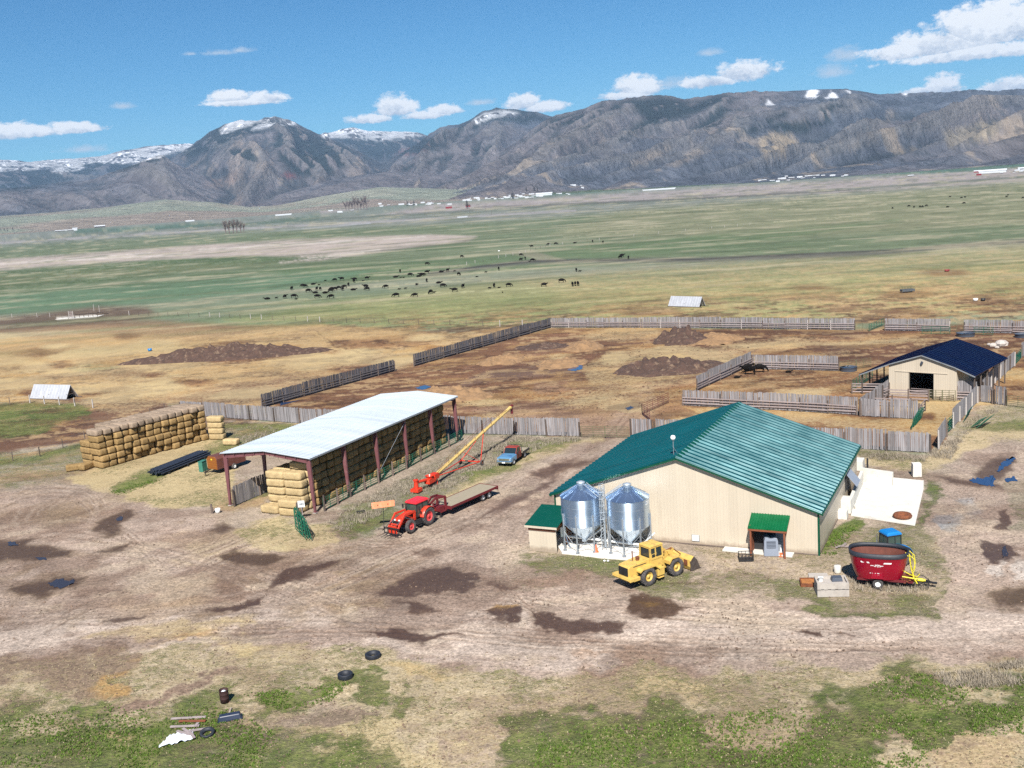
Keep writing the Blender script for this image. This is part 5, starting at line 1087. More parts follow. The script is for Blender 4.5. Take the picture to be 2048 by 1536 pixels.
for s in (-1, 1):
    mb = MB(); mb.lathe([(1.04, -.32), (1.08, -.3), (1.08, .32), (1.04, .34), (1.04, -.32)], 14, (s*.93, -1.35, .96), 'x', arc=(R(10), R(165))); 
    mb.prism([(-2.1, 1.3), (-.4, 1.3), (-.7, 1.8), (-1.3, 2.02), (-1.9, 1.8)], s*.62-.02, s*.62+.02, 'yz'); mb.build('fender', M['orange'], tr)
mb = MB(); mb.box(-.95, -.6, -.55, .3, .5, 1.0); mb.box(.6, .95, -.55, .3, .5, 1.0); mb.box(-1.0, -.7, -.3, .1, .3, .4); mb.build('step', M['black'], tr)
mb = MB(); mb.cyl((.62, .28, 1.3), (.62, .28, 2.7), .055); mb.cyl((.62, .28, 1.5), (.62, .28, 2.1), .1); mb.build('exhaust', M['black'], tr)
mb = MB()
for s in (-1, 1): mb.beam((s*.7, .05, 2.4), (s*1.15, .15, 2.4), .03, .03); mb.box(s*1.15-.1, s*1.15+.1, .1, .14, 2.0, 2.45)
mb.build('mirror', M['black'], tr)
ld = MB()
for s in (-1, 1):
    ld.beam((s*.58, .35, 1.0), (s*.62, .35, 1.95), .14, .3); ld.beam((s*.64, .3, 1.95), (s*.66, 1.9, 2.0), .12, .2); ld.beam((s*.66, 1.85, 2.05), (s*.66, 3.15, .75), .12, .22)
    ld.beam((s*.64, .45, 1.2), (s*.65, 1.7, 1.85), .08, .08)
ld.beam((-.66, 2.75, 1.15), (.66, 2.75, 1.15), .16, .16); lo = ld.build('loader_arm', M['orange'], tr, bevel=.02)
mb = MB()
for s in (-1, 1): mb.cyl((s*.52, 1.6, 1.75), (s*.52, 3.1, 1.25), .04); mb.cyl((s*.6, .5, 1.1), (s*.62, 1.9, 1.7), .035)
mb.build('hydraulic_ram', M['chrome'], lo)
mb = MB(); mb.box(-.55, .55, 3.1, 3.22, .35, 1.1); mb.box(-.45, .45, 3.06, 3.3, .9, 1.12); mb.build('headstock', M['orange'], tr)
mb = MB()
for z in (.35, .95): mb.beam((-1.0, 3.36, z), (1.0, 3.36, z), .1, .1)
for x in (-1.0, -.5, 0, .5, 1.0): mb.beam((x, 3.36, .3), (x, 3.36, 1.0), .07, .07)
for x in (-.9, -.45, .0, .45, .9): mb.beam((x, 3.4, .35), (x, 4.55, .3), .05, .05, w2=.02, h2=.02)
mb.build('bale_fork', M['black'], tr)
# orange board on its stand
ob = thing('orange_board', 'faded orange rectangular board on a thin black stand left of the orange tractor', 'board', G(768, 1058), 4)
mb = MB(); mb.beam((0, 0, 0), (.15, 0, 2.3), .05, .05); mb.beam((-.6, 0, .03), (.5, 0, .03), .05, .05); mb.beam((-.05, -.5, .03), (0, .3, .03), .05, .05); mb.build('stand', M['black'], ob)
mb = MB(); mb.prism([(-1.0, 2.15), (1.3, 2.35), (1.32, 2.95), (-1.02, 2.78)], -.03, .03, 'xz'); pb = mb.build('panel', M['orange_board'], ob)
mb = MB(); mb.box(-.42, -.34, -.06, -.03, 2.45, 2.56); mb.box(.6, .68, -.06, -.03, 2.52, 2.64); mb.build('bracket', M['black'], pb)
# --- yellow wheel loader
a_, b_ = G(1293, 1173), G(1356, 1149); hd = 56; hv = Vector((math.sin(R(hd)), math.cos(R(hd)), 0)); rv = Vector((hv.y, -hv.x, 0))
wl = thing('wheel_loader', 'faded yellow wheel loader with its bucket on the ground near the silver bins', 'loader', (a_+b_)/2-rv*1.0, hd)
for s in (-1, 1):
    for y in (-1.6, 1.65): wheel(wl, s*1.0, y, .82, .56, M['yellow'], 22, .5, s)
mb = MB(); mb.box(-.45, .45, -3.1, -.2, .6, 1.1); mb.box(-.9, .9, -1.75, -1.45, .6, .95); mb.box(-.9, .9, 1.5, 1.8, .6, .95); mb.box(-.2, .2, -.3, .6, .55, 1.0); mb.build('chassis', M['black'], wl)
mb = MB(); mb.prism([(-3.45, 1.0), (-1.0, 1.1), (-1.0, 2.2), (-3.3, 2.02), (-3.45, 1.9)], -.68, .68, 'yz'); eh = mb.build('engine_hood', M['yellow'], wl, bevel=.04)
mb = MB(); mb.box(-.58, .58, -3.5, -3.4, 1.12, 1.88); [mb.box(-.55, .55, -3.53, -3.5, 1.16+.1*i, 1.2+.1*i) for i in range(7)]; mb.build('grille', M['black'], eh)
mb = MB(); [mb.box(s*.685-.006, s*.685+.006, -2.9, -1.4, 1.86+.0, 1.93) for s in (-1, 1)]; mb.build('louvre', M['dark'], eh)
mb = MB(); mb.cyl((.1, -1.9, 2.1), (.1, -1.9, 2.36), .16, n=14); mb.cyl((.1, -1.9, 2.36), (.1, -1.9, 2.44), .19, n=14); mb.build('air_cleaner', M['rust'], eh)
mb = MB(); mb.cyl((-.2, -2.2, 2.1), (-.2, -2.2, 2.95), .05); mb.build('exhaust', M['rust'], eh)
mb = MB(); mb.box(-1.2, 1.2, -3.75, -3.2, .85, 1.15); mb.box(-1.2, -.5, -3.3, -2.6, .8, 1.12); mb.box(.5, 1.2, -3.3, -2.6, .8, 1.12); mb.box(-1.1, 1.1, -3.82, -3.75, .95, 1.05); mb.build('counterweight', M['yellow'], wl, bevel=.03)
for s in (-1, 1):
    mb = MB(); mb.prism([(-2.6, 1.55), (-2.3, 1.72), (-.9, 1.72), (-.4, 1.3), (-.4, 1.2), (-.9, 1.6), (-2.3, 1.6), (-2.6, 1.42)], s*.7-.02*s, s*1.28, 'yz'); mb.build('fender', M['yellow'], wl)
    mb = MB(); mb.prism([(.75, 1.6), (1.1, 1.8), (2.0, 1.8), (2.0, 1.7), (1.1, 1.7), (.75, 1.3)], s*.6, s*1.28, 'yz'); mb.build('fender', M['yellow'], wl)
    mb = MB(); mb.box(min(s*.65, s*1.15), max(s*.65, s*1.15), -.55, .25, .55, 1.25); mb.box(min(s*.8, s*1.2), max(s*.8, s*1.2), -.5, .2, .35, .42); mb.build('side_tank', M['yellow'], wl, bevel=.03)
mb = MB(); mb.box(-.7, .7, -.95, .5, 1.2, 2.05); mb.build('cab_base', M['yellow'], wl, bevel=.03)
cab(wl, -.66, .66, -.9, .5, 2.05, 3.12, M['yellow'], M['glass'], M['yellow'], .1, .16, .05, .13, .03)
mb = MB(); mb.box(-.45, .45, .6, 2.1, .75, 1.5); [mb.prism([(.9, 1.3), (1.7, 1.4), (1.5, 2.25), (1.05, 2.3)], s*.42-.06, s*.42+.06, 'yz') for s in (-1, 1)]; mb.build('front_frame', M['yellow'], wl)
mb = MB()
for s in (-1, 1): mb.prism([(1.15, 2.25), (1.3, 1.95), (2.3, 1.2), (3.3, .45), (3.4, .7), (2.6, 1.45), (1.5, 2.3)], s*.52-.06, s*.52+.06, 'yz')
mb.beam((-.5, 2.5, 1.2), (.5, 2.5, 1.2), .2, .2); mb.beam((0, 1.9, 1.5), (0, 2.3, 2.15), .16, .3); la = mb.build('lift_arm', M['yellow'], wl)
mb = MB(); mb.cyl((0, 1.2, 2.0), (0, 2.25, 2.15), .09); mb.cyl((0, 2.3, 2.1), (0, 3.25, 1.3), .05); [mb.cyl((s*.45, 1.1, 1.2), (s*.5, 2.4, 1.3), .07) for s in (-1, 1)]; mb.build('hydraulic_ram', M['rust'], la)
prof = [(3.25, .12), (3.1, .45), (3.2, 1.0), (3.6, 1.32), (3.68, 1.28), (3.32, .95), (3.24, .5), (3.36, .2), (4.35, .06), (4.4, .02), (3.35, .02)]
mb = MB(); mb.prism(prof, -1.3, 1.3, 'yz'); bk = mb.build('bucket', M['yellow'], wl)
for s in (-1, 1): mb = MB(); mb.prism([(3.15, .1), (3.15, .9), (3.62, 1.3), (3.95, .95), (4.35, .05), (3.3, .03)], s*1.31-.03, s*1.31+.03, 'yz'); mb.build('bucket_cheek', M['bucket'], bk)
mb = MB(); mb.box(-1.3, 1.3, 4.3, 4.5, .0, .05); mb.build('cutting_edge', M['bucket'], bk)
mb = MB(); mb.box(-1.0, 1.0, 3.06, 3.12, .5, 1.0); mb.build('bucket_back_scuff', M['rust'], bk)
mb = MB(); mb.path([(.95, -1.0, 1.75), (.95, -1.0, 2.6), (.95, -.4, 2.6)], .025, 5); mb.build('handrail', M['yellow'], wl)
# --- red feed mixer wagon
wc = G(1756, 1178); hd = 113.0; hv = Vector((math.sin(R(hd)), math.cos(R(hd)), 0)); rv = Vector((hv.y, -hv.x, 0))
fm = thing('feed_mixer_wagon', 'dark red vertical feed mixer wagon with a black rubber rim and yellow ladder', 'mixer wagon', wc-rv*1.1, hd)
mb = MB(); vs = []; n = 48; lv = [(.72, 1.72, 1.02), (1.2, 1.92, 1.16), (1.9, 2.10, 1.30), (2.62, 2.22, 1.38), (2.66, 2.24, 1.4)]
def ov(a, rx, ry):
    ex = 2.6; c, s = math.cos(a), math.sin(a); k = (abs(c)**ex+abs(s)**ex)**(-1/ex); return (ry*s*k, rx*c*k)
def loft(mb, lv, flip=False, cap=False):
    vs = []
    for z, rx, ry in lv:
        for i in range(n): x, y = ov(2*math.pi*i/n, rx, ry); vs.append((x, y, z))
    mb.add(vs, [(j*n+i, j*n+(i+1) % n, (j+1)*n+(i+1) % n, (j+1)*n+i) for j in range(len(lv)-1) for i in range(n)], .5, True)
    if cap: mb.add(vs[:n], [tuple(range(n))], .5)
loft(mb, lv, cap=True); tub = mb.build('tub', M['tub'], fm)
mb = MB(); loft(mb, [(2.64, 2.16, 1.32), (.95, 1.6, .95)]); mb.add([(*ov(2*math.pi*i/n, 1.6, .95), .96) for i in range(n)], [tuple(range(n))]); mb.build('tub_lining', M['tub_in'], fm, fix=False)
mb = MB(); loft(mb, [(2.6, 2.26, 1.42), (2.98, 2.3, 1.46), (2.98, 2.2, 1.36), (2.6, 2.16, 1.32), (2.6, 2.26, 1.42)]); mb.build('rubber_rim', M['rubber_black'], fm)
mb = MB(); mb.lathe([(.5, 0), (.35, .5), (.2, 1.1), (.05, 1.5)], 16, (0, .8, .95)); mb.lathe([(.5, 0), (.35, .5), (.2, 1.1), (.05, 1.5)], 16, (0, -.8, .95))
for cy in (-.8, .8):
    for k in range(20): a = k*.63; mb.beam((math.cos(a)*.2, cy+math.sin(a)*.2, .98+k*.065), (math.cos(a)*(.95-k*.03), cy+math.sin(a)*(.75-k*.02), .98+k*.065), .3, .03)
mb.build('mixing_screw', M['tub_in'], fm)
def decal(y0, y1, z0, z1, mat, nm='white_decal', skew=0.):
    mb = MB(); vs = []
    for (y, z) in ((y0, z0), (y1, z0), (y1+skew, z1), (y0+skew, z1)):
        q = np.interp(z, [l[0] for l in lv], [l[2] for l in lv]); qy = np.interp(z, [l[0] for l in lv], [l[1] for l in lv]); vs.append((q*(1-abs(y/qy)**2.6)**(1/2.6)+.012, y, z))
    mb.add(vs, [(0, 1, 2, 3)]); return mb
dm = decal(-1.25, -.6, 2.18, 2.3, None, skew=-.06)
for a in ((.42, 1.0, 2.18, 2.3, 0, '', .06), (-.55, -.3, 1.98, 2.03, 0, '', 0), (-.2, .1, 1.99, 2.02, 0, '', 0), (.2, .42, 1.98, 2.03, 0, '', 0)):
    q = decal(*a[:4], None, skew=a[6]); dm.add(q.v, q.f)
for (y, z, w_, h_, sk) in ((-.24, 2.04, .14, .05, .06), (-.04, 2.05, .1, .05, 0), (.08, 2.04, .14, .05, -.06), (-.24, 1.92, .14, .05, -.06), (-.04, 1.9, .1, .05, 0), (.08, 1.92, .14, .05, .06),
                           (-.62, 1.3, .12, .05, 0), (-.42, 1.3, .05, .05, 0), (-.22, 1.3, .06, .05, 0), (-.05, 1.3, .16, .06, 0)):
    q = decal(y, y+w_, z, z+h_, None, skew=sk); dm.add(q.v, q.f)
dm.build('white_decal', M['white_paint'], tub, fix=False)
mb = MB(); mb.prism([(-.55, .95), (.45, .95), (.35, 1.25), (-.45, 1.25)], .95, 1.42, 'yz'); mb.build('wheel_guard', M['tub'], fm)
mb = MB(); [mb.box(s*.75-.08, s*.75+.08, -1.6, 2.6, .55, .72) for s in (-1, 1)]; mb.box(-1.0, 1.0, -.12, .12, .42, .58); mb.box(-.7, .7, 1.7, 2.7, .62, .7); mb.build('frame', M['maroon'], fm)
mb = MB(); [mb.box(-.75, .75, 1.75+.16*i, 1.86+.16*i, .72, .78) for i in range(6)]; [mb.box(.6, .95, 1.9+i*.2, 2.05+i*.2, .55+.12*i, .6+.12*i) for i in range(4)]; mb.build('step_platform', M['rust'], fm)
for s in (-1, 1): wheel(fm, s*1.1, 0, .42, .3, M['white_paint'], 0, .5, s)
mb = MB(); yl = 2.55
for x in (.1, .6): mb.path([(x, 2.7, .6), (x, 2.45, 1.7), (x, 2.3, 2.7), (x, 2.0, 2.8)], .035, 6)
for i in range(6): mb.cyl((.1, 2.66-.07*i, .8+.32*i), (.6, 2.66-.07*i, .8+.32*i), .028, n=5)
for x in (-.1, .8): mb.path([(x, 2.55, 1.3), (x, 2.75, 1.9), (x, 2.65, 2.6), (x, 2.3, 2.9)], .03, 5)
for z, y in ((1.6, 2.68), (2.2, 2.74), (2.7, 2.56)): mb.cyl((-.1, y, z), (.8, y, z), .028, n=5)
mb.path([(.9, 1.8, 1.1), (.9, 2.7, 1.0), (.9, 2.9, .6)], .05, 6); mb.path([(.3, 1.7, 1.45), (.9, 2.4, 1.3), (1.1, 2.9, 1.25), (1.1, 3.1, 1.5)], .035, 5); mb.build('ladder', M['byellow'], fm)
mb = MB(); mb.cyl((.35, 2.75, .75), (.35, 3.35, .7), .13, n=12); mb.cyl((.35, 3.3, .7), (.35, 3.5, .7), .09); mb.build('driveline_guard', M['byellow'], fm)
mb = MB(); mb.beam((-.5, 2.5, .6), (0, 4.1, .42), .1, .12); mb.beam((.5, 2.5, .6), (0, 4.1, .42), .1, .12); mb.box(-.12, .12, 4.0, 4.35, .36, .46); mb.cyl((.2, 3.7, .0), (.2, 3.7, .8), .04); mb.path([(.1, 2.9, 1.1), (.2, 3.4, 1.0), (.1, 3.9, .5)], .03, 5); mb.build('tongue', M['black'], fm)
# --- blue tractor behind
rp = G(1785, 1061, 2.8); np_ = G(1702, 1118, .9); hd = azim(rp, np_); 
bt = thing('tractor', 'bright blue tractor mostly hidden behind the red mixer wagon', 'tractor', (rp.x+math.sin(R(hd))*.85, rp.y+math.cos(R(hd))*.85, 0), hd)
for s in (-1, 1): wheel(bt, s*.95, -1.3, .95, .5, M['ladder'], 20, .55, s); wheel(bt, s*.88, 1.4, .62, .4, M['ladder'], 18, .55, s)
mb = MB(); mb.box(-.28, .28, -1.7, 2.2, .6, 1.1); mb.box(-.8, .8, -1.38, -1.22, .85, 1.05); mb.box(-.7, .7, 1.33, 1.47, .55, .75); mb.build('chassis', M['black'], bt)
mb = MB(); mb.prism([(.1, 1.0), (2.3, 1.0), (2.4, 1.3), (2.3, 1.58), (.9, 1.75), (.1, 1.8)], -.4, .4, 'yz'); mb.build('hood', M['bluep'], bt, bevel=.06)
mb = MB(); mb.box(-.45, .45, 2.4, 2.95, .6, 1.15); mb.build('front_weight', M['bluep'], bt, bevel=.04)
cab(bt, -.72, .72, -1.4, .0, 1.25, 2.95, M['black'], M['clear'], M['bluep'], .08, .3, .08)
for s in (-1, 1):
    mb = MB(); mb.lathe([(1.02, -.3), (1.06, -.28), (1.06, .3), (1.02, .32), (1.02, -.3)], 14, (s*.92, -1.3, .95), 'x', arc=(R(10), R(170))); mb.build('fender', M['bluep'], bt)
mb = MB(); mb.cyl((.55, .3, 1.3), (.55, .3, 2.8), .05); mb.build('exhaust', M['chrome'], bt)
# --- flatbed pickup
fr = (G(994, 931)+G(1023, 935))/2; hd = 204; hv = Vector((math.sin(R(hd)), math.cos(R(hd)), 0))
pk = thing('pickup_truck', 'old flatbed pickup with faded blue hood and rusty red cab roof on the grass', 'pickup', fr-hv*2.6, hd)
for s in (-1, 1):
    for y in (1.7, -1.75): wheel(pk, s*.82, y, .39, .26, M['white_paint'], 0, .55, s)
mb = MB(); mb.prism([(.75, .45), (2.5, .45), (2.55, .7), (2.5, 1.02), (.75, 1.12)], -.93, .93, 'yz'); fb = mb.build('front_body', M['truck_blue'], pk, bevel=.07)
mb = MB(); mb.prism([(.8, 1.1), (2.4, 1.0), (2.4, 1.05), (.8, 1.16)], -.7, .7, 'yz'); mb.build('hood', M['truck_blue'], pk, bevel=.03)
mb = MB(); mb.box(-.72, .72, 2.53, 2.58, .68, .96); mb.build('grille', M['chrome'], fb); mb = MB(); mb.box(-.95, .95, 2.55, 2.72, .42, .6); mb.build('bumper', M['chrome'], fb, bevel=.03)
mb = MB(); mb.box(-.2, .2, 2.725, 2.735, .42, .58); mb.build('number_plate', M['white_paint'], fb)
for s in (-1, 1): mb = MB(); mb.box(s*.78-.1, s*.78+.1, 2.53, 2.585, .72, .92); mb.build('headlight', M['ladder'], fb)
mb = MB(); mb.prism([(-.75, .45), (.75, .45), (.75, 1.1), (-.75, 1.1)], -.92, .92, 'yz'); cb = mb.build('cab_body', M['truck_red'], pk, bevel=.05)
mb = MB(); mb.prism([(-.7, 1.1), (.72, 1.1), (.2, 1.72), (-.62, 1.72)], -.8, .8, 'yz'); mb.build('cab_glass', M['glass'], pk)
mb = MB(); mb.box(-.78, .78, -.7, .28, 1.70, 1.80, tx=.08, ty=.08); [mb.beam((s*.8, .76, 1.1), (s*.76, .26, 1.72), .07, .07) for s in (-1, 1)]; [mb.beam((s*.8, -.68, 1.1), (s*.76, -.62, 1.72), .12, .09) for s in (-1, 1)]; mb.build('cab_roof', pm('rusty_red_roof', S(168, 62, 44), .45, 0, .15, 2), pk, bevel=.03)
mb = MB(); [mb.box(s*1.02-.1, s*1.02+.1, .6, .66, 1.1, 1.32) for s in (-1, 1)]; mb.build('mirror', M['black'], pk)
mb = MB(); mb.box(-1.0, 1.0, -3.0, -.85, .82, .94); mb.build('flatbed', M['deck'], pk)
bedk = mb = MB(); mb.box(-1.02, 1.02, -3.04, -3.0, .7, .96); [mb.box(s*1.01-.02, s*1.01+.02, -3.0, -.85, .68, .96) for s in (-1, 1)]; mb.path([(-.9, -.9, .94), (-.9, -.85, 1.85), (.9, -.85, 1.85), (.9, -.9, .94)], .035, 5); mb.cyl((-.9, -.87, 1.4), (.9, -.87, 1.4), .025, n=5); [mb.cyl((x, -.87, .94), (x, -.86, 1.85), .02, n=5) for x in (-.45, 0, .45)]; mb.build('headache_rack', M['black'], pk)
mb = MB(); [mb.box(s*.4-.06, s*.4+.06, -2.9, 2.3, .42, .6) for s in (-1, 1)]; mb.box(-.8, .8, -1.82, -1.68, .3, .45); mb.build('chassis', M['black'], pk)
# --- gooseneck flatbed trailer
near = G(905, 1012, 1.); rear = G(993, 973, 1.); hd = azim(rear, near); hv = Vector((math.sin(R(hd)), math.cos(R(hd)), 0)); rv = Vector((hv.y, -hv.x, 0)); Lt = (near-rear).length
tl = thing('flatbed_trailer', 'maroon gooseneck flatbed trailer with a plank deck behind the orange tractor', 'trailer', ((near+rear)/2+rv*1.25)*1, hd); tl.location.z = 0
h = Lt/2+.15
mb = MB(); mb.box(-1.2, 1.2, -h, h, .94, 1.0); mb.build('plank_deck', M['deck'], tl)
mb = MB(); [mb.box(s*1.24-.05, s*1.24+.05, -h, h, .78, 1.02) for s in (-1, 1)]; mb.box(-1.29, 1.29, -h-.1, -h, .6, 1.03); mb.box(-1.29, 1.29, h, h+.1, .7, 1.03); [mb.box(s*.5-.06, s*.5+.06, -h, h, .6, .93) for s in (-1, 1)]
for i in range(18): y = -h+.3+i*(2*h-.6)/17; [mb.box(s*1.3-.02, s*1.3+.02, y-.05, y+.05, .82, .95) for s in (-1, 1)]
mb.build('side_rail', M['maroon'], tl)
mb = MB()
for s in (-1, 1):
    mb.beam((s*.55, h+.1, .55), (s*.55, h+.1, 2.0), .16, .22); mb.beam((s*.55, h+.05, 2.0), (s*.32, h+1.3, 2.15), .16, .22); mb.beam((s*.32, h+1.25, 2.15), (s*.1, h+2.5, 1.45), .14, .2)
mb.beam((-.6, h+.1, 2.0), (.6, h+.1, 2.0), .14, .16); mb.box(-.6, .6, h+.05, h+.9, .5, .62); mb.box(-.14, .14, h+2.35, h+2.6, .9, 1.6); mb.box(-.5, .5, h+.3, h+1.0, .62, 1.1); mb.build('gooseneck', M['maroon'], tl)
mb = MB(); mb.beam((-.4, h+.8, 0), (-.4, h+.8, 1.0), .1, .1); mb.box(-.55, -.25, h+.65, h+.95, 0, .04); mb.build('jack_leg', M['black'], tl)
for s in (-1, 1):
    for y in (-h+1.3, -h+2.35): wheel(tl, s*.98, y, .4, .26, M['white_paint'], 0, .55, s)
mb = MB(); mb.path([(.2, h+2.3, .12), (.9, h+1.6, .08), (.5, h+1.0, .3)], .03, 5); mb.beam((0, h+.9, .12), (0, h+2.8, .1), .08, .08); mb.build('hitch_bar', M['black'], tl)
# --- grain auger
a0 = G(862, 958, .9); tip = Vector((-.3, 131.6, 4.6)); dv = (tip-a0); ah = azim(a0, tip); Lh = math.hypot(dv.x, dv.y); slope = (tip.z-a0.z)/Lh
au = thing('grain_auger', 'long yellow grain auger with a red intake and red wheeled undercarriage beside the hay shed', 'auger', (a0.x, a0.y, 0), ah)
Z = lambda y: .9+slope*y
mb = MB(); mb.cyl((0, 0, Z(0)), (0, Lh, Z(Lh)), .2, n=14)
for i in range(9): y = 1+i*(Lh-1.5)/8; mb.cyl((0, y, Z(y)), (0, y+.1, Z(y+.1)), .235, n=14)
mb.build('auger_tube', pm('yellow_tube_paint', S(232, 198, 124, .7), .5, 0, .08, .8), au)
mb = MB(); mb.cyl((0, Lh-.3, Z(Lh)+.02), (0, Lh+.25, Z(Lh)+.05), .2, n=12); mb.cyl((0, Lh+.02, Z(Lh)-.1), (0, Lh+.02, Z(Lh)-.95), .15, .18, n=12); mb.build('discharge_spout', M['maroon'], au)
mb = MB()
y0_, y1_ = 2.0, Lh-3
for s in (-1, 1): mb.path([(s*.12, 1.0, Z(1)+.16), (s*.18, 6, Z(6)+.75), (s*.18, Lh-6, Z(Lh-6)+.75), (s*.12, Lh-1.5, Z(Lh-1.5)+.16)], .022, 4)
for i in range(7): y = 4+i*(Lh-8)/6; mb.cyl((-.15, y, Z(y)), (-.15, y, Z(y)+.7), .02, n=4); mb.cyl((.15, y, Z(y)), (.15, y, Z(y)+.7), .02, n=4)
mb.build('truss', M['rust'], au)
mb = MB(); wy = 9.5; mb.path([(0, 1.0, Z(1)-.2), (1.35, wy, .45)], .06, 6); mb.path([(0, 1.0, Z(1)-.2), (-1.35, wy, .45)], .06, 6); mb.cyl((-1.5, wy, .42), (1.5, wy, .42), .07)
for s in (-1, 1): mb.path([(s*1.35, wy, .45), (s*.15, wy+3.4, Z(wy+3.4)-.15)], .05, 6); mb.path([(s*1.35, wy, .45), (s*.15, wy-2, Z(wy-2)-.1)], .03, 5)
mb.path([(0, 1.5, Z(1.5)-.2), (0, wy+3.2, Z(wy+3.2)-.2)], .035, 5); mb.build('undercarriage', M['orange'], au)
for s in (-1, 1): wheel(au, s*1.5, wy, .33, .2, M['rust'], 0, .55, s)
mb = MB(); mb.box(-.35, .35, -.9, .5, .55, 1.1); mb.lathe([(.2, 0), (.5, .5)], 12, (0, -.3, .9)); mb.beam((-.2, .9, .0), (-.2, .9, 1.1), .1, .1); mb.beam((.25, .9, 0), (.25, .9, 1.1), .1, .1); mb.box(-.4, .4, .3, 1.2, .75, 1.35); mb.build('boot', M['orange'], au)
h0 = G(832, 968, 1.0); lv_ = au.matrix_basis.inverted() @ Vector((h0.x, h0.y, 1.0))
mb = MB(); mb.cyl((0, -.2, 1.0), (lv_.x, lv_.y, 1.15), .17, n=12); mb.cyl((lv_.x, lv_.y, 1.35), (lv_.x, lv_.y, .25), .22, .3, n=12); mb.cyl((lv_.x, lv_.y, 1.35), (lv_.x, lv_.y, 1.5), .3, n=12); mb.box(lv_.x-.5, lv_.x+.5, lv_.y-.5, lv_.y+.5, .15, .5); mb.build('swing_hopper', M['orange'], au)

tr.scale = (.95,)*3; wl.scale = (.94,)*3; fm.scale = (.97,)*3; bt.scale = (.88,)*3
# ------------------------------------------------------------------ windbreak fences
def windbreak(pts, label, boards=(0., 1.), H=2.4, rails=None, sec=4.9, gaps=True, post_pale=0., lean=.02, low=0, group='slatted windbreak fences', zb=0., side=1, bm='wood', rm='rail'):
    """pts: ground points. boards on the far side, rails towards the viewer when rails is given"""
    P = [Vector((p[0], p[1], 0)) for p in pts]; f = thing('windbreak_fence', label, 'fence', P[0], 0, group); rg = random
    for A, B in zip(P[:-1], P[1:]):
        L = (B-A).length; d = (B-A)/L; nrm = Vector((d.y, -d.x, 0))*side; ns = max(1, round(L/sec)); sl = L/ns
        for i in range(ns):
            a = A+d*(i*sl); hh = H+rg.uniform(-.12, .12); gp = .28 if gaps else .04
            mb = MB(); x = gp/2; off = rg.uniform(-.03, .03)
            while x < sl-gp/2:
                w_ = rg.uniform(.16, .24); ln = rg.uniform(-lean, lean); top = hh+rg.uniform(-.08, .06); z0 = zb+rg.uniform(.02, .1)
                p0 = a+d*(x+w_/2)-nrm*(.06+off); mb.beam(p0+Vector((0, 0, z0)), p0+d*ln*top+Vector((0, 0, top)), w_*.93, .03, rg.random(), up=nrm)
                x += w_+ (rg.uniform(.0, .03) if rg.random() < .8 else rg.uniform(.04, .12))
            mb.build('board_panel', M[bm], f, world=True)
            if rails:
                mb = MB()
                for z in rails:
                    z += rg.uniform(-.04, .04); q = a+nrm*.1; mb.beam(q+Vector((0, 0, z)), q+d*sl+Vector((0, 0, z+rg.uniform(-.05, .05))), .07, .16, rg.random(), up=(0, 0, 1))
                mb.build('rail', M[rm], f, world=True)
        for i in range(ns+1):
            q = A+d*(i*sl); mb = MB(); ph = H-.25+rg.uniform(-.2, .25) if not rails else H*.72+rg.uniform(-.1, .3)
            mb.cyl(q+nrm*.02, q+nrm*.02+Vector((rg.uniform(-.05, .05), rg.uniform(-.05, .05), ph)), .12, .1, 7); mb.build('post', M['post_pale'] if rg.random() < post_pale else M['post'], f, world=True)
    return f
def g(*a): return [G2(u, v) for u, v in a]
RL = (.45, .85, 1.25)
windbreak(g((362, 829), (600, 847), (903, 867), (1160, 873)), 'long grey plank windbreak running behind the hay shed from the straw stack')
windbreak(g((1262, 873), (1305, 876)), 'short grey plank fence piece right of the main gate, behind the green barn', sec=2.6)
windbreak(g((1310, 876), (1861, 906)), 'grey plank windbreak passing behind the green roofed barn', sec=4.6)
windbreak(g((1877, 899), (1893, 873)), 'short grey plank fence turning the corner behind the concrete manure pad', sec=5, gaps=False, post_pale=.6, lean=.0)
windbreak(g((1906, 856), (1955, 806)), 'grey plank windbreak climbing to the right of the blue roofed barn yard', post_pale=.6, gaps=False, sec=3.8)
windbreak(g((1959, 803), (1985, 807)), 'narrow grey plank fence panel nearest the blue barn corner, weeds at its foot', sec=5); windbreak(g((1989, 808), (2012, 811)), 'rightmost grey plank fence panel beside the pipe gate', sec=5)
windbreak(g((1966, 793), (1990, 766), (2029, 732)), 'grey plank fence along the right eave of the blue roofed barn', gaps=False, post_pale=.5, sec=3.6)
windbreak(g((2043, 716), (2075, 690)), 'grey plank fence at the right edge beyond the green panel', gaps=False, post_pale=.5, sec=3.6)
windbreak(g((1366, 811), (1600, 823), (1713, 830)), 'grey plank and rail fence along the front of the small cattle pen', rails=RL, gaps=False, sec=5)
windbreak(g((1720, 832), (1838, 839)), 'tall grey plank panels between the small pen and the blue barn yard', sec=4.4)
windbreak(g((1394, 782), (1503, 731)), 'grey plank fence slanting along the left side of the small cattle pen', rails=RL, gaps=False, side=1)
windbreak(g((1506, 738), (1677, 742)), 'grey plank and rail fence along the back of the small cattle pen', rails=RL, gaps=False)
windbreak(g((1103, 655), (1400, 656), (1709, 660)), 'long grey plank windbreak along the far side of the corral', rails=RL, gaps=False, post_pale=.4)
windbreak(g((1770, 661), (1899, 663)), 'grey plank windbreak on the far side between the two far gates', rails=RL, gaps=False, post_pale=.3)
windbreak(g((1928, 665), (2075, 668)), 'rightmost grey plank windbreak of the far corral side', rails=RL, gaps=False, post_pale=.4)
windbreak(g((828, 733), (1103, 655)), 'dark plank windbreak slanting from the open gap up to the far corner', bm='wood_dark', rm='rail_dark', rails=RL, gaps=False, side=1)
windbreak(g((524, 816), (790, 742)), 'dark plank windbreak slanting behind the pale roof of the hay shed', bm='wood_dark', rm='rail_dark', rails=RL, gaps=False, side=1)
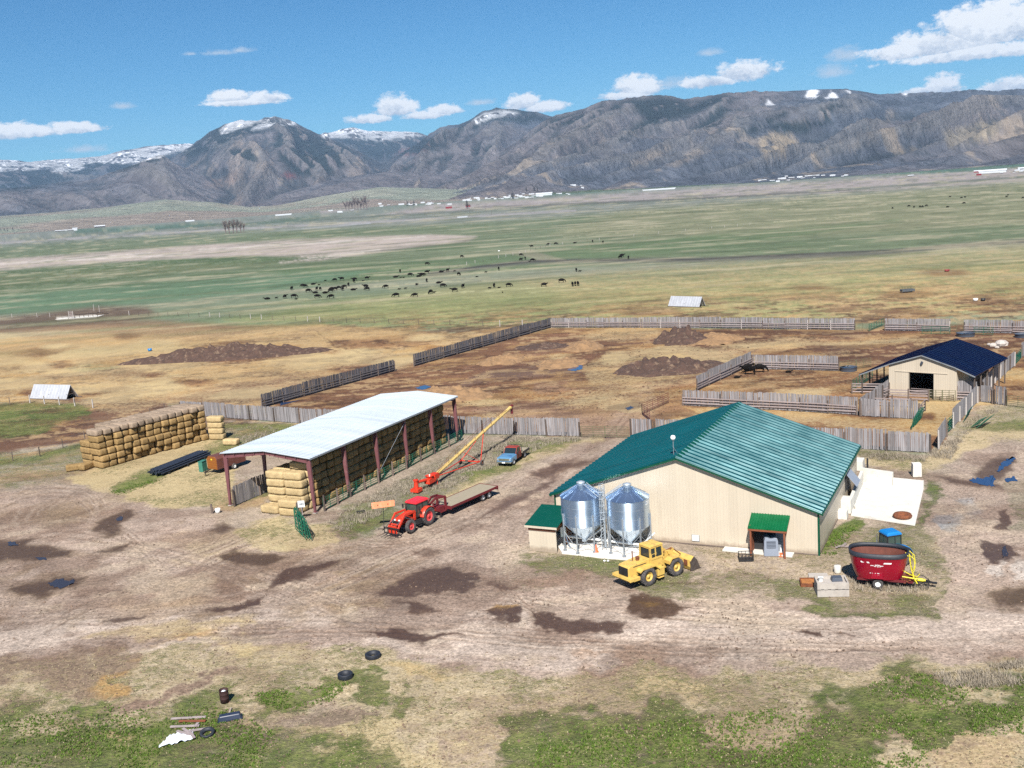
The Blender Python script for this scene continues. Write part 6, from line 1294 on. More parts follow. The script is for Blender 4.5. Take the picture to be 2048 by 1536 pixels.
windbreak(g((1722, 832), (1778, 792)), 'grey plank fence slanting toward the left corner of the blue roofed barn', gaps=False, sec=3.6)
windbreak(g((1779, 790), (1816, 792)), 'short grey plank fence against the front of the blue roofed barn', gaps=False, H=2.2)
windbreak(g((1914, 801), (1954, 802)), 'short grey plank and rail fence right of the barn yard gate', rails=RL, gaps=False, H=2.6)
# plank windbreak standing along the left side of the hay shed
q0 = O+nn*.6+en*.9
windbreak([(O+nn*a+en*1.0)[:2] for a in (.2, 9, 20, 31)], 'old dark plank fence with gaps along the left side of the hay shed', sec=4.4, H=2.3, lean=.03)
def railfence(name, pts, label, zs, mat, pm_=None, cat='fence', sec=3, r=.06, ph=1.5, group=None, flat=True, pname='post', parts='rail'):
    P = [Vector((p[0], p[1], 0)) for p in pts]; f = thing(name, label, cat, P[0], 0, group)
    for A, B in zip(P[:-1], P[1:]):
        L = (B-A).length; d = (B-A)/L; ns = max(1, round(L/sec))
        for z in zs:
            mb = MB(); a = A+Vector((0, 0, z)); b = B+Vector((0, 0, z+random.uniform(-.04, .04)))
            (mb.beam(a, b, .05, .15) if flat else mb.cyl(a, b, r, n=5)); mb.build(parts, mat, f, world=True)
        for i in range(ns+1): q = A+d*(L*i/ns); mb = MB(); mb.cyl(q, q+Vector((0, 0, ph+(random.uniform(-.15, .2) if flat else 0))), .1 if flat else r*1.1, n=6); mb.build(pname, pm_ or mat, f, world=True)
    return f
RG_ = (.3, .7, 1.1, 1.45)
railfence('rail_fence', g((1777, 800), (1857, 803)), 'grey plank rail fence crossing the yard in front of the blue barn door', RG_, M['rail'], M['post'])
railfence('rail_fence', g((1747, 806), (1777, 796)), 'short slanting grey rail fence left of the blue barn yard', RG_, M['rail'], M['post'])
railfence('rail_fence', g((1748, 812), (1822, 816)), 'lower grey rail fence in the yard left of the blue barn door', RG_[:3], M['rail'], M['post'])
railfence('rail_fence', g((1704, 787), (1762, 788)), 'grey plank rail fence below the left lean-to of the blue barn', RG_, M['rail'], M['post'])
railfence('rail_fence', g((1836, 838), (1850, 822)), 'short grey rail fence standing askew at the end of the tall panels', RG_, M['rail'], M['post'])
def gate(pts, label, mat, H=1.4, n=6, group=None, name='pipe_gate', cat='gate', lean=0.):
    A, B = [Vector((p[0], p[1], 0)) for p in pts]; L = (B-A).length; f = thing(name, label, cat, A, 0, group); d = (B-A)/L; nr = Vector((d.y, -d.x, 0))*lean
    mb = MB()
    for i in range(n): z = .15+(H-.2)*i/(n-1); mb.cyl(A+nr*z+Vector((0, 0, z)), B+nr*z+Vector((0, 0, z)), .035, n=5)
    mb.build('bar', mat, f, world=True); mb = MB(); k = max(2, round(L/1.6))
    for i in range(k+1): q = A+d*(L*i/k); mb.beam(q+nr*.1+Vector((0, 0, .1)), q+nr*H+Vector((0, 0, H)), .06, .05)
    mb.build('upright', mat, f, world=True); return f
GG = 'pipe gates and panels round the corral'
gate(g((1163, 874), (1210, 875)), 'left leaf of the olive pipe gate in the plank fence by the green barn', M['gate_olive'], 1.5, group=GG); gate(g((1211, 875), (1257, 876)), 'right leaf of the olive pipe gate in the plank fence by the green barn', M['gate_olive'], 1.5, group=GG)
gate(g((1284, 829), (1337, 806)), 'rust red pipe panel slanting behind the green barn roof', M['gate_red'], 1.6, group=GG); gate(g((1284, 829), (1300, 842)), 'short rust red pipe panel, the nearer one behind the green barn', M['gate_red'], 1.6, group=GG)
gate(g((1711, 661), (1740, 661)), 'olive pipe gate at the left of the first far gap', M['gate_olive'], 1.5, group=GG); gate(g((1738, 663), (1768, 650)), 'green pipe gate swung open in the first far gap', M['green_gate'], 1.5, group=GG)
gate(g((1900, 664), (1926, 665)), 'olive pipe gate in the second far gap', M['gate_olive'], 1.5, group=GG)
gate(g((1844, 668), (1900, 669)), 'green pipe panel just inside the far plank fence', M['green_gate'], 1.5, group=GG); gate(g((1948, 669), (1986, 671)), 'green pipe panel beside the far water tank', M['green_gate'], 1.5, group=GG)
gate(g((1680, 741), (1712, 736)), 'olive pipe gate beside the tank at the back of the small pen', M['gate_olive'], 1.5, group=GG); gate(g((1713, 738), (1742, 733)), 'olive pipe gate leading to the left lean-to of the blue barn', M['gate_olive'], 1.5, group=GG)
gate(g((1706, 780), (1745, 756)), 'green pipe panel along the left lean-to of the blue barn', M['green_gate'], 1.6, group=GG); gate(g((1745, 772), (1777, 772)), 'green pipe panel under the left lean-to roof', M['green_gate'], 1.6, group=GG)
gate(g((1859, 802), (1884, 803)), 'left leaf of the grey pipe gate in front of the blue barn', M['gate_olive'], 1.6, group=GG); gate(g((1885, 803), (1911, 804)), 'right leaf of the grey pipe gate in front of the blue barn', M['gate_olive'], 1.6, group=GG)
gate(g((2014, 812), (2080, 820)), 'pipe gate closing the plank fence at the right edge', M['gate_olive'], 1.5, group=GG); gate(g((1893, 868), (1906, 856)), 'dark green pipe gate in the gap of the right plank fence', M['green_gate'], 1.7, group=GG)
gate(g((2030, 730), (2042, 717)), 'green pipe gate at the far end of the blue barn fence', M['green_gate'], 1.5, group=GG)
for i, dx in enumerate((0, 5, 9)): gate([G2(1822+dx, 860-dx), G2(1836+dx*.8, 836)], 'green pipe panel in the bundle of three leaning at the tall planks, %s' % ('leftmost', 'middle one', 'rightmost')[i], M['green_gate'], 1.5, group=GG, lean=.2)
gate(g((1926, 845), (1936, 832)), 'green hay ring panel leaning on the right plank fence', M['green_gate'], 1.4, group=GG, lean=.4); 
for a, b, z in (((1940, 856), (1955, 850), 'left'), ((1950, 858), (1968, 846), 'right')): gate(g(a, b), 'green hay feeder panel lying in the dry weeds, %s of the two' % z, M['green_gate'], 1.2, group=GG, lean=1.0)
# green corral panels along the right of the hay shed
pts_ = [G2(648, 1022), G2(700, 994), G2(756, 966), G2(812, 938), G2(868, 908), G2(925, 880)]
for i in range(5):
    a, b = Vector(pts_[i]), Vector(pts_[i+1]); mdl = (a+b)/2
    for j, (p, q) in enumerate(((a, mdl), (mdl, b))):
        gate([p, q], 'green pipe panel number %s from the camera end along the hay shed side' % ('one two three four five six seven eight nine ten'.split()[2*i+j]), M['green_gate'], 1.45, 6, 'green panels along the hay shed')
        k = thing('fence_post', 'timber post at the near end of panel %s along the hay shed' % ('one two three four five six seven eight nine ten'.split()[2*i+j]), 'post', (p[0], p[1], 0), 0, 'timber posts along the hay shed'); mb = MB(); mb.cyl((.1, 0, 0), (.1, 0, 1.75), .12, .1, 7); mb.build('post', M['post'], k)
for i, (a, b, ln) in enumerate((((592, 1060), (606, 1074), .0), ((593, 1056), (612, 1080), .0), ((598, 1054), (618, 1080), .1), ((603, 1052), (624, 1082), .16))):
    gate(g(a, b), '%s of the four green pipe gates leaning together at the shed corner' % ('leftmost', 'second', 'third', 'rightmost')[i], M['green_gate'], 2.2, 6, 'green gates leaning at the shed corner', lean=ln)
o = thing('corner_post', 'short dark timber post in front of the hay shed bales', 'post', G(598, 1040)); mb = MB(); mb.cyl((0, 0, 0), (0, 0, 1.9), .14, n=8); mb.build('post', M['post'], o)
o = thing('notice_sign', 'small pale sign on the corner post by the leaning green gates', 'sign', G(606, 1040)); mb = MB(); mb.box(-.35, .35, -.02, .02, 1.4, 2.1); bd = mb.build('sign_board', M['white_paint'], o); mb = MB(); [mb.box(x, x+.12, -.03, -.021, 1.66, 1.84) for x in (-.18, -.02, .14)]; mb.build('sign_mark', M['grey_dark'], bd)
mb = MB(); mb.box(-.04, .04, .03, .08, 0, 2.1); mb.build('sign_post', M['rail'], o)
# ------------------------------------------------------------------ blue roofed barn
wl_ = G(1778, 792); wr_ = G(1913, 802); hb = azim(wl_, wr_)-90
BWd = (wr_-wl_).length; D = 14.0; he, hr_ = 4.55, 6.1; LWS = (4.2, 2.5)
bb = thing('blue_roofed_barn', 'cream barn with a navy blue roof, open lean-tos and a dark doorway', 'barn', wl_, hb)
mb = MB(); xa, xb = BWd*.31, BWd*.665
mb.prism([(0, 0), (xa, 0), (xa, 3.6), (xb, 3.6), (xb, 0), (BWd, 0), (BWd, he), (BWd/2, hr_-.1), (0, he)], 0, .15, 'xz'); mb.build('front_wall', M['tan'], bb)
mb = MB(); mb.prism([(0, 0), (BWd, 0), (BWd, he), (BWd/2, hr_-.1), (0, he)], D-.15, D, 'xz'); mb.build('back_wall', M['tan'], bb)
for x in (0, BWd-.1): mb = MB(); mb.box(x, x+.1, .15, D-.15, 0, he-.02); mb.build('side_wall', M['tan_side'], bb)
mb = MB(); mb.box(xa-2.0, xb+1.9, -.07, 0, 3.62, 3.74); mb.box(xa-1.9, xa-1.86, -.04, 0, 0, 3.6); mb.build('door_track', M['tan'], bb)
mb = MB(); mb.box(xb, xb+.05, -.04, .0, 0, 3.6); mb.box(xa-.05, xa, -.04, 0, 0, 3.6); mb.build('door_frame', M['dark'], bb)
mb = MB(); [mb.cyl((xa, .6, z), (xb, .6, z), .04, n=5) for z in (.4, .8, 1.2)]; mb.build('inside_rail', M['rail'], bb)
mb = MB(); mb.beam((BWd/2-.1, -.12, hr_-1.3), (BWd/2+.1, -.2, hr_-.9), .16, .3); mb.build('yard_light', M['grey_dark'], bb)
sl = (hr_-he)/(BWd/2); 
for s in (0, 1):
    LW = LWS[s]; xr = BWd/2; xe = -LW if s == 0 else BWd+LW; xe0 = 0 if s == 0 else BWd; ze = he+.05; zl = he-LW*.40
    mb = MB(); mb.prism([(xe0, ze), (xr, hr_), (xr, hr_+.08), (xe0, ze+.08)], -.3, D+.4, 'xz')
    mb.prism([(xe, zl), (xe0, ze), (xe0, ze+.08), (xe, zl+.08)], -.3, D+.4, 'xz')
    y = -.2
    while y < D+.4:
        for (p, q) in (((xe0, ze+.08), (xr, hr_+.08)), ((xe, zl+.08), (xe0, ze+.08))): mb.beam((p[0], y, p[1]+.01), (q[0], y, q[1]+.01), .09, .06, up=(0, 1, 0))
        y += .9
    mb.build('roof_slope', M['blue_roof'], bb)
    mb = MB(); mb.beam((xe, -.32, zl-.05), (xe0, -.32, ze-.05), .04, .16); mb.beam((xe0, -.32, ze-.02), (xr, -.32, hr_-.02), .04, .14); mb.build('gable_trim', M['white_paint'] if False else M['galv_dull'], bb)
    for i in range(6): y = .2+i*(D-.4)/5; mb = MB(); xp = xe+.25*(1 if s == 0 else -1); mb.box(xp-.08, xp+.08, y-.08, y+.08, 0, zl+.06); mb.build('lean_to_post', M['post'], bb)
# ------------------------------------------------------------------ A-frame shelters
def shelter(a, b, label, H, Wd):
    A, B = G(*a), G(*b); L = (B-A).length; f = thing('calf_shelter', label, 'shelter', A, azim(A, B)-90, 'A-frame calf shelters')
    for s, nm in ((0, 'roof_panel'), (1, 'roof_panel')):
        mb = MB(); y0, y1 = (0, Wd/2) if s == 0 else (Wd, Wd/2); mb.prism([(y0, .05), (y1, H), (y1, H-.1), (y0+(.12 if s == 0 else -.12), .05)], 0, L, 'yz'); mb.build(nm, M['shelter'], f)
    mb = MB(); mb.prism([(.25, .05), (Wd/2, H-.2), (Wd-.25, .05)], .02, .08, 'yz'); mb.build('end_wall', M['wood'], f)
    mb = MB()
    for x in (L-.1, L/2): mb.beam((x, .2, 0), (x, Wd/2, H-.15), .1, .1); mb.beam((x, Wd-.2, 0), (x, Wd/2, H-.15), .1, .1); mb.beam((x, .4, .9), (x, Wd-.4, .9), .08, .1)
    mb.build('truss', M['post'], f)
    mb = MB(); mb.box(-.2, L+.9, -.02, .16, 0, .14); mb.box(-.2, L+.9, Wd-.16, Wd+.02, 0, .14); mb.build('skid', M['post'], f)
shelter((59, 798), (132, 800), 'pale tin A-frame calf shelter on the left beside the small green patch', 2.6, 3.0)
shelter((1336, 613), (1398, 615), 'pale tin A-frame calf shelter far out in the pasture', 2.6, 3.0)
# ------------------------------------------------------------------ wire fences: each post a thing is too fine, so each fence keeps its posts as parts
def wire(pts, label, sec=5., H=1.35, pale=.25, wires=(.5, .9, 1.25), thick=.05, jit=.06):
    P = [Vector((p[0], p[1], 0)) for p in pts]; f = thing('wire_fence', label, 'fence', P[0], 0, 'wire fences of the pasture')
    mw = MB(); n = 0
    for A, B in zip(P[:-1], P[1:]):
        L = (B-A).length; d = (B-A)/L; ns = max(1, int(L/sec))
        for i in range(ns+1):
            q = A+d*(L*i/ns); n += 1; mb = MB(); bigp = random.random() < pale
            mb.cyl(q, q+Vector((random.uniform(-jit, jit), random.uniform(-jit, jit), H*(1.15 if bigp else 1))), thick*(1.7 if bigp else 1), n=5)
            mb.build('post', M['post_pale'] if bigp else M['post'], f, world=True)
        for z in wires: mw.cyl(A+Vector((0, 0, z)), B+Vector((0, 0, z)), .008, n=3, caps=False)
    mw.build('wire', M['galv_dull'], f, world=True)
wire(g((240, 630), (420, 634), (640, 644), (1000, 653), (1090, 650)), 'thin wire fence with pale posts crossing the pasture behind the straw lot', 5.2, thick=.07)
wire(g((0, 636), (100, 634), (150, 640)), 'wire fence left of the small loading pen', 6, thick=.06)
wire(g((-20, 812), (60, 806), (150, 812), (186, 816)), 'pale post wire fence along the small green patch at the left', 3.6, pale=.8, thick=.07)
wire(g((-30, 932), (80, 912), (170, 880), (206, 868)), 'wire fence with dark posts left of the straw stack', 3.4, pale=.1, thick=.07)
wire(g((206, 868), (330, 822), (365, 820)), 'wire fence running behind the straw stack', 4, pale=.2, thick=.06)
wire(g((880, 541), (1040, 508), (1100, 492), (1290, 470), (1500, 450)), 'far wire fence along the green field above the creek', 9, pale=.5, thick=.08)
# ------------------------------------------------------------------ loading pen far left
o = thing('loading_chute', 'small grey timber loading chute on a pale slab at the far left', 'chute', G(138, 637)); 
mb = MB(); [mb.box(0, 1.6, .1, .18, z, z+.18) for z in (.3, .8, 1.3, 1.8, 2.2)]; mb.build('chute_rail', M['rail'], o)
for x in (0, 1.5): mb = MB(); mb.box(x, x+.15, 0, .15, 0, 2.6); mb.build('post', M['post_pale'], o)
o = thing('timber_pen', 'low broken timber pen beside the loading chute', 'pen', G(150, 636)); 
for i in range(8): mb = MB(); x = i*1.6; mb.cyl((x, 0, 0), (x, 0, 1.6+random.uniform(-.3, .3)), .09, n=6); mb.build('post', M['post'], o); mb = MB(); mb.beam((0, 0, 1.2), (8, 0, 1.1), .06, .15); mb.beam((8, 0, 1.5), (12, 0, .6), .06, .15); mb.build('rail', M['rail'], o)
for k, (u, v) in enumerate(((188, 622), (199, 625))): o = thing('tall_post', '%s of the two tall pale posts behind the timber pen' % ('left', 'right')[k], 'post', G(u, v)); mb = MB(); mb.cyl((0, 0, 0), (.1, 0, 2.6), .09, n=6); mb.build('post', M['post_pale'], o)
A = G(115, 638); B = G(188, 636); mb = MB(); mb.box(A.x, B.x, A.y-2, A.y+3, .0, .05); struct(mb.build('concrete_slab', M['concrete']))
# ------------------------------------------------------------------ concrete manure pad
def GP(*a): return [tuple(G2(u, v)) for u, v in a]
mb = MB(); mb.prism(GP((1702, 1032), (1830, 1052), (1848, 975), (1722, 962)), .0, .09, 'xy'); struct(mb.build('manure_pad', M['concrete']))
ww = thing('concrete_wall', 'low white concrete wall round the back and left of the manure pad', 'wall', G(1706, 1000))
def wallseg(a, b, h, nm='wall_section', t_=.25):
    A, B = Vector(a).to_3d() if len(a) == 2 else a, Vector(b).to_3d(); d = (B-A).normalized(); n_ = Vector((d.y, -d.x, 0))*t_; mb = MB()
    mb.prism([tuple((A)[:2]), tuple(B[:2]), tuple((B+n_)[:2]), tuple((A+n_)[:2])], 0, h, 'xy'); mb.build(nm, M['concrete'], ww, world=True)
bk0 = G(1722, 962)
wallseg(G2(1722, 962), G2(1787, 972), 1.5); wallseg(G2(1787.3, 972.05), G2(1848, 978), .9); wallseg(G2(1700, 1018), G2(1721, 966), 1.3, t_=.3)
def block(p, az, dims, label, z=0, mat='concrete', nm='concrete_block'):
    o = thing(nm, label, 'concrete block', (p[0], p[1], z), az); l, w_, h = dims; mb = MB(); mb.box(-l/2, l/2, -w_/2, w_/2, 0, h, tx=.02, ty=.02); mb.build('block', M[mat], o, bevel=.04)
    mb = MB(); mb.box(-l*.3, l*.3, -.07, .07, h, h+.05); mb.build('lug', M[mat], o)
block(G(1690, 1022), 27, (1.3, 1.6, 1.3), 'larger white concrete block against the right side wall of the green barn'); block(G(1683, 1036), 27, (1.1, 1.0, .8), 'smaller white concrete block nearest the camera by the barn side wall')
block(G(1718, 938), 27, (1.0, 1.6, 1.1), 'white concrete block at the far right corner of the green barn'); block(G(1833, 952), 10, (.9, .9, 1.4), 'upright white concrete block on the weeds behind the manure pad')
o = thing('bollard', 'short dark steel post behind the manure pad wall', 'post', G(1735, 940)); mb = MB(); mb.cyl((0, 0, 0), (0, 0, 1.3), .1, n=8); mb.build('post', M['black'], o)
o = thing('old_tyre', 'rust coated old tyre lying on the concrete pad behind the blue tractor', 'tyre', G(1805, 1037)); mb = MB(); mb.lathe([(.38, .06), (.5, .35), (.75, .38), (.86, .2), (.75, .03), (.45, .03), (.38, .06)], 24, (0, 0, .09)); mb.build('tyre_ring', M['rust'], o)
# ------------------------------------------------------------------ yard clutter
def box_open(o, nm, l, w_, h, t_, mat, z=0):
    mb = MB(); mb.box(-l/2, l/2, -w_/2, w_/2, z, z+t_); mb.box(-l/2, l/2, -w_/2, -w_/2+t_, z+t_, z+h); mb.box(-l/2, l/2, w_/2-t_, w_/2, z+t_, z+h); mb.box(-l/2, -l/2+t_, -w_/2+t_, w_/2-t_, z+t_, z+h); mb.box(l/2-t_, l/2, -w_/2+t_, w_/2-t_, z+t_, z+h); mb.build(nm, mat, o)
p = (G(1638, 1185)+G(1697, 1193))/2; p += Vector((-.05, .35, 0)); o = thing('concrete_tank', 'two part grey concrete tank with a jagged joint beside the red mixer wagon', 'concrete tank', p, 8)
box_open(o, 'lower_half', 2.35, 1.6, .55, .12, M['concrete_old']); box_open(o, 'upper_half', 2.35, 1.6, .52, .12, M['concrete_old'], .58); 
mb = MB(); mb.box(-1.05, 1.05, -.68, .68, .7, .92); mb.build('lid_slab', M['concrete_old'], o)
mb = MB(); [mb.box(-1.17+.26*i, -1.17+.26*i+.24, -.806, -.80, .55+.03*(i % 2), .59+.03*(i % 2)) for i in range(9)]; mb.build('joint_seam', M['black'], o)
q = p+Vector((-.75, .25, .92)); o = thing('white_bucket', 'small white bucket with dark contents standing on the concrete tank', 'bucket', q); mb = MB(); mb.lathe([(.17, 0), (.2, .3), (.22, .32), (.19, .3), (.17, .22), (0, .22)], 16); mb.build('pail', M['white_paint'], o); mb = MB(); mb.lathe([(.17, .24), (0, .25)], 12); mb.build('contents', M['black'], o)
q = p+Vector((.45, .15, .92)); o = thing('battery_box', 'dark grey plastic box lying on the concrete tank', 'box', q, 4); mb = MB(); mb.box(-.42, .42, -.3, .3, 0, .28, tx=.06, ty=.05); mb.build('box_body', M['grey_dark'], o, bevel=.03); mb = MB(); mb.box(-.36, .36, -.26, .26, .285, .32); mb.build('lid', M['grey_dark'], o)
q = G(1625, 1168); o = thing('rusty_tray', 'shallow rusty steel tray left of the concrete tank', 'tray', q, 12); box_open(o, 'tray_body', 1.9, 1.3, .28, .06, M['rust']); mb = MB(); mb.box(-.85, .85, -.6, .6, .1, .2); mb.build('rusty_contents', pm('orange_rust', S(190, 124, 66), .95, 0, .3, 4, bump=.03), o)
q = G(1636, 1152); o = thing('pale_slab', 'pale concrete slab lying behind the rusty tray', 'slab', q, 12); mb = MB(); mb.box(-.75, .75, -.35, .35, 0, .14); mb.build('slab_body', M['concrete_old'], o, bevel=.02)
q = G(1675, 1145); o = thing('plastic_drum', 'short translucent white drum standing left of the mixer wagon', 'drum', q); mb = MB(); mb.lathe([(.0, 0), (.26, 0), (.28, .05), (.28, .55), (.25, .6), (0, .6)], 18); mb.build('drum_body', M['concrete'], o)
q = G(1684, 1094); o = thing('scrap_rods', 'little heap of grey scrap rods by the left of the mixer', 'scrap', q)
for i in range(6): mb = MB(); a = random.uniform(-.6, .9); mb.cyl((-.5*math.cos(a)+random.uniform(-.3, .3), -.5*math.sin(a)+random.uniform(-.3, .3), .05+.02*i), (.7*math.cos(a), .7*math.sin(a), .06+.02*i), .035, n=5); mb.build('rod', M['rail'], o)
q = G(1543, 1113); o = thing('plastic_hutch', 'light grey moulded plastic shelter standing at the porch of the green barn', 'hutch', q, 10)
mb = MB(); mb.prism([(-.62, 0), (.62, 0), (.58, 1.35), (.5, 1.6), (.3, 1.62), (0, 1.5), (-.3, 1.62), (-.5, 1.6), (-.58, 1.35)], 0, 1.3, 'xz'); bd = mb.build('shell', M['grey_unit'], o, bevel=.04)
mb = MB(); mb.box(-.38, .38, -.03, .0, .75, 1.35); mb.build('louvred_window', M['grey_dark'], bd); mb = MB(); [mb.box(-.36, .36, -.045, -.03, .8+.13*i, .84+.13*i) for i in range(4)]; mb.build('slat', M['grey_unit'], bd)
q = G(1562, 1112); o = thing('traffic_cone', 'orange and white traffic cone between the grey hutch and the barn step', 'cone', q); mb = MB(); mb.box(-.2, .2, -.2, .2, 0, .04); mb.lathe([(.16, .04), (.1, .35)], 12); mb.build('cone_base', M['cone'], o); mb = MB(); mb.lathe([(.1, .35), (.065, .55)], 12); mb.lathe([(.065, .55), (.03, .75), (0, .76)], 12); mb.build('white_band', M['white_paint'], o)
q = G(1492, 1120); o = thing('wire_crate', 'black wire crate on the ground left of the porch', 'crate', q, 8); mb = MB()
for z in (.05, .35, .65):
    for a, b in (((-.6, -.4), (.6, -.4)), ((.6, -.4), (.6, .4)), ((.6, .4), (-.6, .4)), ((-.6, .4), (-.6, -.4))): mb.beam((*a, z), (*b, z), .05, .05)
for x in (-.6, -.3, 0, .3, .6):
    for y in (-.4, .4): mb.beam((x, y, 0), (x, y, .68), .04, .04)
mb.build('crate_bars', M['black'], o); mb = MB(); mb.box(-.55, .55, -.36, .36, .02, .12); mb.build('crate_floor', M['black'], o)
for (u, v, az_, lb) in ((1193, 1104, 0, 'orange traffic cone in front of the silver bins'),):
    o = thing('traffic_cone', lb, 'cone', G(u, v, .1)); mb = MB(); mb.box(-.2, .2, -.2, .2, 0, .04); mb.lathe([(.16, .04), (.03, .7), (0, .72)], 12); mb.build('cone_body', M['cone'], o)
for k, (u, v) in enumerate(((1209, 1123), (1216, 1123))): o = thing('white_stone', '%s of two small white stones on the grass below the silver bins' % ('left', 'right')[k], 'stone', G(u, v)); mb = MB(); mb.lathe([(0, 0), (.1, .02), (.12, .08), (.06, .14), (0, .15)], 9); mb.build('stone_body', M['white_paint'], o)
def tyre(p, R_, W_, label, mat='rubber_black', tilt=0.):
    o = thing('old_tyre', label, 'tyre', p); o.rotation_euler = (tilt, 0, 0); mb = MB(); mb.lathe([(R_*.58, .04), (R_*.6, W_*.3), (R_*.72, W_), (R_*.93, W_*.97), (R_, W_*.8), (R_, W_*.2), (R_*.93, .02), (R_*.72, 0), (R_*.58, .04)], 36)
    for i in range(36): a = i*math.pi/18; mb.beam((math.cos(a)*R_*.99, math.sin(a)*R_*.99, W_*.1), (math.cos(a+.07)*R_*.99, math.sin(a+.07)*R_*.99, W_*.9), .05, .03, up=(math.cos(a), math.sin(a), 0))
    mb.build('tyre_ring', M[mat], o)
tyre(G(746, 1314), .56, .3, 'large black tyre lying flat nearest the dirt road'); tyre(G(691, 1355), .52, .34, 'black tyre lying flat between the road tyre and the rusty barrel'); tyre(G(415, 1468), .45, .2, 'black tyre leaning on the pile of pale boards', tilt=.25)
o = thing('burn_barrel', 'rusty brown barrel with white rubbish showing at its open top', 'barrel', G(450, 1404)); mb = MB()
mb.lathe([(0, .02), (.29, 0), (.3, .28), (.315, .3), (.3, .32), (.3, .58), (.315, .6), (.3, .62), (.3, .88), (.31, .9), (.28, .88), (.28, .3), (0, .28)], 24); mb.build('barrel_shell', M['barrel'], o)
mb = MB(); mb.lathe([(.2, .6), (.22, .72), (.1, .84), (0, .86)], 7, smooth=False); mb.build('rubbish', M['white_sheet'], o)
o = thing('board_offcut', 'short pale board lying between the barrel and the dark trough', 'board', G(461, 1422)); mb = MB(); mb.beam((0, -.25, .05), (-.05, .35, .06), .12, .04); mb.build('board', M['board'], o)
o = thing('plastic_trough', 'dark navy plastic trough lying upside down on the grass', 'trough', G(461, 1437), -14); mb = MB(); mb.box(-.75, .7, -.3, .3, 0, .34, tx=.08, ty=.1); mb.build('trough_shell', M['trough'], o, bevel=.06); mb = MB(); mb.box(-.8, .75, -.34, .34, 0, .05); mb.build('trough_rim', M['trough'], o)
for k, (u, v, L, az_, nm) in enumerate(((377, 1437, 2.3, 92, 'long pale beam at the back of the board pile'), (385, 1444, 1.8, 97, 'dark brown plank below the long pale beam'), (370, 1455, 1.9, 94, 'grey plank in the middle of the board pile'), (400, 1462, 1.3, 80, 'pale plank beside the leaning tyre'), (394, 1453, .45, 5, 'short white block standing in the board pile'),
                                    (368, 1470, 1.2, 120, 'broad pale plank over the white sheet'), (376, 1468, 1.2, 135, 'slanting pale plank near the tyre'), (384, 1474, 1.1, 148, 'lowest slanting plank near the tyre'))):
    o = thing('loose_board', nm, 'board', G(u, v), az_-90); mb = MB(); mb.box(-L/2, L/2, -.09, .09, .03+.02*k, .09+.02*k); mb.build('board', M['rail'] if k != 1 else M['brown_wood'], o)
o = thing('plastic_sheet', 'crumpled white plastic sheet under the board pile on the grass', 'sheet', G(358, 1478)); mb = MB(); n_ = 14; vs = []
for i in range(n_):
    for j in range(n_): x = (i/(n_-1)-.5)*1.9*(1-.3*j/(n_-1)); y = (j/(n_-1)-.5)*1.3+x*.35; vs.append((x, y, .04+.16*random.random()))
mb.add(vs, [(i*n_+j, (i+1)*n_+j, (i+1)*n_+j+1, i*n_+j+1) for i in range(n_-1) for j in range(n_-1)]); mb.build('sheet', M['white_sheet'], o, fix=False)
o = thing('bench_frame', 'small black steel frame standing in the dry weeds left of the orange tractor', 'frame', G(722, 1028), 10); mb = MB(); mb.beam((-.45, 0, .3), (.45, 0, .35), .25, .05); [mb.beam((x, 0, 0), (x, 0, .3), .06, .06) for x in (-.4, .4)]; mb.build('frame_bars', M['black'], o)
o = thing('white_bucket', 'white bucket at the foot of the left front shed column', 'bucket', G(436, 1026)); mb = MB(); mb.lathe([(0, 0), (.24, 0), (.3, .5), (.27, .5), (.24, .4), (0, .4)], 14); mb.build('pail', M['white_paint'], o)
o = thing('timber_stump_post', 'short dark timber post left of the hay shed front column', 'post', G(425, 1027)); mb = MB(); mb.cyl((0, 0, 0), (-.05, 0, 1.05), .13, n=8); mb.build('post', M['post'], o)
# pipes and the wagon left of the shed
pA, pB = (G(303, 948)+G(318, 957))/2, G(408, 913); L = (pB-pA).length; o = thing('pipe_bundle', 'long bundle of dark steel pipes lying on the grass in front of the straw stack', 'pipes', pA, azim(pA, pB))
k = 0
for r_ in range(3):
    for i in range(8-r_): mb = MB(); x = -1.0+i*.29+r_*.14+random.uniform(-.03, .03); mb.cyl((x, random.uniform(-.5, .3), .35+.22*r_), (x+random.uniform(-.1, .1), L+random.uniform(-.3, .5), .35+.22*r_), .11, n=8); mb.build('pipe', M['pipe'], o)
for y in (1.2, L*.5, L*.85): mb = MB(); mb.box(-1.3, 1.3, y, y+.15, 0, .24); mb.build('sleeper', M['black'], o)
o = thing('brown_trailer', 'orange brown boxed trailer parked behind the left corner of the hay shed', 'trailer', G(427, 947), 215)
mb = MB(); mb.prism([(-.95, .55), (.95, .55), (.95, 1.9), (.6, 2.25), (-.6, 2.25), (-.95, 1.9)], -4.6, 0, 'xz'); bd = mb.build('trailer_body', pm('brown_body', S(118, 70, 60), .6, 0, .15, 2), o, bevel=.03)
mb = MB(); mb.prism([(-.9, .6), (.9, .6), (.9, 1.85), (.58, 2.2), (-.58, 2.2), (-.9, 1.85)], 0, .05, 'xz'); mb.build('front_panel', M['brown_box'], bd); mb = MB(); mb.box(-.12, .12, .05, .07, 1.75, 1.92); mb.build('yellow_label', M['byellow'], bd)
mb = MB(); mb.beam((-.6, -.2, .5), (0, 1.4, .45), .1, .1); mb.beam((.6, -.2, .5), (0, 1.4, .45), .1, .1); mb.cyl((0, 1.2, 0), (0, 1.2, .9), .05); mb.build('tongue', M['black'], o)
for s in (-1, 1): wheel(o, s*.95, -2.6, .38, .24, M['white_paint'], 0, .55, s)
